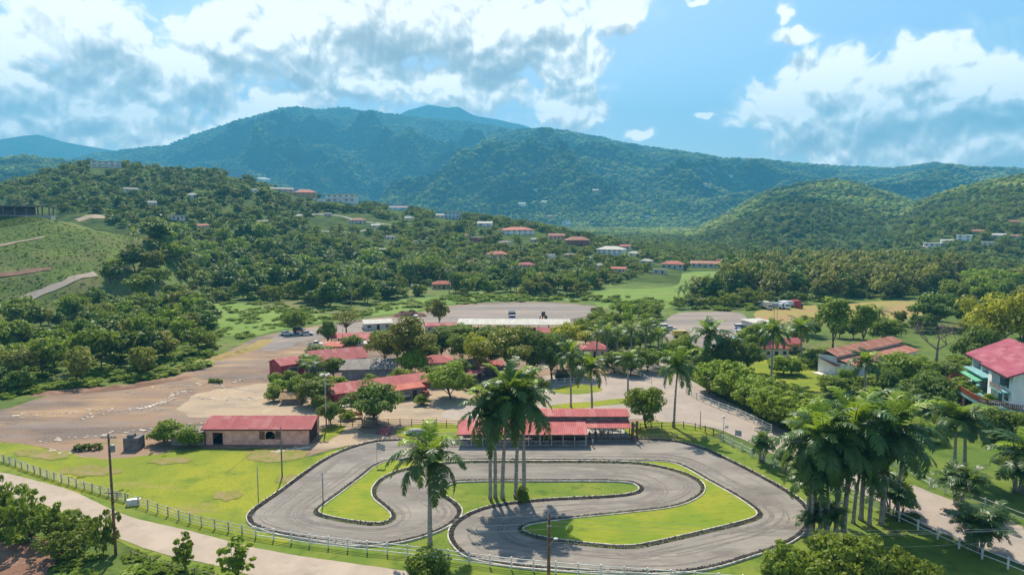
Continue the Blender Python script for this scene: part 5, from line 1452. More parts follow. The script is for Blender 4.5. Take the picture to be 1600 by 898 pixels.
# ------------------------------------------------------------------ buildings
def base_line(pL, pR):
    a, b = G(*pL), G(*pR)
    d = b - a
    return a, math.atan2(d.y, d.x), d.length
def gable(mb, x0, x1, y0, y1, ze, zr, th=0.12, ridge='x', yr=None, oh=0.0):
    """two sloping slabs; ridge along x"""
    yr = (y0 + y1) / 2 if yr is None else yr
    if ridge == 'x':
        for (ya, za), (yb, zb) in (((y0, ze), (yr, zr)), ((y1, ze), (yr, zr))):
            mb.add([(x0, ya, za), (x1, ya, za), (x1, yb, zb), (x0, yb, zb), (x0, ya, za - th), (x1, ya, za - th), (x1, yb, zb - th), (x0, yb, zb - th)],
                   [(0, 1, 2, 3), (7, 6, 5, 4), (0, 4, 5, 1), (1, 5, 6, 2), (3, 2, 6, 7), (0, 3, 7, 4)])
    else:
        xr = (x0 + x1) / 2
        for xa, xb in ((x0, xr), (x1, xr)):
            mb.add([(xa, y0, ze), (xa, y1, ze), (xb, y1, zr), (xb, y0, zr), (xa, y0, ze - th), (xa, y1, ze - th), (xb, y1, zr - th), (xb, y0, zr - th)],
                   [(0, 1, 2, 3), (7, 6, 5, 4), (0, 4, 5, 1), (1, 5, 6, 2), (3, 2, 6, 7), (0, 3, 7, 4)])
    return mb
def hip(mb, x0, x1, y0, y1, ze, zr, th=0.15):
    w, d = x1 - x0, y1 - y0
    k = min(w, d) / 2
    if w >= d: r1, r2 = (x0 + k, (y0 + y1) / 2, zr), (x1 - k, (y0 + y1) / 2, zr)
    else: r1, r2 = ((x0 + x1) / 2, y0 + k, zr), ((x0 + x1) / 2, y1 - k, zr)
    v = [(x0, y0, ze), (x1, y0, ze), (x1, y1, ze), (x0, y1, ze), r1, r2, (x0, y0, ze - th), (x1, y0, ze - th), (x1, y1, ze - th), (x0, y1, ze - th)]
    if w >= d: f = [(0, 1, 5, 4), (1, 2, 5), (2, 3, 4, 5), (3, 0, 4)]
    else: f = [(0, 1, 4), (1, 2, 5, 4), (2, 3, 5), (3, 0, 4, 5)]
    f += [(0, 6, 7, 1), (1, 7, 8, 2), (2, 8, 9, 3), (3, 9, 6, 0), (9, 8, 7, 6)]
    return mb.add(v, f)
def slope(mb, x0, x1, ya, za, yb, zb, th=0.1):
    return mb.add([(x0, ya, za), (x1, ya, za), (x1, yb, zb), (x0, yb, zb), (x0, ya, za - th), (x1, ya, za - th), (x1, yb, zb - th), (x0, yb, zb - th)],
                  [(0, 1, 2, 3), (7, 6, 5, 4), (0, 4, 5, 1), (1, 5, 6, 2), (3, 2, 6, 7), (0, 3, 7, 4)])
def wall_open(mb, x0, x1, y0, y1, z0, z1, holes):
    """wall slab along x with rectangular holes (hx0, hx1, hz0, hz1)"""
    xs = sorted({x0, x1} | {h[0] for h in holes} | {h[1] for h in holes})
    for a, b in zip(xs, xs[1:]):
        hz_ = sorted((h[2], h[3]) for h in holes if h[0] <= a + 1e-6 and h[1] >= b - 1e-6)
        z = z0
        for c, d in hz_:
            if c > z + 1e-4: mb.b2(a, b, y0, y1, z, c)
            z = d
        if z < z1 - 1e-4: mb.b2(a, b, y0, y1, z, z1)
    return mb
def add_window(root, x, y, z, w, h, frame='whitepaint', face='y'):
    fr = MB(); t = 0.07
    s = -1
    fr.b2(x - w / 2 - t, x + w / 2 + t, y - 0.06, y + 0.02, z + h, z + h + t)
    fr.b2(x - w / 2 - t, x + w / 2 + t, y - 0.09, y + 0.02, z - t, z)
    fr.b2(x - w / 2 - t, x - w / 2, y - 0.06, y + 0.02, z, z + h)
    fr.b2(x + w / 2, x + w / 2 + t, y - 0.06, y + 0.02, z, z + h)
    f = part('window', fr, M[frame], root)
    part('pane', MB().b2(x - w / 2, x + w / 2, y - 0.03, y + 0.015, z, z + h), M['glass'], f)
def house(name, label, cat, P, rz, W, D, H, wall, roof, kind, rh=None, wins=3, storeys=1, found=3.0, oh=0.4, balcony=False, group=None, door=True):
    root = thing(name, label, cat, P, rz, group)
    part('wall', MB().b2(-W / 2, W / 2, 0, D, -found, H), M[wall], root)
    rh = rh or W * 0.12
    rb = MB()
    if kind == 'hip': hip(rb, -W / 2 - oh, W / 2 + oh, -oh, D + oh, H + 0.02, H + rh)
    elif kind == 'gable': gable(rb, -W / 2 - oh, W / 2 + oh, -oh, D + oh, H + 0.05, H + rh)
    elif kind == 'shed': slope(rb, -W / 2 - oh, W / 2 + oh, -oh, H + 0.15, D + oh, H + 0.15 + rh)
    else: rb.b2(-W / 2 - oh, W / 2 + oh, -oh, D + oh, H + 0.003, H + 0.35)
    part('roof', rb, M[roof], root)
    if kind == 'gable':
        e = MB()
        for x in (-W / 2, W / 2 - 0.2): e.prism([(0, H), (D, H), (D / 2, H + rh * 0.9)], x, x + 0.2)
        # the prism is extruded along y: turn it so that it stands at the ends
        e.v = [(y, x, z) for x, y, z in e.v]
        part('gable_end', e, M[wall], root)
    sh = H / storeys
    for s in range(storeys):
        for i in range(wins):
            x = -W / 2 + W * (i + 0.5) / wins
            if door and s == 0 and i == wins // 2 and wins > 1:
                d_ = part('door', MB().b2(x - 0.5, x + 0.5, -0.06, 0.02, 0.02, min(2.1, sh * .8)), M['darkwood'], root)
            else:
                add_window(root, x, 0, s * sh + sh * 0.35, W / wins * 0.42, sh * 0.38)
    if balcony:
        for s in range(1, storeys + 1):
            if s < storeys: part('balcony', MB().b2(-W / 2, W / 2, -1.8, -0.003, s * sh - 0.1, s * sh + 0.15), M[roof], root)
        pb = MB()
        for i in range(wins * 2 + 1): pb.b2(-W / 2 + W * i / (wins * 2) - 0.12, -W / 2 + W * i / (wins * 2) + 0.12, -1.75, -1.5, -found, H)
        part('pillars', pb, M[wall], root)
        part('canopy_slab', MB().b2(-W / 2 - .3, W / 2 + .3, -2.1, -oh - 0.003, H + 0.05, H + 0.33), M[roof], root)
    return root
for cx, cy, w, h, st, wa, ro, kd, lb in HOUSES:
    P = onT(cx, cy)
    k = px_m(P)
    W = w * k; Htot = max(h * k, 2.8)
    H = Htot * (0.62 if kd in ('hip', 'gable') else 0.95)
    azi = math.atan2(P.x, P.y)
    rz = -azi + rs.uniform(-.35, .35)
    house('house', lb, 'house', P + Vector((0, 0, 0.0)), rz, W * 0.94, W * 0.5, H, wa, ro, kd, rh=Htot * 0.38, wins=5 if w > 40 else (4 if w > 24 else 2), storeys=st, found=6, oh=W * 0.04,
          balcony=(w > 40 and kd == 'flat'))
# unfinished concrete frame on the left slope
P = onT(5, 338)
root = thing('concrete_frame_building', 'unfinished columned concrete building on the grassy slope at the left edge', 'building', P, 0.45)
k = px_m(P); W = 125 * k
part('floor_slab', MB().b2(-W / 2, W / 2, 0, 14, -5, 0.25), M['concrete'], root)
part('roof', MB().b2(-W / 2 - 1, W / 2 + 1, -1, 15, 4.6, 5.4), M['roofgrey'], root)
for i in range(9):
    for y in (0.3, 13.2): part('column', MB().b2(-W / 2 + 0.4 + (W - 1.4) * i / 8, -W / 2 + 1.0 + (W - 1.4) * i / 8, y, y + 0.6, 0.253, 4.597), M['darkconcrete'], root)
part('back_wall', MB().b2(-W / 2 + 2, W / 2 - 8, 9, 9.3, 0.253, 4.597), M['darkconcrete'], root)

# --- stable
a, rz, W = base_line((322, 694.5), (481, 694.5))
root = thing('stable', 'pink stucco stable with a crimson sheet roof and an arched window', 'stable', a, rz)
D, H = 7.4, 3.0
wx = W * (422.5 - 322) / 159
wb = wall_open(MB(), 0, W, 0, 0.2, 0, H, [(wx - 0.85, wx + 0.85, 1.0, 2.45), (1.2, 3.0, 0.0, 2.2)])
n = 10                                                   # arch filling the corners of the opening
for sgn in (-1, 1):
    pf = [(wx + sgn * 0.85, 2.451), (wx + sgn * 0.85, 1.75)]
    for i in range(n + 1):
        t = math.pi / 2 * i / n
        pf.append((wx + sgn * 0.849 * math.cos(t), 1.75 + 0.7 * math.sin(t)))
    if sgn < 0: pf = pf[::-1]
    wb.prism(pf, 0.002, 0.198)
part('wall', wb, M['pinkwall'], root)
sw = MB(); sw.b2(0.003, 0.2, 0.203, D, 0, H); sw.b2(0.2, W, D - 0.2, D - 0.003, 0, H); sw.b2(W - 0.2, W, 0.203, D - .203, 0, H)
part('side_wall', sw, M['pinkwall'], root)
ge = MB()
for x in (0, W - 0.2): ge.prism([(0, H), (D, H), (D / 2, H + 1.0)], x, x + 0.2)
ge.v = [(y, x, z) for x, y, z in ge.v]
part('gable_end', ge, M['pinkwall'], root)
part('roof', gable(MB(), -0.6, W + 0.9, -0.55, D + 0.5, H - 0.02, H + 1.25), M['roofbarn'], root)
part('fascia', MB().b2(-0.6, W + 0.9, -0.60, -0.555, H - 0.24, H - 0.02), M['darkwood'], root)
for s in (-1, 1):
    part('shutter', MB().box((wx + s * 1.4, -0.05, 1.72), (0.95, 0.06, 1.45), 0, 0, 0), M['brownwood'], root)
part('sliding_door', MB().b2(W + 0.02, W + 0.12, 1.0, 5.6, 0.05, 2.75), M['darkwood'], root)
part('inner_floor', MB().b2(0.2, W - 0.2, 0.2, D - 0.2, 0.16, 0.2), M['void'], root)
a2, rz2, W2 = base_line((268, 696), (321, 695))
root = thing('storage_wall', 'low grey shed with a dark opening at the left end of the stable', 'shed', a2, rz2)
part('wall', wall_open(MB(), 0, W2 - .15, 0, 0.25, 0, 2.3, [(W2 * 0.55, W2 - 0.5, 0.5, 1.9)]), M['greywall'], root)
part('side_wall', MB().b2(0, 0.25, 0.253, 4, 0, 2.1).b2(0.25, W2 - .15, 3.75, 4, 0, 2.1), M['greywall'], root)
part('roof', slope(MB(), -0.2, W2 - .18, -0.3, 2.42, 4.2, 2.2), M['roofgrey'], root)

# --- kart pavilions
def karts(root_pos, rz, xs, y, cols):
    for x, c in zip(xs, cols):
        m = mat('kart_' + c[0], c[1], 0.4, 0.1, 2.0)
        p = Matrix.Rotation(rz, 3, 'Z') @ Vector((x, y, 0.12)) + root_pos
        k = thing('go_kart', c[2], 'go-kart', p, rz + rs.uniform(-.3, .3) + R(90), 'go-karts in the pit pavilion')
        part('body', MB().b2(-0.55, 0.55, -0.5, -0.32, 0.1, 0.32).b2(-0.55, 0.55, 0.32, 0.5, 0.1, 0.32).b2(0.62, 0.9, -0.45, 0.45, 0.12, 0.34), m, k)
        part('chassis', MB().b2(-0.75, 0.75, -0.3, 0.3, 0.08, 0.14), M['metal'], k)
        part('seat', MB().b2(-0.35, 0.1, -0.2, 0.2, 0.15, 0.28).box((-0.38, 0, 0.45), (0.08, 0.4, 0.5), 0, 0, -0.25), M['void'], k)
        part('steering_wheel', MB().tube([(0.3, 0, 0.2), (0.18, 0, 0.5)], 0.02, 5).tube([(0.18 + .02 * math.sin(t), 0.15 * math.cos(t), 0.5 + 0.15 * math.sin(t)) for t in np.linspace(0, 6.28, 9)], 0.015, 4), M['tyre'], k)
        for wx_ in (-0.6, 0.6):
            for wy in (-0.55, 0.55):
                part('wheel', MB().tube([(wx_, wy - 0.09, 0.14), (wx_, wy + 0.09, 0.14)], 0.14, 10), M['tyre'], k)
a, rz, W = base_line((717, 697.5), (917, 697.5))
PA = a.copy()
root = thing('pit_pavilion', 'long low pavilion with a red corrugated roof and white posts beside the track', 'pavilion', a, rz)
part('floor_slab', MB().b2(0, W, 0, 6.2, 0, 0.12), M['concrete'], root)
part('roof', slope(MB(), -0.3, W + 0.15, -0.5, 2.35, 5.4, 3.35), M['roofred'], root)
part('fascia', MB().b2(-0.3, W + 0.15, -0.55, -0.503, 2.16, 2.32), M['brownwood'], root)
for i in range(12): part('post', MB().b2(0.1 + (W - 0.3) * i / 11, 0.2 + (W - 0.3) * i / 11, 0.05, 0.15, 0.123, 2.25), M['whitepaint'], root)
for i in range(6): part('rear_post', MB().b2(0.1 + (W - 0.3) * i / 5, 0.22 + (W - 0.3) * i / 5, 5.1, 5.22, 0.123, 3.15), M['brownwood'], root)
part('back_wall', MB().b2(0.3, W - 0.3, 5.3, 5.4, 0.123, 1.5), M['greywood'], root)
rl = MB().b2(-1.5, W, -0.02, 0.03, 1.02, 1.09).b2(-1.5, W, -0.02, 0.03, 0.22, 0.27)
x = -1.5
while x < W:
    rl.b2(x, x + 0.04, -0.01, 0.02, 0.27, 1.02); x += 0.22
part('railing', rl, M['oldwhite'], root)
cols = [('black', (0.03, 0.03, 0.04)), ('red', (0.45, 0.03, 0.03)), ('blue', (0.03, 0.12, 0.4)), ('teal', (0.03, 0.35, 0.33)), ('white', (0.7, 0.7, 0.7)), ('purple', (0.15, 0.03, 0.15))]
karts(a, rz, [2.2, 4.4, 12.5, 14.6, 16.7, 18.8, 20.9], 2.0, [(c[0], c[1], '%s go-kart parked under the red pit roof, %s' % (c[0], w)) for c, w in
      zip([cols[0], cols[4], cols[1], cols[3], cols[0], cols[1], cols[2]], ['near its left end', 'second from the left', 'behind the palm trunks', 'beside the red one', 'between the teal and a red one', 'second from the right', 'at its right end'])])
a, rz, W = base_line((838, 690.5), (985, 690.5))
root = thing('viewing_pavilion', 'two-tier red-roofed viewing pavilion with brown posts behind the pits', 'pavilion', a + Vector((0, 0.2, 0)), rz)
PB, RB = a.copy(), rz
part('floor_slab', MB().b2(8.9, W, 0, 7, 0, 0.14), M['concrete'], root)
part('lower_roof', slope(MB(), 0, W + 0.2, -0.2, 2.62, 2.6, 3.15), M['roofred'], root)
part('clerestory', MB().b2(0, W + 0.1, 2.7, 2.8, 3.0, 3.95), M['greywood'], root)
part('upper_roof', gable(MB(), -1.5, W + 0.3, 2.35, 7.6, 3.98, 4.6), M['roofred'], root)
for i in range(6):
    xx = 8.9 + (W - 9.1) * i / 5
    part('post', MB().b2(xx, xx + 0.16, 0.1, 0.26, 0.143, 2.62), M['brownwood'], root)
    part('rear_post', MB().b2(xx, xx + 0.16, 6.6, 6.76, 0.143, 3.85), M['brownwood'], root)
rl = MB().b2(8.6, W, 0.0, 0.05, 1.1, 1.17)
x = 8.7
while x < W:
    rl.b2(x, x + 0.08, 0.01, 0.04, 0.15, 1.1); x += 0.2
part('railing', rl, M['greywood'], root)
a, rz, W = base_line((988, 690), (996, 688))
root = thing('gate_pillars', 'tall wooden gateway at the right end of the viewing pavilion', 'gateway', a, rz)
for x in (0, 1.1): part('pillar', MB().b2(x, x + 0.35, 0, 0.35, 0, 3.6), M['brownwood'], root)
part('slats', MB().b2(0.36, 1.09, 0.1, 0.2, 2.5, 3.2).b2(0.36, 1.09, 0.1, 0.2, 0.3, 1.0), M['greywood'], root)

# --- village buildings (front base left, front base right, depth, eave, ridge, wall, roof, kind)
def village(label, pL, pR, D, H, rh, wall, roof, kind='gable', open_=False, wins=3, cat='building', name='building', oh=0.5, posts=5, door=True):
    a, rz, W = base_line(pL, pR)
    if not open_:
        mid = a + Matrix.Rotation(rz, 3, 'Z') @ Vector((W / 2, 0, 0))
        return house(name, label, cat, mid, rz, W, D, H, wall, roof, kind, rh, wins, 1, 0.3, oh, door=door)
    root = thing(name, label, cat, a, rz)
    rb = MB()
    if kind == 'shed': slope(rb, -oh, W + oh, -oh, H, D + oh, H + rh)
    elif kind == 'hip': hip(rb, -oh, W + oh, -oh, D + oh, H, H + rh)
    else: gable(rb, -oh, W + oh, -oh, D + oh, H, H + rh)
    part('roof', rb, M[roof], root)
    for i in range(posts):
        x = (W - 0.2) * i / (posts - 1)
        part('post', MB().b2(x, x + 0.18, 0, 0.18, 0, H - 0.13), M['darkwood'], root)
        part('post', MB().b2(x, x + 0.18, D - 0.18, D, 0, H - 0.13 + (rh if kind == 'shed' else 0) * .9), M['darkwood'], root)
    part('counter', MB().b2(W * 0.1, W * 0.9, D * 0.45, D * 0.6, 0, 1.0), M['greywood'], root)
    return root
village('long cafe building with a faded red sheet roof, facing the sandy yard', (523, 634), (668, 613), 6.0, 2.7, 1.5, 'redwall', 'roofred', 'gable', wins=6, oh=0.8)
village('lower red lean-to roof joined to the right end of the cafe', (612, 627), (660, 620), 3.0, 2.3, 0.6, 'greywall', 'rooforange', 'shed', wins=2, oh=0.6)
village('big hall with a grey-brown sheet roof and a plain grey wall', (534, 594), (618, 592), 9, 2.7, 1.7, 'greywall', 'roofgrey', 'gable', wins=0, oh=0.6)
village('hall with a broad maroon roof behind the grey-roofed one', (488, 582), (572, 574), 9, 2.8, 2.2, 'greywall', 'roofbarn', 'gable', wins=3, oh=0.6)
village('small red-walled building with a maroon roof at the left end of the village', (440, 590), (476, 584), 7, 3.0, 1.3, 'redwall', 'roofbarn', 'gable', wins=1, oh=0.3)
village('open shelter with a bright red roof behind the parked pickup', (518, 541), (592, 542), 7, 2.6, 1.2, 'brownwood', 'roofred', 'gable', open_=True, posts=8)
village('low pink-red roof in front of the open shelter', (506, 552), (552, 551), 4, 1.9, 0.7, 'greywall', 'rooforange', 'shed', wins=1)
village('small white-roofed kiosk beside the open shelter', (556, 549), (572, 548), 4, 2.0, 0.3, 'cream', 'roofpale', 'flat', wins=1)
village('long narrow red roof at the near edge of the far lot', (664, 520), (728, 520), 5, 2.5, 0.7, 'cream', 'roofbarn', 'gable', wins=4)
village('low pale roof behind the olive trees', (570, 516), (612, 514), 8, 2.3, 1.0, 'cream', 'roofpale', 'gable', wins=3)
village('very long open shed with a pale sheet roof', (716, 520), (890, 521), 11, 3.1, 1.2, 'greywood', 'roofpale', 'gable', open_=True, posts=12, oh=0.4)
village('red-roofed house between the dark village trees', (660, 584), (708, 582), 6, 2.8, 1.5, 'cream', 'roofred', 'hip', wins=3)
village('small open bar with a red roof and a blue cloth', (748, 589), (784, 588), 5, 2.9, 0.8, 'brownwood', 'roofred', 'gable', open_=True, posts=4)
village('little red porch roof left of the open bar', (730, 597), (751, 596), 3, 2.3, 0.6, 'brownwood', 'roofbarn', 'shed', open_=True, posts=2)
village('house with a pinkish-red roof in front of the palm row', (912, 560), (948, 560), 6, 2.7, 1.9, 'cream', 'roofred', 'hip', wins=3)
village('red-roofed bungalow left of the garden lawn', (1194, 560), (1232, 560), 6, 3.0, 1.7, 'cream', 'roofred', 'hip', wins=3)
village('small red-roofed outbuilding right of the bungalow', (1232, 552), (1252, 551), 5, 2.8, 1.4, 'ochre', 'roofbarn', 'gable', wins=1)
village('red roof seen between trees at the end of the pale shed', (840, 536), (858, 536), 5, 3.4, 1.2, 'pinkwall', 'roofbarn', 'gable', wins=1)
village('pale flat-roofed shed at the edge of the dry field', (1178, 512), (1206, 510), 7, 1.7, 0.3, 'cream', 'roofpale', 'shed', wins=0)
village('thatched low hut at the edge of the tan yard', (440, 632), (470, 631), 3.2, 1.3, 1.0, 'greywood', 'thatch', 'gable', wins=0) if M.setdefault('thatch', mat('thatch', (0.38, 0.25, 0.13), 0.95, 0.25, 4, 0.5, 20)) else None
# --- terracotta house
a, rz, W = base_line((1334, 592), (1432, 566))
root = thing('terracotta_house', 'white villa with long terracotta roofs among garden trees', 'house', a, rz)
H = 3.4
part('wall', MB().b2(0, W, 0, 4.5, 0, H), M['white'], root)
part('upper_wall', MB().b2(0, W, 4.5, 9.5, 0, H + 1.5), M['white'], root)
part('lower_roof', slope(MB(), -0.6, W + 0.6, -0.7, H + 0.1, 4.497, H + 1.1), M['roofterra'], root)
part('upper_roof', gable(MB(), -0.8, W + 0.8, 4.0, 10.6, H + 1.75, H + 3.0), M['roofterra'], root)
for i in range(5):
    x = 1.5 + i * (W - 3) / 4
    if i == 2: part('door', MB().b2(x - .6, x + .6, -0.05, 0.02, 0.02, 2.3), M['darkwood'], root)
    else: add_window(root, x, 0, 1.0, 1.3, 1.3)
a2, rz2, W2 = base_line((1304, 588), (1340, 584))
root = thing('veranda', 'terracotta-roofed veranda with white posts and railing at the left of the villa', 'veranda', a2, rz2)
part('roof', slope(MB(), -0.5, W2 + 0.3, -0.5, 2.9, 5.2, 4.1), M['roofterra'], root)
part('deck', MB().b2(-2.5, W2, -0.5, 5, 0, 0.25), M['cream'], root)
for i in range(4): part('post', MB().b2(i * W2 / 3.2, i * W2 / 3.2 + 0.2, -0.2, 0, 0.253, 2.85), M['whitepaint'], root)
rl = MB().b2(-2.5, W2, -0.45, -0.4, 1.1, 1.18).b2(-2.5, W2, -0.45, -0.4, 0.65, 0.7)
for i in range(9): rl.b2(-2.5 + i * (W2 + 2.4) / 8, -2.42 + i * (W2 + 2.4) / 8, -0.46, -0.39, 0.253, 1.1)
part('railing', rl, M['whitepaint'], root)
# pool and its wall
a, rz, W = base_line((1322, 622), (1372, 618))
root = thing('swimming_pool', 'green-blue swimming pool with a pale stone rim', 'pool', a, rz)
part('rim', MB().b2(-0.5, W, -0.5, 0, 0, 1.1).b2(-0.5, W, 3.8, 4.3, 0, 1.1).b2(-0.5, 0, 0, 3.8, 0, 1.1).b2(W - .5, W, 0, 3.8, 0, 1.1), M['cream'], root)
part('water', MB().b2(0, W - .5, 0, 3.8, 0, 0.95), M['pool'], root)
a, rz, W = base_line((1318, 628), (1342, 652))
root = thing('garden_wall', 'low stone garden wall dropping from the pool', 'wall', a, rz)
part('stones', MB().b2(0, W, 0, 0.4, 0, 1.4), M['sand'], root); part('coping', MB().b2(-0.05, W + .05, -0.05, .45, 1.403, 1.5), M['cream'], root)
sheet('terrace', [(1466, 640), (1490, 632), (1520, 634), (1528, 640), (1500, 650), (1476, 652)], 0.09, mat('pink_paving', (0.5, 0.27, 0.2), 0.9, 0.15, 2, coord='Position'), 'pink paved terrace below the big house', 0, 1, 1.0)

# --- big maroon-roofed house on the right
ox, oy = 95.0, 127.0
rz = math.atan2(23.5, 6.5) - R(90)          # local +y runs along the balcony facade, local +x into the house
root = thing('big_house', 'large white house with a maroon tiled roof and a curved balcony', 'house', (ox, oy, 0), rz)
L, Wd = 24.0, 17.0
wl = MB(); wl.b2(0, Wd, 0, 11, 0, 10.0); part('wall', wl, M['white'], root)
part('rear_wall', MB().b2(2.0, Wd, 11, L, 0, 9.6), M['white'], root)
part('column', MB().b2(-1.2, 0.6, 6.3, 8.0, 0, 10.2), M['white'], root)
part('column', MB().b2(1.0, 1.9, 17.6, 18.3, 3.6, 9.5), M['whitepaint'], root)
part('column', MB().b2(1.0, 1.9, 22.5, 23.2, 3.6, 9.5), M['whitepaint'], root)
def roof_poly(mb, P4, th=0.28):
    v = [Vector(p) for p in P4]; return mb.add(v + [p - Vector((0, 0, th)) for p in v], [(0, 1, 2, 3), (7, 6, 5, 4), (0, 4, 5, 1), (1, 5, 6, 2), (2, 6, 7, 3), (3, 7, 4, 0)])
ZR = 14.2
rb = MB()
roof_poly(rb, [(-1.5, -1.2, 10.1), (Wd / 2, -1.2, ZR), (Wd / 2, 11.8, ZR), (-1.5, 11.8, 10.1)])
roof_poly(rb, [(Wd / 2 + .002, -1.2, ZR), (Wd + 1.5, -1.2, 10.1), (Wd + 1.5, 11.8, 10.1), (Wd / 2 + .002, 11.8, ZR)])
part('roof', rb, M['roofmag'], root)
rb = MB()
roof_poly(rb, [(0.2, 11.802, 9.75), (Wd / 2, 11.802, 13.6), (Wd / 2, L + 1.2, 13.6), (0.2, L + 1.2, 9.75)])
roof_poly(rb, [(Wd / 2 + .002, 11.802, 13.6), (Wd + 1.2, 11.802, 9.75), (Wd + 1.2, L + 1.2, 9.75), (Wd / 2 + .002, L + 1.2, 13.6)])
part('rear_roof', rb, M['roofmag'], root)
ge = MB(); ge.prism([(0, 10.0), (Wd, 10.0), (Wd / 2, ZR - 0.3)], 0.0, 0.25); part('gable_end', ge, M['white'], root)
part('fascia', MB().b2(-1.56, -1.503, -1.2, 11.8, 9.75, 10.15), M['darkwood'], root)
# balcony: curved slab with teal face and red-brown railing
arc = [(2.0, L + 1.5), (-1.5, L + 1.8), (-3.4, L - 1), (-4.0, L - 5), (-4.2, 12), (-3.8, 6), (-2.8, 2.5), (-0.8, 0.4), (1.5, -0.8), (3, -0.8)]
arc = [(p.x, p.y) for p in catmull(arc, False, 0.8)]
def slab(z0, z1, inset=0.0):
    mb = MB(); q = arc + [(3, L + 1.5)] if False else arc
    n = len(q)
    v = [(x, y, z0) for x, y in q] + [(x, y, z1) for x, y in q]
    v += [(3.0, y, z0) for x, y in q] + [(3.0, y, z1) for x, y in q]
    f = []
    for i in range(n - 1):
        f += [(i, i + 1, i + 1 + n, i + n), (i + n, i + 1 + n, i + 1 + 3 * n, i + 3 * n), (i + 2 * n, i + 1 + 2 * n, i + 1, i)]
    return mb.add(v, f)
bal = part('balcony', slab(3.0, 3.7), M['teal'], root)
rl = MB()
for i in range(len(arc) - 1):
    (x0, y0), (x1, y1) = arc[i], arc[i + 1]
    for z in (4.75, 3.95):
        rl.tube([(x0, y0, z), (x1, y1, z)], 0.05, 4, False)
    for t in (0, .33, .66):
        x, y = x0 + (x1 - x0) * t, y0 + (y1 - y0) * t
        rl.b2(x - .06, x + .06, y - .06, y + .06, 3.7, 4.75)
part('balcony_railing', rl, M['railing'], bal)
for x, y in ((-3.2, L - 3), (-3.4, 14), (-2.6, 4.5)): part('pillar', MB().b2(x, x + 0.4, y, y + 0.4, 0, 2.997), M['cream'], root)
aw = MB(); aw.add([(2, 12.2, 7.0), (2, 21.5, 7.0), (-1.8, 21.5, 6.2), (-1.8, 12.2, 6.2), (2, 12.2, 6.9), (2, 21.5, 6.9), (-1.8, 21.5, 6.1), (-1.8, 12.2, 6.1)], [(3, 2, 1, 0), (4, 5, 6, 7), (0, 1, 5, 4), (1, 2, 6, 5), (2, 3, 7, 6), (3, 0, 4, 7)])
part('awning', aw, M['green'], root)
part('upper_balcony', MB().b2(-1.6, -0.003, 0.6, 6.2, 6.5, 6.8).b2(-1.0, 1.997, 11.2, 22, 7.1, 7.35), M['teal'], root)
part('upper_railing', MB().b2(-1.55, -1.5, 0.6, 6.2, 6.81, 7.7), M['greywood'], root)
for y0, y1, z0, z1, x in ((1.2, 3.2, 4.0, 6.2, 0), (4.0, 5.8, 4.0, 6.2, 0), (1.4, 5.6, 7.3, 9.4, 0), (8.6, 10.6, 4.0, 6.0, 0), (8.6, 10.6, 7.6, 9.3, 0), (12.5, 16.5, 4.0, 6.3, 2), (18.6, 21.5, 4.0, 6.3, 2), (12.5, 17, 7.5, 9.2, 2), (18.6, 22, 7.5, 9.2, 2), (2, 9, 0.3, 2.6, 0)):
    f = part('window', MB().b2(x - 0.05, x + 0.02, y0 - .1, y1 + .1, z1, z1 + 0.12).b2(x - 0.05, x + 0.02, y0 - .1, y1 + .1, z0 - .12, z0).b2(x - 0.05, x + 0.02, y0 - .1, y0, z0, z1).b2(x - 0.05, x + 0.02, y1, y1 + .1, z0, z1), M['whitepaint'], root)
    part('pane', MB().b2(x - 0.02, x + 0.015, y0, y1, z0, z1), M['glass'], f)
for x0, x1, z0, z1 in ((3, 4.6, 4.1, 5.8), (8, 9.6, 7.4, 8.8), (3, 4.4, 7.4, 8.8)):
    f = part('window', MB().b2(x0 - .1, x1 + .1, -.05, 0.02, z1, z1 + .12).b2(x0 - .1, x1 + .1, -.05, 0.02, z0 - .12, z0).b2(x0 - .1, x0, -.05, .02, z0, z1).b2(x1, x1 + .1, -.05, .02, z0, z1), M['whitepaint'], root)
    part('pane', MB().b2(x0, x1, -0.02, 0.015, z0, z1), M['glass'], f)
mr_ = Matrix.Rotation(rz, 3, 'Z')
for i, (x, y) in enumerate(((-2.4, 19), (-2.8, 15), (-2.9, 10.5), (-2.2, 4.5))):
    q = mr_ @ Vector((x, y, 3.7)) + Vector((ox, oy, 0))
    put('bush_near', 0, 0, P=q, H=1.9, W=1.3, label=['potted plant at the far end of the curved balcony', 'second potted plant from the far end of the balcony', 'leafy plant in the middle of the curved balcony', 'leafy plant at the near end of the curved balcony'][i])

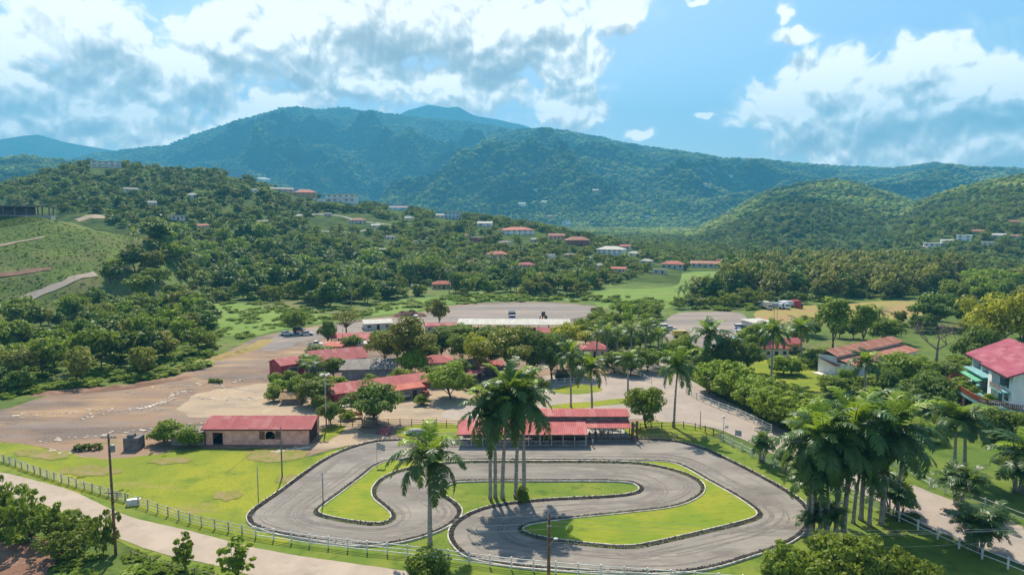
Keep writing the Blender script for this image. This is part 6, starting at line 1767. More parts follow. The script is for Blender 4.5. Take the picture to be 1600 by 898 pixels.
# ------------------------------------------------------------------ fences
def fence(name, label, pix, sp, h, rails, m, pw=0.12, rh_=0.1, post_h=None, balus=0.0, tilt=0.0, drape=False):
    pts = [G(a, b) for a, b in pix]
    root = thing(name, label, 'fence', pts[0])
    o = pts[0]; pl = [(p - o) for p in pts]
    seg = [0]
    for a, b in zip(pl, pl[1:]): seg.append(seg[-1] + (b - a).length)
    def at(s):
        for i in range(len(pl) - 1):
            if s <= seg[i + 1] or i == len(pl) - 2:
                t = (s - seg[i]) / max(seg[i + 1] - seg[i], 1e-6); return pl[i].lerp(pl[i + 1], min(t, 1)), pl[i + 1] - pl[i]
    n = max(2, int(seg[-1] / sp)); rr_ = random.Random(len(label))
    spots = [at(seg[-1] * i / n) for i in range(n + 1)]
    for p, d in spots:
        part('post', MB().box((p.x, p.y, (post_h or h + 0.1) / 2), (pw, pw, (post_h or h + 0.1)), math.atan2(d.y, d.x) , rr_.uniform(-tilt, tilt), rr_.uniform(-tilt, tilt)), m, root)
    for k in range(rails):
        z = h * (k + 1) / rails - 0.08
        mb = MB()
        for (p, _), (q, _) in zip(spots, spots[1:]):
            c = (p + q) / 2; d = q - p
            mb.box((c.x, c.y, z + rr_.uniform(-tilt, tilt) * .4), (d.length * 0.995, 0.05, rh_), math.atan2(d.y, d.x), 0, rr_.uniform(-tilt, tilt) * 0.3)
        part('rail', mb, m, root)
    if balus:
        mb = MB(); s = 0.0
        while s < seg[-1]:
            p, d = at(s); mb.box((p.x, p.y, h * 0.5), (0.03, 0.03, h * 0.86)); s += balus
        part('balusters', mb, m, root)
    return root
fence('wooden_fence', 'weathered double rail fence along the lower left road', [(-60, 702), (0, 720), (75, 747), (123, 762), (174, 777), (196, 784)], 1.9, 1.25, 4, M['oldwhite'], 0.14, 0.09, tilt=0.06)
fence('rail_fence', 'old whitewashed rail fence from the utility pole to the track corner', [(200, 786), (212, 789), (258, 805), (313, 822), (358, 831), (400, 840)], 2.2, 1.35, 3, M['oldwhite'], 0.13, 0.07, tilt=0.04)
fence('rail_fence', 'white three-rail fence passing in front of the lone palm', [(400, 840), (429, 844), (483, 852), (565, 862), (627, 868), (717, 879), (781, 888), (900, 899), (1010, 907), (1160, 918)], 2.5, 1.45, 3, M['whitepaint'], 0.14, 0.09)
fence('rail_fence', 'white rail fence along the near side of the entrance road', [(1128, 690), (1160, 706), (1200, 726), (1240, 745), (1290, 766), (1335, 785), (1371, 800), (1395, 810), (1434, 828), (1482, 850), (1534, 873), (1598, 898), (1660, 925)], 2.6, 1.35, 2, M['whitepaint'], 0.17, 0.11)
fence('rail_fence', 'white rail fence on the pasture side of the entrance road', [(1395, 730), (1424, 743), (1460, 765), (1487, 776), (1526, 788), (1573, 807), (1640, 832)], 2.6, 1.35, 2, M['whitepaint'], 0.17, 0.11)
fence('rail_fence', 'short white fence under the trees across the entrance road', [(1072, 614), (1092, 626), (1111, 634), (1120, 638), (1143, 646), (1166, 656), (1205, 675)], 2.7, 1.5, 3, M['whitepaint'], 0.15, 0.1)
fence('rail_fence', 'white rails in front of the dark parked car', [(868, 599), (905, 597), (925, 599)], 2.0, 1.2, 2, M['whitepaint'], 0.12, 0.1)
fence('rail_fence', 'white rail between the drive and the village', [(770, 610), (800, 605), (862, 599)], 2.4, 1.1, 2, M['oldwhite'], 0.12, 0.09)
fence('rail_fence', 'white rails along the garden drive right of the palm', [(985, 578), (1000, 588), (1018, 600)], 2.4, 1.2, 2, M['whitepaint'], 0.12, 0.09)
fence('wooden_fence', 'brown wooden rail fence along the sandy yard', [(514, 665), (560, 665), (620, 664), (716, 667)], 2.1, 1.25, 3, M['brownwood'], 0.12, 0.07)
fence('wooden_fence', 'brown rail fence behind the green patch right of the pavilion', [(1000, 672), (1045, 669), (1062, 668), (1096, 673), (1128, 686)], 2.0, 1.25, 2, M['brownwood'], 0.14, 0.08)
fence('wooden_fence', 'short diagonal wooden rail between the small lawns', [(669, 682), (682, 663)], 1.8, 1.2, 3, M['greywood'], 0.12, 0.12)
fence('low_fence', 'low white fence left of the pit pavilion', [(669, 683), (716, 683)], 1.8, 0.9, 2, M['oldwhite'], 0.08, 0.06, balus=0.3)
fence('iron_fence', 'dark thin-barred fence right of the pavilion', [(990, 690), (1040, 689), (1126, 688)], 2.4, 1.35, 2, M['greywood'], 0.08, 0.05, balus=0.16)
fence('field_fence', 'wire fence on leaning posts below the pale road', [(205, 872), (240, 884), (290, 897), (330, 908), (380, 920)], 3.0, 1.0, 1, M['greywood'], 0.08, 0.02, tilt=0.05)
a, rz, W = base_line((566, 668), (585, 668))
root = thing('tree_pen', 'square plank pen round the trunk of the dark round tree', 'pen', a, rz)
for z in (0.3, 0.75, 1.2):
    part('plank', MB().b2(0, W, 0, 0.06, z, z + 0.2).b2(0, W, W - .06, W, z, z + 0.2).b2(0, .06, .06, W - .06, z, z + .2).b2(W - .06, W, .06, W - .06, z, z + .2), M['greywood'], root)
for x in (-0.1, W - 0.02):
    for y in (-.1, W - .02): part('post', MB().b2(x, x + 0.12, y, y + 0.12, 0, 1.6), M['brownwood'], root)

# ------------------------------------------------------------------ poles, lamps, flags, wires
def pole(name, label, cat, px, py, tp, r0, m='greywood', extra=None, lean=0.0):
    P = G(px, py); H = (py - tp) * px_m(P) * 1.02
    root = thing(name, label, cat, P)
    part('pole', MB().tube([(0, 0, -0.5), (lean * 0.5, 0, H / 2), (lean, 0, H)], [r0, r0 * 0.9, r0 * 0.7], 8), M[m], root, True)
    return root, H, P
u1, H1, P1 = pole('utility_pole', 'tall brown utility pole with crossarms at the lower left', 'utility pole', 181, 867, 676, 0.17, 'brownwood')
for z in (H1 - 0.5, H1 - 7.2): part('crossarm', MB().b2(-0.9, 0.9, -0.06, 0.06, z, z + 0.12), M['greywood'], u1)
for x in (-0.8, -0.3, 0.35, 0.8): part('insulator', MB().lathe([(0.0, 0), (0.07, 0), (0.09, 0.1), (0.04, 0.2), (0, 0.22)], (x, 0, H1 - 0.38), 8), M['whitepaint'], u1)
part('transformer', MB().lathe([(0, 0), (0.24, 0), (0.26, 0.1), (0.26, 0.75), (0.2, 0.85), (0, 0.88)], (0.35, 0.1, H1 - 2.2), 12), M['metal'], u1)
u2, H2, P2 = pole('utility_pole', 'wooden pole with a street lamp arm at the bottom centre', 'utility pole', 857, 935, 800, 0.19, 'brownwood')
part('lamp_arm', MB().tube([(0.15, 0, H2 - 3.4), (0.35, -0.1, H2 - 2.9), (0.6, -0.15, H2 - 2.65)], 0.03, 6), M['metal'], u2)
part('lamp', MB().ball((0.72, -0.17, H2 - 2.6), 0.22, (1.2, 0.8, 0.55)), M['whitepaint'], u2, True)
part('insulator', MB().lathe([(0.0, 0), (0.08, 0), (0.1, 0.1), (0.04, 0.2), (0, 0.22)], (0, 0, H2), 8).b2(-0.25, 0.25, -0.2, -0.14, H2 - 1.3, H2 - 1.15), M['metal'], u2)
wm = mat('wire', (0.42, 0.42, 0.42), 0.5, 0.1, 1.0)
def wire(label, A, B, sag, r_=0.011):
    pts = [A.lerp(B, t) - Vector((0, 0, sag * 4 * t * (1 - t))) for t in np.linspace(0, 1, 24)]
    tag(link('power_wire', MB().tube(pts, r_, 4, False).mesh('power_wire', wm)), label, 'wire')
farR = Vector((62, 66, 9.5)); T2 = P2 + Vector((0, 0, H2))
for i, z in enumerate((-0.05, -0.7, -1.25, -3.0)):
    wire(['topmost wire running right from the lamp pole', 'second wire running right from the lamp pole', 'third wire running right from the lamp pole', 'lowest wire running right from the lamp pole'][i], T2 + Vector((0, 0, z)), farR + Vector((0, i * 1.2, z)), 1.2)
for i, z in enumerate((-0.05, -0.9, -1.6)):
    wire(['topmost wire between the two utility poles', 'middle wire between the two utility poles', 'lowest wire between the two utility poles'][i], T2 + Vector((0, 0, z)), P1 + Vector((0, 0, 6.9 + z)), 1.4)
r_, H, P = pole('wooden_pole', 'thin weathered pole with a guy stay on the left lawn', 'pole', 441, 746, 666, 0.12, 'greywood')
part('stay', MB().tube([(0, 0, H * 0.95), (-9.5, 1.5, 0)], 0.02, 4), M['greywood'], r_)
pole('wooden_pole', 'short grey pole near the left corner of the track', 'pole', 404, 786, 728, 0.08, 'metal')
pole('metal_post', 'dark metal post standing on the left kerb of the island', 'post', 505, 789, 737, 0.09, 'metal')
r_, H, P = pole('floodlight_pole', 'tall pale pole with a cluster of floodlights behind the stable', 'light pole', 510, 668, 583, 0.15, 'concrete')
for i, (x, y) in enumerate(((-0.7, 0), (-0.35, -0.2), (0.35, -0.2), (0.7, 0))): part('floodlight', MB().box((x, y - .1, H - 0.35 + 0.15 * (i % 2)), (0.42, 0.3, 0.4), 0.3 * (i - 1.5), 0.5, 0), M['whitepaint'], r_)
part('crossbar', MB().b2(-0.8, 0.8, -0.05, 0.05, H - 0.2, H - 0.1), M['metal'], r_)
for px, py, tp, lb in ((1130, 688, 652, 'lamp post with a round globe at the corner of the iron fence'), (1054, 667, 611, 'taller globe lamp in front of the palm at the road bend'), (573, 640, 606, 'small globe lamp in the sandy yard')):
    r_, H, P = pole('lamp_post', lb, 'lamp post', px, py, tp, 0.06, 'metal')
    part('globe', MB().ball((0, 0, H + 0.1), 0.24), M['whitepaint'], r_, True)
    if px == 1130: part('sign_plate', MB().box((0.55, 0, H - 1.7), (0.7, 0.04, 0.5), 0.3), M['whitepaint'], r_)
for px, py, tp, lb in ((1094, 672, 641, 'thin pole on the verge of the entrance road'), (1209, 512, 478, 'far pole at the edge of the dry field'), (1214, 505, 470, 'taller far pole beside the dry field'), (124, 445, 402, 'wooden pole on the left slope road'), (536, 540, 512, 'small pole behind the open shelter'), (1000, 700, 690, 'short stake at the track edge')):
    pole('wooden_pole', lb, 'pole', px, py, tp, 0.08, 'greywood')
# chequered flags
fm, N = new_mat('chequered_cloth')
tc = N.n('ShaderNodeTexCoord').outputs['UV']
ck = N.n('ShaderNodeTexChecker', {'Vector': tc, 'Color1': (0.75, 0.75, 0.75, 1), 'Color2': (0.02, 0.02, 0.02, 1), 'Scale': 6.0})
out(N, N.n('ShaderNodeBsdfPrincipled', {'Base Color': ck.outputs[0], 'Roughness': 0.9}).outputs[0])
def flag(label, px, py, tp, size, ph):
    r_, H, P = pole('flag', label, 'flag', px, py, tp, 0.035, 'metal')
    n, m_ = 14, 8
    v, uv = [], []
    for j in range(m_ + 1):
        for i in range(n + 1):
            u, w = i / n, j / m_
            v.append((u * size, math.sin(u * 6 + ph) * 0.18 * u * size - w * .05, H - 0.05 - w * size * 0.8 - 0.22 * u * u * size))
            uv.append((u, w * 0.8))
    f = [(j * (n + 1) + i, j * (n + 1) + i + 1, (j + 1) * (n + 1) + i + 1, (j + 1) * (n + 1) + i) for j in range(m_) for i in range(n)]
    me = np_mesh('cloth', v, np.array(f)); ul = me.uv_layers.new(name='UVMap')
    for lp_ in me.loops: ul.data[lp_.index].uv = uv[lp_.vertex_index]
    me.materials.append(fm)
    link('cloth', me, r_)
flag('chequered flag above the top bend of the track', 589, 727, 691, 1.35, 0.5)
flag('chequered flag by the white fence of the entrance road', 1148, 698, 671, 1.2, 2.0)

# ------------------------------------------------------------------ vehicles
def carpaint(nm, col): return mat('paint_' + nm, col, 0.3, 0.05, 1.0, spec=0.6)
PAINT = {'white': (0.75, 0.75, 0.73), 'silver': (0.45, 0.47, 0.5), 'red': (0.4, 0.03, 0.03), 'brown': (0.25, 0.1, 0.06), 'black': (0.02, 0.02, 0.025), 'teal': (0.35, 0.55, 0.52), 'beige': (0.6, 0.52, 0.4), 'orange': (0.5, 0.2, 0.05), 'yellow': (0.6, 0.45, 0.08), 'blue': (0.05, 0.12, 0.3)}
VEH = {  # side profile (x forward, z), width, cabin profile, wheel positions, wheel radius
    'car': ([(-2.15, .35), (2.15, .35), (2.2, .62), (1.9, .82), (0.95, .93), (-1.75, .98), (-2.2, .85)], 1.72, [(0.95, .93), (0.25, 1.42), (-1.05, 1.45), (-1.75, .98)], (-1.35, 1.38), .33),
    'suv': ([(-2.2, .4), (2.2, .4), (2.25, .75), (2.0, 1.0), (1.1, 1.08), (-2.2, 1.1), (-2.28, .8)], 1.82, [(1.1, 1.08), (0.5, 1.68), (-1.9, 1.72), (-2.2, 1.1)], (-1.4, 1.42), .38),
    'pickup': ([(-2.6, .5), (2.5, .5), (2.55, .85), (2.3, 1.05), (1.3, 1.12), (-2.6, 1.12)], 1.85, [(1.3, 1.12), (0.7, 1.75), (-0.45, 1.78), (-0.6, 1.12)], (-1.6, 1.6), .4),
    'van': ([(-2.5, .4), (2.4, .4), (2.5, .8), (2.25, 1.15), (1.5, 2.1), (-2.5, 2.15)], 1.9, [(2.2, 1.2), (1.52, 2.02), (0.4, 2.02), (0.4, 1.25)], (-1.6, 1.55), .36),
}
def vehicle(kind, colour, label, px=None, py=None, rz=0.0, sc=1.0, P=None):
    body, w, cab, wx_, wr = VEH[kind]
    P = P or G(px, py)
    P = Vector((P.x, P.y, 0.09))
    root = thing({'car': 'parked_car', 'suv': 'parked_car', 'pickup': 'pickup_truck', 'van': 'van'}[kind], label, {'car': 'car', 'suv': 'car', 'pickup': 'pickup', 'van': 'van'}[kind], P, rz)
    root.scale = (sc, sc, sc)
    pm = carpaint(colour, PAINT[colour])
    part('body', MB().prism(body, -w / 2, w / 2), pm, root)
    if kind != 'van':
        part('cabin', MB().prism([(x, z + .003) for x, z in cab[::-1]][::-1], -w / 2 + 0.14, w / 2 - 0.14), M['glass'], root)
        top = cab[1], cab[2]
        part('roof_panel', MB().b2(top[1][0], top[0][0], -w / 2 + 0.1, w / 2 - 0.1, max(top[0][1], top[1][1]), max(top[0][1], top[1][1]) + 0.05), pm, root)
    else:
        part('windscreen', MB().box((1.93, 0, 1.62), (0.04, w - 0.2, 1.0), 0, 0, -0.66), M['glass'], root)
        part('side_windows', MB().b2(0.3, 1.4, -w / 2 - 0.01, w / 2 + 0.01, 1.3, 1.85), M['glass'], root)
    if kind == 'pickup':
        part('cargo_bed', MB().b2(-2.5, -0.75, -w / 2 + 0.12, w / 2 - 0.12, 1.122, 1.15), M['void'], root)
    for x in wx_:
        for y in (-w / 2 + 0.05, w / 2 - 0.05):
            wh = part('wheel', MB().tube([(x, y - 0.11, wr), (x, y + 0.11, wr)], wr, 12), M['tyre'], root)
    for y in (-w / 2 + 0.3, w / 2 - 0.3):
        part('headlight', MB().box((body[2][0] - 0.02, y, body[2][1] + 0.0), (0.1, 0.3, 0.14)), M['chrome'], root)
    return root
vehicle('pickup', 'white', 'white pickup truck parked left of the open shelter', 493, 541, R(3), 0.92)
vehicle('car', 'white', 'white car under the round tree at the lot edge', 448, 524, R(12))
vehicle('car', 'silver', 'pale silver car right of the round tree', 479, 524, R(14), 1.05)
vehicle('suv', 'brown', 'brown car half hidden behind the round tree trunk', 468, 519, R(8))
vehicle('suv', 'white', 'white car seen from the front on the far lot', 650, 500, R(-80))
vehicle('suv', 'black', 'black car in the shade behind the white rails', 883, 593, R(2), 1.15)
vehicle('van', 'silver', 'grey van in the shade left of the white rails', 815, 596, R(5))
for i, (px, py, c, lb) in enumerate([(1040, 514, 'white', 'white car at the left side of the round car park'), (1048, 516, 'silver', 'silver car beside the white one at the left of the car park'), (1116, 518, 'white', 'white car behind the big palm crown'),
                                     (1157, 514, 'white', 'farthest white car of the parked row'), (1166, 515, 'black', 'dark car at the back of the parked row'), (1157, 520, 'silver', 'grey car second from the back of the parked row'), (1160, 524, 'white', 'white car in the middle of the parked row'),
                                     (1170, 522, 'teal', 'pale green car on the right of the parked row'), (1163, 529, 'silver', 'silver car near the front of the parked row'), (1166, 534, 'white', 'nearest white car of the parked row'), (1155, 532, 'teal', 'pale car at the near left of the parked row')]):
    vehicle('car' if i % 3 else 'suv', c, lb, px, py, R(-6 + i % 3 * 4))
vehicle('van', 'yellow', 'yellow van in the car park beside the thin cypress', 1064, 527, R(3), 1.1)
def box_truck(label, px, py, rz, cabc, boxc, L=6.5, bh=2.6, sc=1.0):
    root = thing('truck', label, 'truck', Vector((G(px, py).x, G(px, py).y, 0.09)), rz); root.scale = (sc,) * 3
    part('cab', MB().prism([(1.6, .5), (3.4, .5), (3.45, 1.4), (3.1, 2.3), (1.6, 2.35)], -1.1, 1.1), carpaint(cabc, PAINT[cabc]), root)
    part('windscreen', MB().box((3.31, 0, 1.85), (0.05, 1.9, 0.8), 0, 0, -0.35), M['glass'], root)
    part('cargo_box', MB().b2(-L + 2.6, 1.5, -1.2, 1.2, 0.9, 0.9 + bh), carpaint(boxc, PAINT[boxc]), root)
    part('chassis', MB().b2(-L + 2.6, 3.2, -0.5, 0.5, 0.55, 0.88), M['void'], root)
    for x in (2.5, -1.2, -L + 3.6):
        for y in (-1.0, 1.0): part('wheel', MB().tube([(x, y - 0.14, 0.48), (x, y + 0.14, 0.48)], 0.48, 12), M['tyre'], root)
box_truck('dark-topped white truck facing the camera behind the pale shed', 800, 501, R(-88), 'white', 'black', 6.5, 2.2, 1.1)
box_truck('beige truck parked second in the far row', 1198, 483, R(-85), 'beige', 'beige', 6, 2.3)
box_truck('white truck with a dark bed in the far row', 1211, 482, R(-40), 'white', 'silver', 7, 1.6)
box_truck('white box truck in the middle of the far row', 1225, 482, R(-85), 'white', 'white', 6, 2.2)
box_truck('pale green-topped truck left of the red one', 1235, 480, R(-30), 'teal', 'white', 6, 1.9)
box_truck('red truck at the right end of the far row', 1245, 481, R(-85), 'red', 'red', 6, 2.4)
vehicle('van', 'white', 'white van at the left end of the far truck row', 1189, 480, R(-120), 1.2)
root = thing('wheel_loader', 'rusty orange loader standing at the edge of the far lot', 'loader', Vector((G(849, 500).x, G(849, 500).y, 0.09)), R(-100))
om = carpaint('orange', (0.35, 0.13, 0.05))
part('body', MB().b2(-2.6, 0.2, -0.9, 0.9, 0.9, 1.9).b2(0.2, 2.0, -0.5, 0.5, 0.8, 1.4), om, root)
part('cab', MB().b2(-0.9, 0.5, -0.7, 0.7, 1.9, 3.2), M['glass'], root)
part('bucket', MB().prism([(3.0, 0.1), (4.0, 0.1), (3.3, 0.5), (3.1, 1.1)], -1.3, 1.3), M['darkwood'], root)
part('arm', MB().box((2.4, 0.5, 1.2), (2.4, 0.15, 0.25), 0, 0, 0.3).box((2.4, -0.5, 1.2), (2.4, 0.15, 0.25), 0, 0, 0.3), om, root)
for x in (-1.7, 1.4):
    for y in (-1.05, 1.05): part('wheel', MB().tube([(x, y - 0.25, 0.7), (x, y + 0.25, 0.7)], 0.7, 14), M['tyre'], root)
# carts and small machines in the sandy yard
def cart(label, px, py, rz, col, cover=None):
    root = thing('cart', label, 'cart', Vector((G(px, py).x, G(px, py).y, 0.07)), rz)
    part('box', MB().b2(-1.2, 1.2, -0.6, 0.6, 0.6, 0.72).b2(-1.2, 1.2, -0.6, -0.53, 0.72, 1.15).b2(-1.2, 1.2, 0.53, 0.6, 0.72, 1.15), mat('cart_' + col, PAINT[col], 0.7, 0.2, 2), root)
    part('bench', MB().b2(-0.9, -0.5, -0.5, 0.5, 0.73, 1.2).b2(0.2, 0.6, -0.5, 0.5, 0.73, 1.2), M['brownwood'], root)
    if cover: part('canopy', MB().b2(-1.3, 1.3, -0.75, 0.75, 2.1, 2.18), mat('cover_' + cover, PAINT[cover], 0.7, 0.2, 2), root); part('canopy_posts', MB().b2(-1.2, -1.14, -.6, -.54, .72, 2.1).b2(1.14, 1.2, -.6, -.54, .72, 2.1).b2(-1.2, -1.14, .54, .6, .72, 2.1).b2(1.14, 1.2, .54, .6, .72, 2.1), M['metal'], root)
    for x in (-0.8, 0.8):
        for y in (-0.68, 0.68):
            part('wheel', MB().tube([(x + 0.42 * math.cos(t), y, 0.45 + 0.42 * math.sin(t)) for t in np.linspace(0, 6.2832, 13)], 0.04, 5).box((x, y, .45), (.8, .04, .05)).box((x, y, .45), (.05, .04, .8)), M['void'], root)
cart('small cart with a pink canopy under the dark round tree', 541, 650, 0.1, 'brown', 'beige')
cart('orange-red cart in the shade of the dark round tree', 557, 653, 0.3, 'orange')
cart('black cart behind the trunk of the dark round tree', 582, 652, -0.2, 'black')
cart('wooden cart at the right of the dark round tree', 632, 624, 0.2, 'beige')
cart('open black carriage in front of the cafe', 664, 620, 1.4, 'red')
# other small things
P = G(600, 676)
tag(link('red_ramp', MB().box((0, 0, 0.35), (2.0, 2.6, 0.12), 0.1, 0.22, 0).b2(-.9, -.8, 0.9, 1.0, 0, .5).b2(.8, .9, .9, 1.0, 0, .5).mesh('red_ramp', M['roofred']), None, P, -0.1), 'tilted red plate lying on the ground beside the small lawn', 'ramp')
gs = mat('grey_stone', (0.36, 0.36, 0.33), 0.8, 0.2, 1.5)
root = thing('fish_statue', 'pale grey whale-shaped statue lying on the small lawn', 'statue', G(652, 679), 0.05)
mb = MB(); xs = np.linspace(-2.2, 2.2, 13)
mb.tube([(x, 0, 0.55 + 0.1 * math.sin(x)) for x in xs], [max(0.06, 0.75 * math.sin(math.pi * min(1, (x + 2.35) / 4.2) ** 0.8)) if x < 1.7 else 0.16 for x in xs], 12)
part('body', mb, gs, root, True)
part('tail_fin', MB().add([(1.9, 0, 0.55), (2.9, 0.7, 0.75), (2.55, 0, 0.7), (2.9, -0.7, 0.75), (1.9, 0, 0.7), (2.9, 0.7, 0.85), (2.55, 0, 0.8), (2.9, -0.7, 0.85)], [(0, 1, 2), (0, 2, 3), (6, 5, 4), (7, 6, 4), (0, 4, 5, 1), (1, 5, 6, 2), (2, 6, 7, 3), (3, 7, 4, 0)]), gs, root)
part('side_fin', MB().box((-0.6, -0.8, 0.3), (0.7, 0.6, 0.1), 0.3, 0.5, 0), gs, root)
tag(link('hut_block', MB().b2(0, 2.6, 0, 2.2, 0, 2.2).b2(0.5, 1.6, 0.4, 1.4, 2.2, 2.7).mesh('hut_block', M['darkconcrete']), None, G(193, 704), 0.05), 'small concrete block house at the edge of the left lawn', 'block house')

tag(link('drain_pipe', MB().tube([(0, 0, 0.1), (2.1, -0.85, 0.1)], 0.12, 8).mesh('drain_pipe', mat('aqua_pipe', (0.5, 0.68, 0.66), 0.5, 0.1, 1)), None, G(42, 843)), 'pale aqua pipe lying on the red soil', 'pipe')
tag(link('tarpaulin', MB().box((0, 0, 0.5), (1.7, 0.08, 0.8), 0.3, -0.2, 0).box((0, .3, 0.88), (1.7, 0.7, 0.05), 0.3, 0, 0).mesh('tarpaulin', M['whitepaint']), None, G(208, 790)), 'small white board fixed on the fence near the utility pole', 'board')
# dirt mound
bm = bmesh.new(); bmesh.ops.create_grid(bm, x_segments=60, y_segments=30, size=1)
for v in bm.verts:
    r2 = max(0, 1 - v.co.x ** 2 - v.co.y ** 2)
    v.co = Vector((v.co.x * 7.5, v.co.y * 4.5, r2 ** 0.8 * 2.6 * (0.7 + 0.6 * mnoise.fractal(v.co * 3, 1, 2, 4)) - 0.05))
me = bpy.data.meshes.new('dirt_mound'); bm.to_mesh(me); bm.free(); me.materials.append(M['soil'])
tag(link('dirt_mound', me, None, G(640, 494)), 'heap of dark red earth at the edge of the far lot', 'mound')
# debris: pale slabs strewn over the yard, earth bank, fallen branches
mb = MB(); rr2 = random.Random(9)
for (x0, y0, x1, y1, n) in ((215, 640, 275, 622, 60), (270, 618, 300, 606, 30), (125, 654, 165, 646, 16), (300, 622, 400, 624, 50), (330, 602, 400, 612, 24), (60, 700, 130, 715, 12), (430, 706, 480, 698, 30), (20, 650, 260, 636, 60), (60, 690, 330, 660, 60), (200, 612, 420, 590, 60)):
    for i in range(n):
        t = rr2.random(); g = G(x0 + (x1 - x0) * t + rr2.gauss(0, 3), y0 + (y1 - y0) * t + rr2.gauss(0, 1.6))
        s = rr2.uniform(0.08, 0.38) * (1.8 if rr2.random() < .12 else 1)
        mb.box((g.x, g.y, 0.06), (s * 2, s, 0.12), rr2.uniform(-.5, .5), rr2.uniform(-.15, .15), rr2.uniform(-.15, .15))
tag(link('rubble', mb.mesh('rubble', mat('pale_rubble', (0.6, 0.5, 0.4), 0.9, 0.25, 0.4, coord='Position'))), 'pale broken slabs strewn over the brown yard', None, None, 'stuff')
def bank(label, pix, w, h, seed, m):
    pts = catmull([G(a, b).to_2d() for a, b in pix], False, 0.7); v = []; K = 9
    for i, p in enumerate(pts):
        d = (pts[min(i + 1, len(pts) - 1)] - pts[max(i - 1, 0)]).normalized(); nn = Vector((-d.y, d.x))
        e = math.sin(math.pi * i / (len(pts) - 1)) ** 0.5
        for k in range(K):
            u = k / (K - 1) * 2 - 1; q = p + nn * u * w / 2
            v.append((q.x, q.y, max(-0.02, h * e * (1 - u * u) * (0.75 + 0.8 * mnoise.fractal(Vector((q.x / 2.5, q.y / 2.5, seed)), 1, 2, 4)) - .02)))
    me = np_mesh('earth_bank', v, np.array([(i * K + k, i * K + k + 1, (i + 1) * K + k + 1, (i + 1) * K + k) for i in range(len(pts) - 1) for k in range(K - 1)]))
    me.materials.append(m); me.shade_smooth()
    tag(link('earth_bank', me), label, None, None, 'structure')
bank('low earth bank along the wooded edge of the yard', [(50, 616), (110, 612), (190, 606), (250, 596), (300, 588)], 5, 0.8, 1, M['soil'])
bank('grassy bank between wood and yard at the upper left', [(225, 588), (280, 578), (330, 562), (390, 545), (420, 530)], 6, 0.9, 2, M['dryfield'])
for px, py, rz, s, lb in ((140, 703, 0.25, 0.7, 'fallen dark branch left of the concrete block house'), (338, 598, -0.3, 0.6, 'dark fallen branch on the open brown yard'), (1420, 812, 0.2, .5, 'fallen palm frond by the road fence')):
    mb = MB(); rr3 = random.Random(px)
    mb.tube([(-4 * s, 0, 0.2), (-1 * s, 0.5 * s, 0.7 * s), (2.5 * s, 0.2 * s, 1.4 * s)], [0.12, 0.22, 0.1], 6)
    for k in range(26):
        t = rr3.uniform(-4, 2.5) * s; mb.tube([(t, 0.2, 0.6 * s), (t + rr3.uniform(-.4, 1.2) * s, rr3.uniform(-1.2, 1.2) * s, rr3.uniform(.1, 1.7) * s)], [0.05, 0.02], 4)
    root = thing('fallen_branch', lb, 'branch', G(px, py), rz)
    part('wood', mb, M['darkwood'], root)
    C = np.array([(rr3.uniform(-3.5, 3) * s, rr3.uniform(-.8, .8) * s, rr3.uniform(.2, 1.5) * s) for _ in range(260)])
    g_ = np.random.default_rng(px); v, f = quads(C, unit(g_.normal(size=C.shape) + [0, 0, .5]), 0.32, g_)
    me = np_mesh('leaves', v, f); me.materials.append(M['lf_dark']); link('leaves', me, root)
# planting round the palm group
mb_ = thing('boulder', 'dark boulder at the foot of the infield palm group', 'boulder', G(811, 777))
bm = bmesh.new(); bmesh.ops.create_icosphere(bm, subdivisions=3, radius=0.75)
for v in bm.verts: v.co *= 1 + 0.35 * mnoise.noise(v.co * 2.2); v.co.z = v.co.z * 0.8 + 0.35
me = bpy.data.meshes.new('rock'); bm.to_mesh(me); bm.free(); me.materials.append(M['darkconcrete']); link('rock', me, mb_)

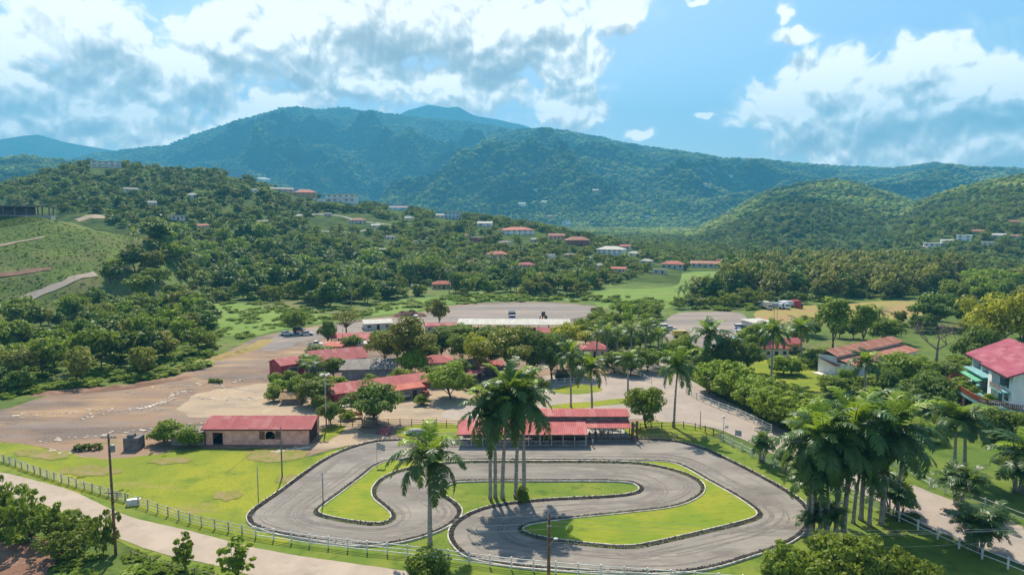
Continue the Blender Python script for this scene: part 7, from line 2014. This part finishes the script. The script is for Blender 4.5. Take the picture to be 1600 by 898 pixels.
# ------------------------------------------------------------------ people
def person(label, P, rz, shirt, trousers, arms=0.25, stride=0.12, skin=(0.3, 0.17, 0.11), hs=1.7, hat=None):
    k = hs / 1.75
    J = {'pel': (0, 0, .95), 'chest': (0, 0.02, 1.3), 'neck': (0, .02, 1.5), 'head': (0, -.01, 1.62), 'top': (0, 0, 1.74),
         'shl': (-.19, .02, 1.42), 'ell': (-.26, -.02, 1.14), 'wrl': (-.26 + arms * .3, -.12 - arms * .4, .92), 'hal': (-.25 + arms * .3, -.15 - arms * .5, .84),
         'shr': (.19, .02, 1.42), 'elr': (.27, .03, 1.14), 'wrr': (.27, -.04, .90), 'har': (.27, -.06, .81),
         'hil': (-.1, 0, .9), 'knl': (-.11, -stride, .5), 'anl': (-.11, -stride * .6, .08), 'tol': (-.12, -stride * .6 - .16, .04),
         'hir': (.1, 0, .9), 'knr': (.11, stride * .3, .5), 'anr': (.11, stride, .08), 'tor': (.12, stride - .16, .04)}
    E = [('pel', 'chest'), ('chest', 'neck'), ('neck', 'head'), ('head', 'top'), ('chest', 'shl'), ('shl', 'ell'), ('ell', 'wrl'), ('wrl', 'hal'), ('chest', 'shr'), ('shr', 'elr'), ('elr', 'wrr'), ('wrr', 'har'),
         ('pel', 'hil'), ('hil', 'knl'), ('knl', 'anl'), ('anl', 'tol'), ('pel', 'hir'), ('hir', 'knr'), ('knr', 'anr'), ('anr', 'tor')]
    Rd = dict(pel=.14, chest=.15, neck=.055, head=.095, top=.075, shl=.07, ell=.045, wrl=.032, hal=.04, shr=.07, elr=.045, wrr=.032, har=.04, hil=.095, knl=.062, anl=.042, tol=.035, hir=.095, knr=.062, anr=.042, tor=.035)
    names = list(J); me = bpy.data.meshes.new('body_base')
    me.from_pydata([Vector(J[n]) * k for n in names], [(names.index(a), names.index(b)) for a, b in E], [])
    o = bpy.data.objects.new('tmp', me); COL.objects.link(o)
    o.modifiers.new('skin', 'SKIN'); sb = o.modifiers.new('sub', 'SUBSURF'); sb.levels = 1; sb.render_levels = 1
    sk = me.skin_vertices[0].data
    for i, n in enumerate(names): sk[i].radius = (Rd[n] * k, Rd[n] * k * (0.72 if n in ('pel', 'chest') else 1)); sk[i].use_root = (n == 'pel')
    dg = bpy.context.evaluated_depsgraph_get(); em = bpy.data.meshes.new_from_object(o.evaluated_get(dg))
    bpy.data.objects.remove(o)
    em.materials.clear()
    for nm, c in (('skin', skin), (shirt[0], shirt[1]), (trousers[0], trousers[1]), ('hair', (0.02, 0.015, 0.01))):
        em.materials.append(mat('cloth_' + nm, c, 0.85, 0.1, 5.0))
    for p in em.polygons:
        c = p.center / k
        p.material_index = 0
        if c.z > 0.93 and c.z < 1.47 and (abs(c.x) < 0.2 or c.z > 1.2): p.material_index = 1
        elif c.z <= 0.93 and c.z > 0.1 and abs(c.x) < 0.215: p.material_index = 2
        elif c.z <= 0.1: p.material_index = 3
        elif c.z > 1.62 and (c.y > -0.02 or c.z > 1.70): p.material_index = 3
    em.name = 'body'; em.shade_smooth()
    root = thing('person', label, 'person', P, rz)
    link('body', em, root)
    part('hair', MB().ball((0, 0.02 * k, 1.69 * k), 0.095 * k, (1, 1.05, .8), 10, 6), mat('cloth_hair', (0, 0, 0)), root, True)
fl = lambda px, py: Vector((G(px, py).x, G(px, py).y, 0.14))
person('person in dark clothes leaning at the left post of the viewing pavilion', fl(921, 688), 0.4, ('brownred', (0.2, 0.06, 0.05)), ('dark', (0.03, 0.03, 0.04)))
person('person in a dark shirt standing second from the left in the viewing pavilion', fl(931, 687), 0.1, ('black', (0.03, 0.03, 0.03)), ('navy', (0.03, 0.04, 0.09)), 0.1)
person('person in a brown shirt in the middle of the viewing pavilion', fl(939, 687.5), -0.3, ('tan', (0.3, 0.2, 0.12)), ('dark', (0.03, 0.03, 0.04)))
person('person in an orange-brown top beside the middle post of the pavilion', fl(950, 687), 0.5, ('orange', (0.4, 0.18, 0.06)), ('dark', (0.03, 0.03, 0.04)), 0.4)
person('person in a teal shirt near the right end of the pavilion', fl(977, 688.5), 0.0, ('teal', (0.05, 0.3, 0.36)), ('teal2', (0.06, 0.16, 0.22)), 0.5)
person('person in pale clothes at the gap between the two pavilions', Vector((G(926, 699).x, G(926, 699).y, .1)), 1.0, ('pale', (0.5, 0.48, 0.45)), ('grey', (0.2, 0.2, 0.2)), 0.3, 0.2)
person('person in white standing by the small open bar', Vector((G(755, 592).x, G(755, 592).y, .05)), 0.2, ('white', (0.65, 0.68, 0.66)), ('teal2', (0.1, 0.3, 0.3)), 0.3)
person('person standing by the black carriage in front of the cafe', Vector((G(661, 612).x, G(661, 612).y, .07)), -0.4, ('blue', (0.06, 0.1, 0.2)), ('dark', (0.03, 0.03, 0.04)))
# prototypes that were never used leave no trace
for o in [o for o in bpy.data.objects if o.get('unused')]:
    for c in list(o.children): bpy.data.objects.remove(c)
    bpy.data.objects.remove(o)
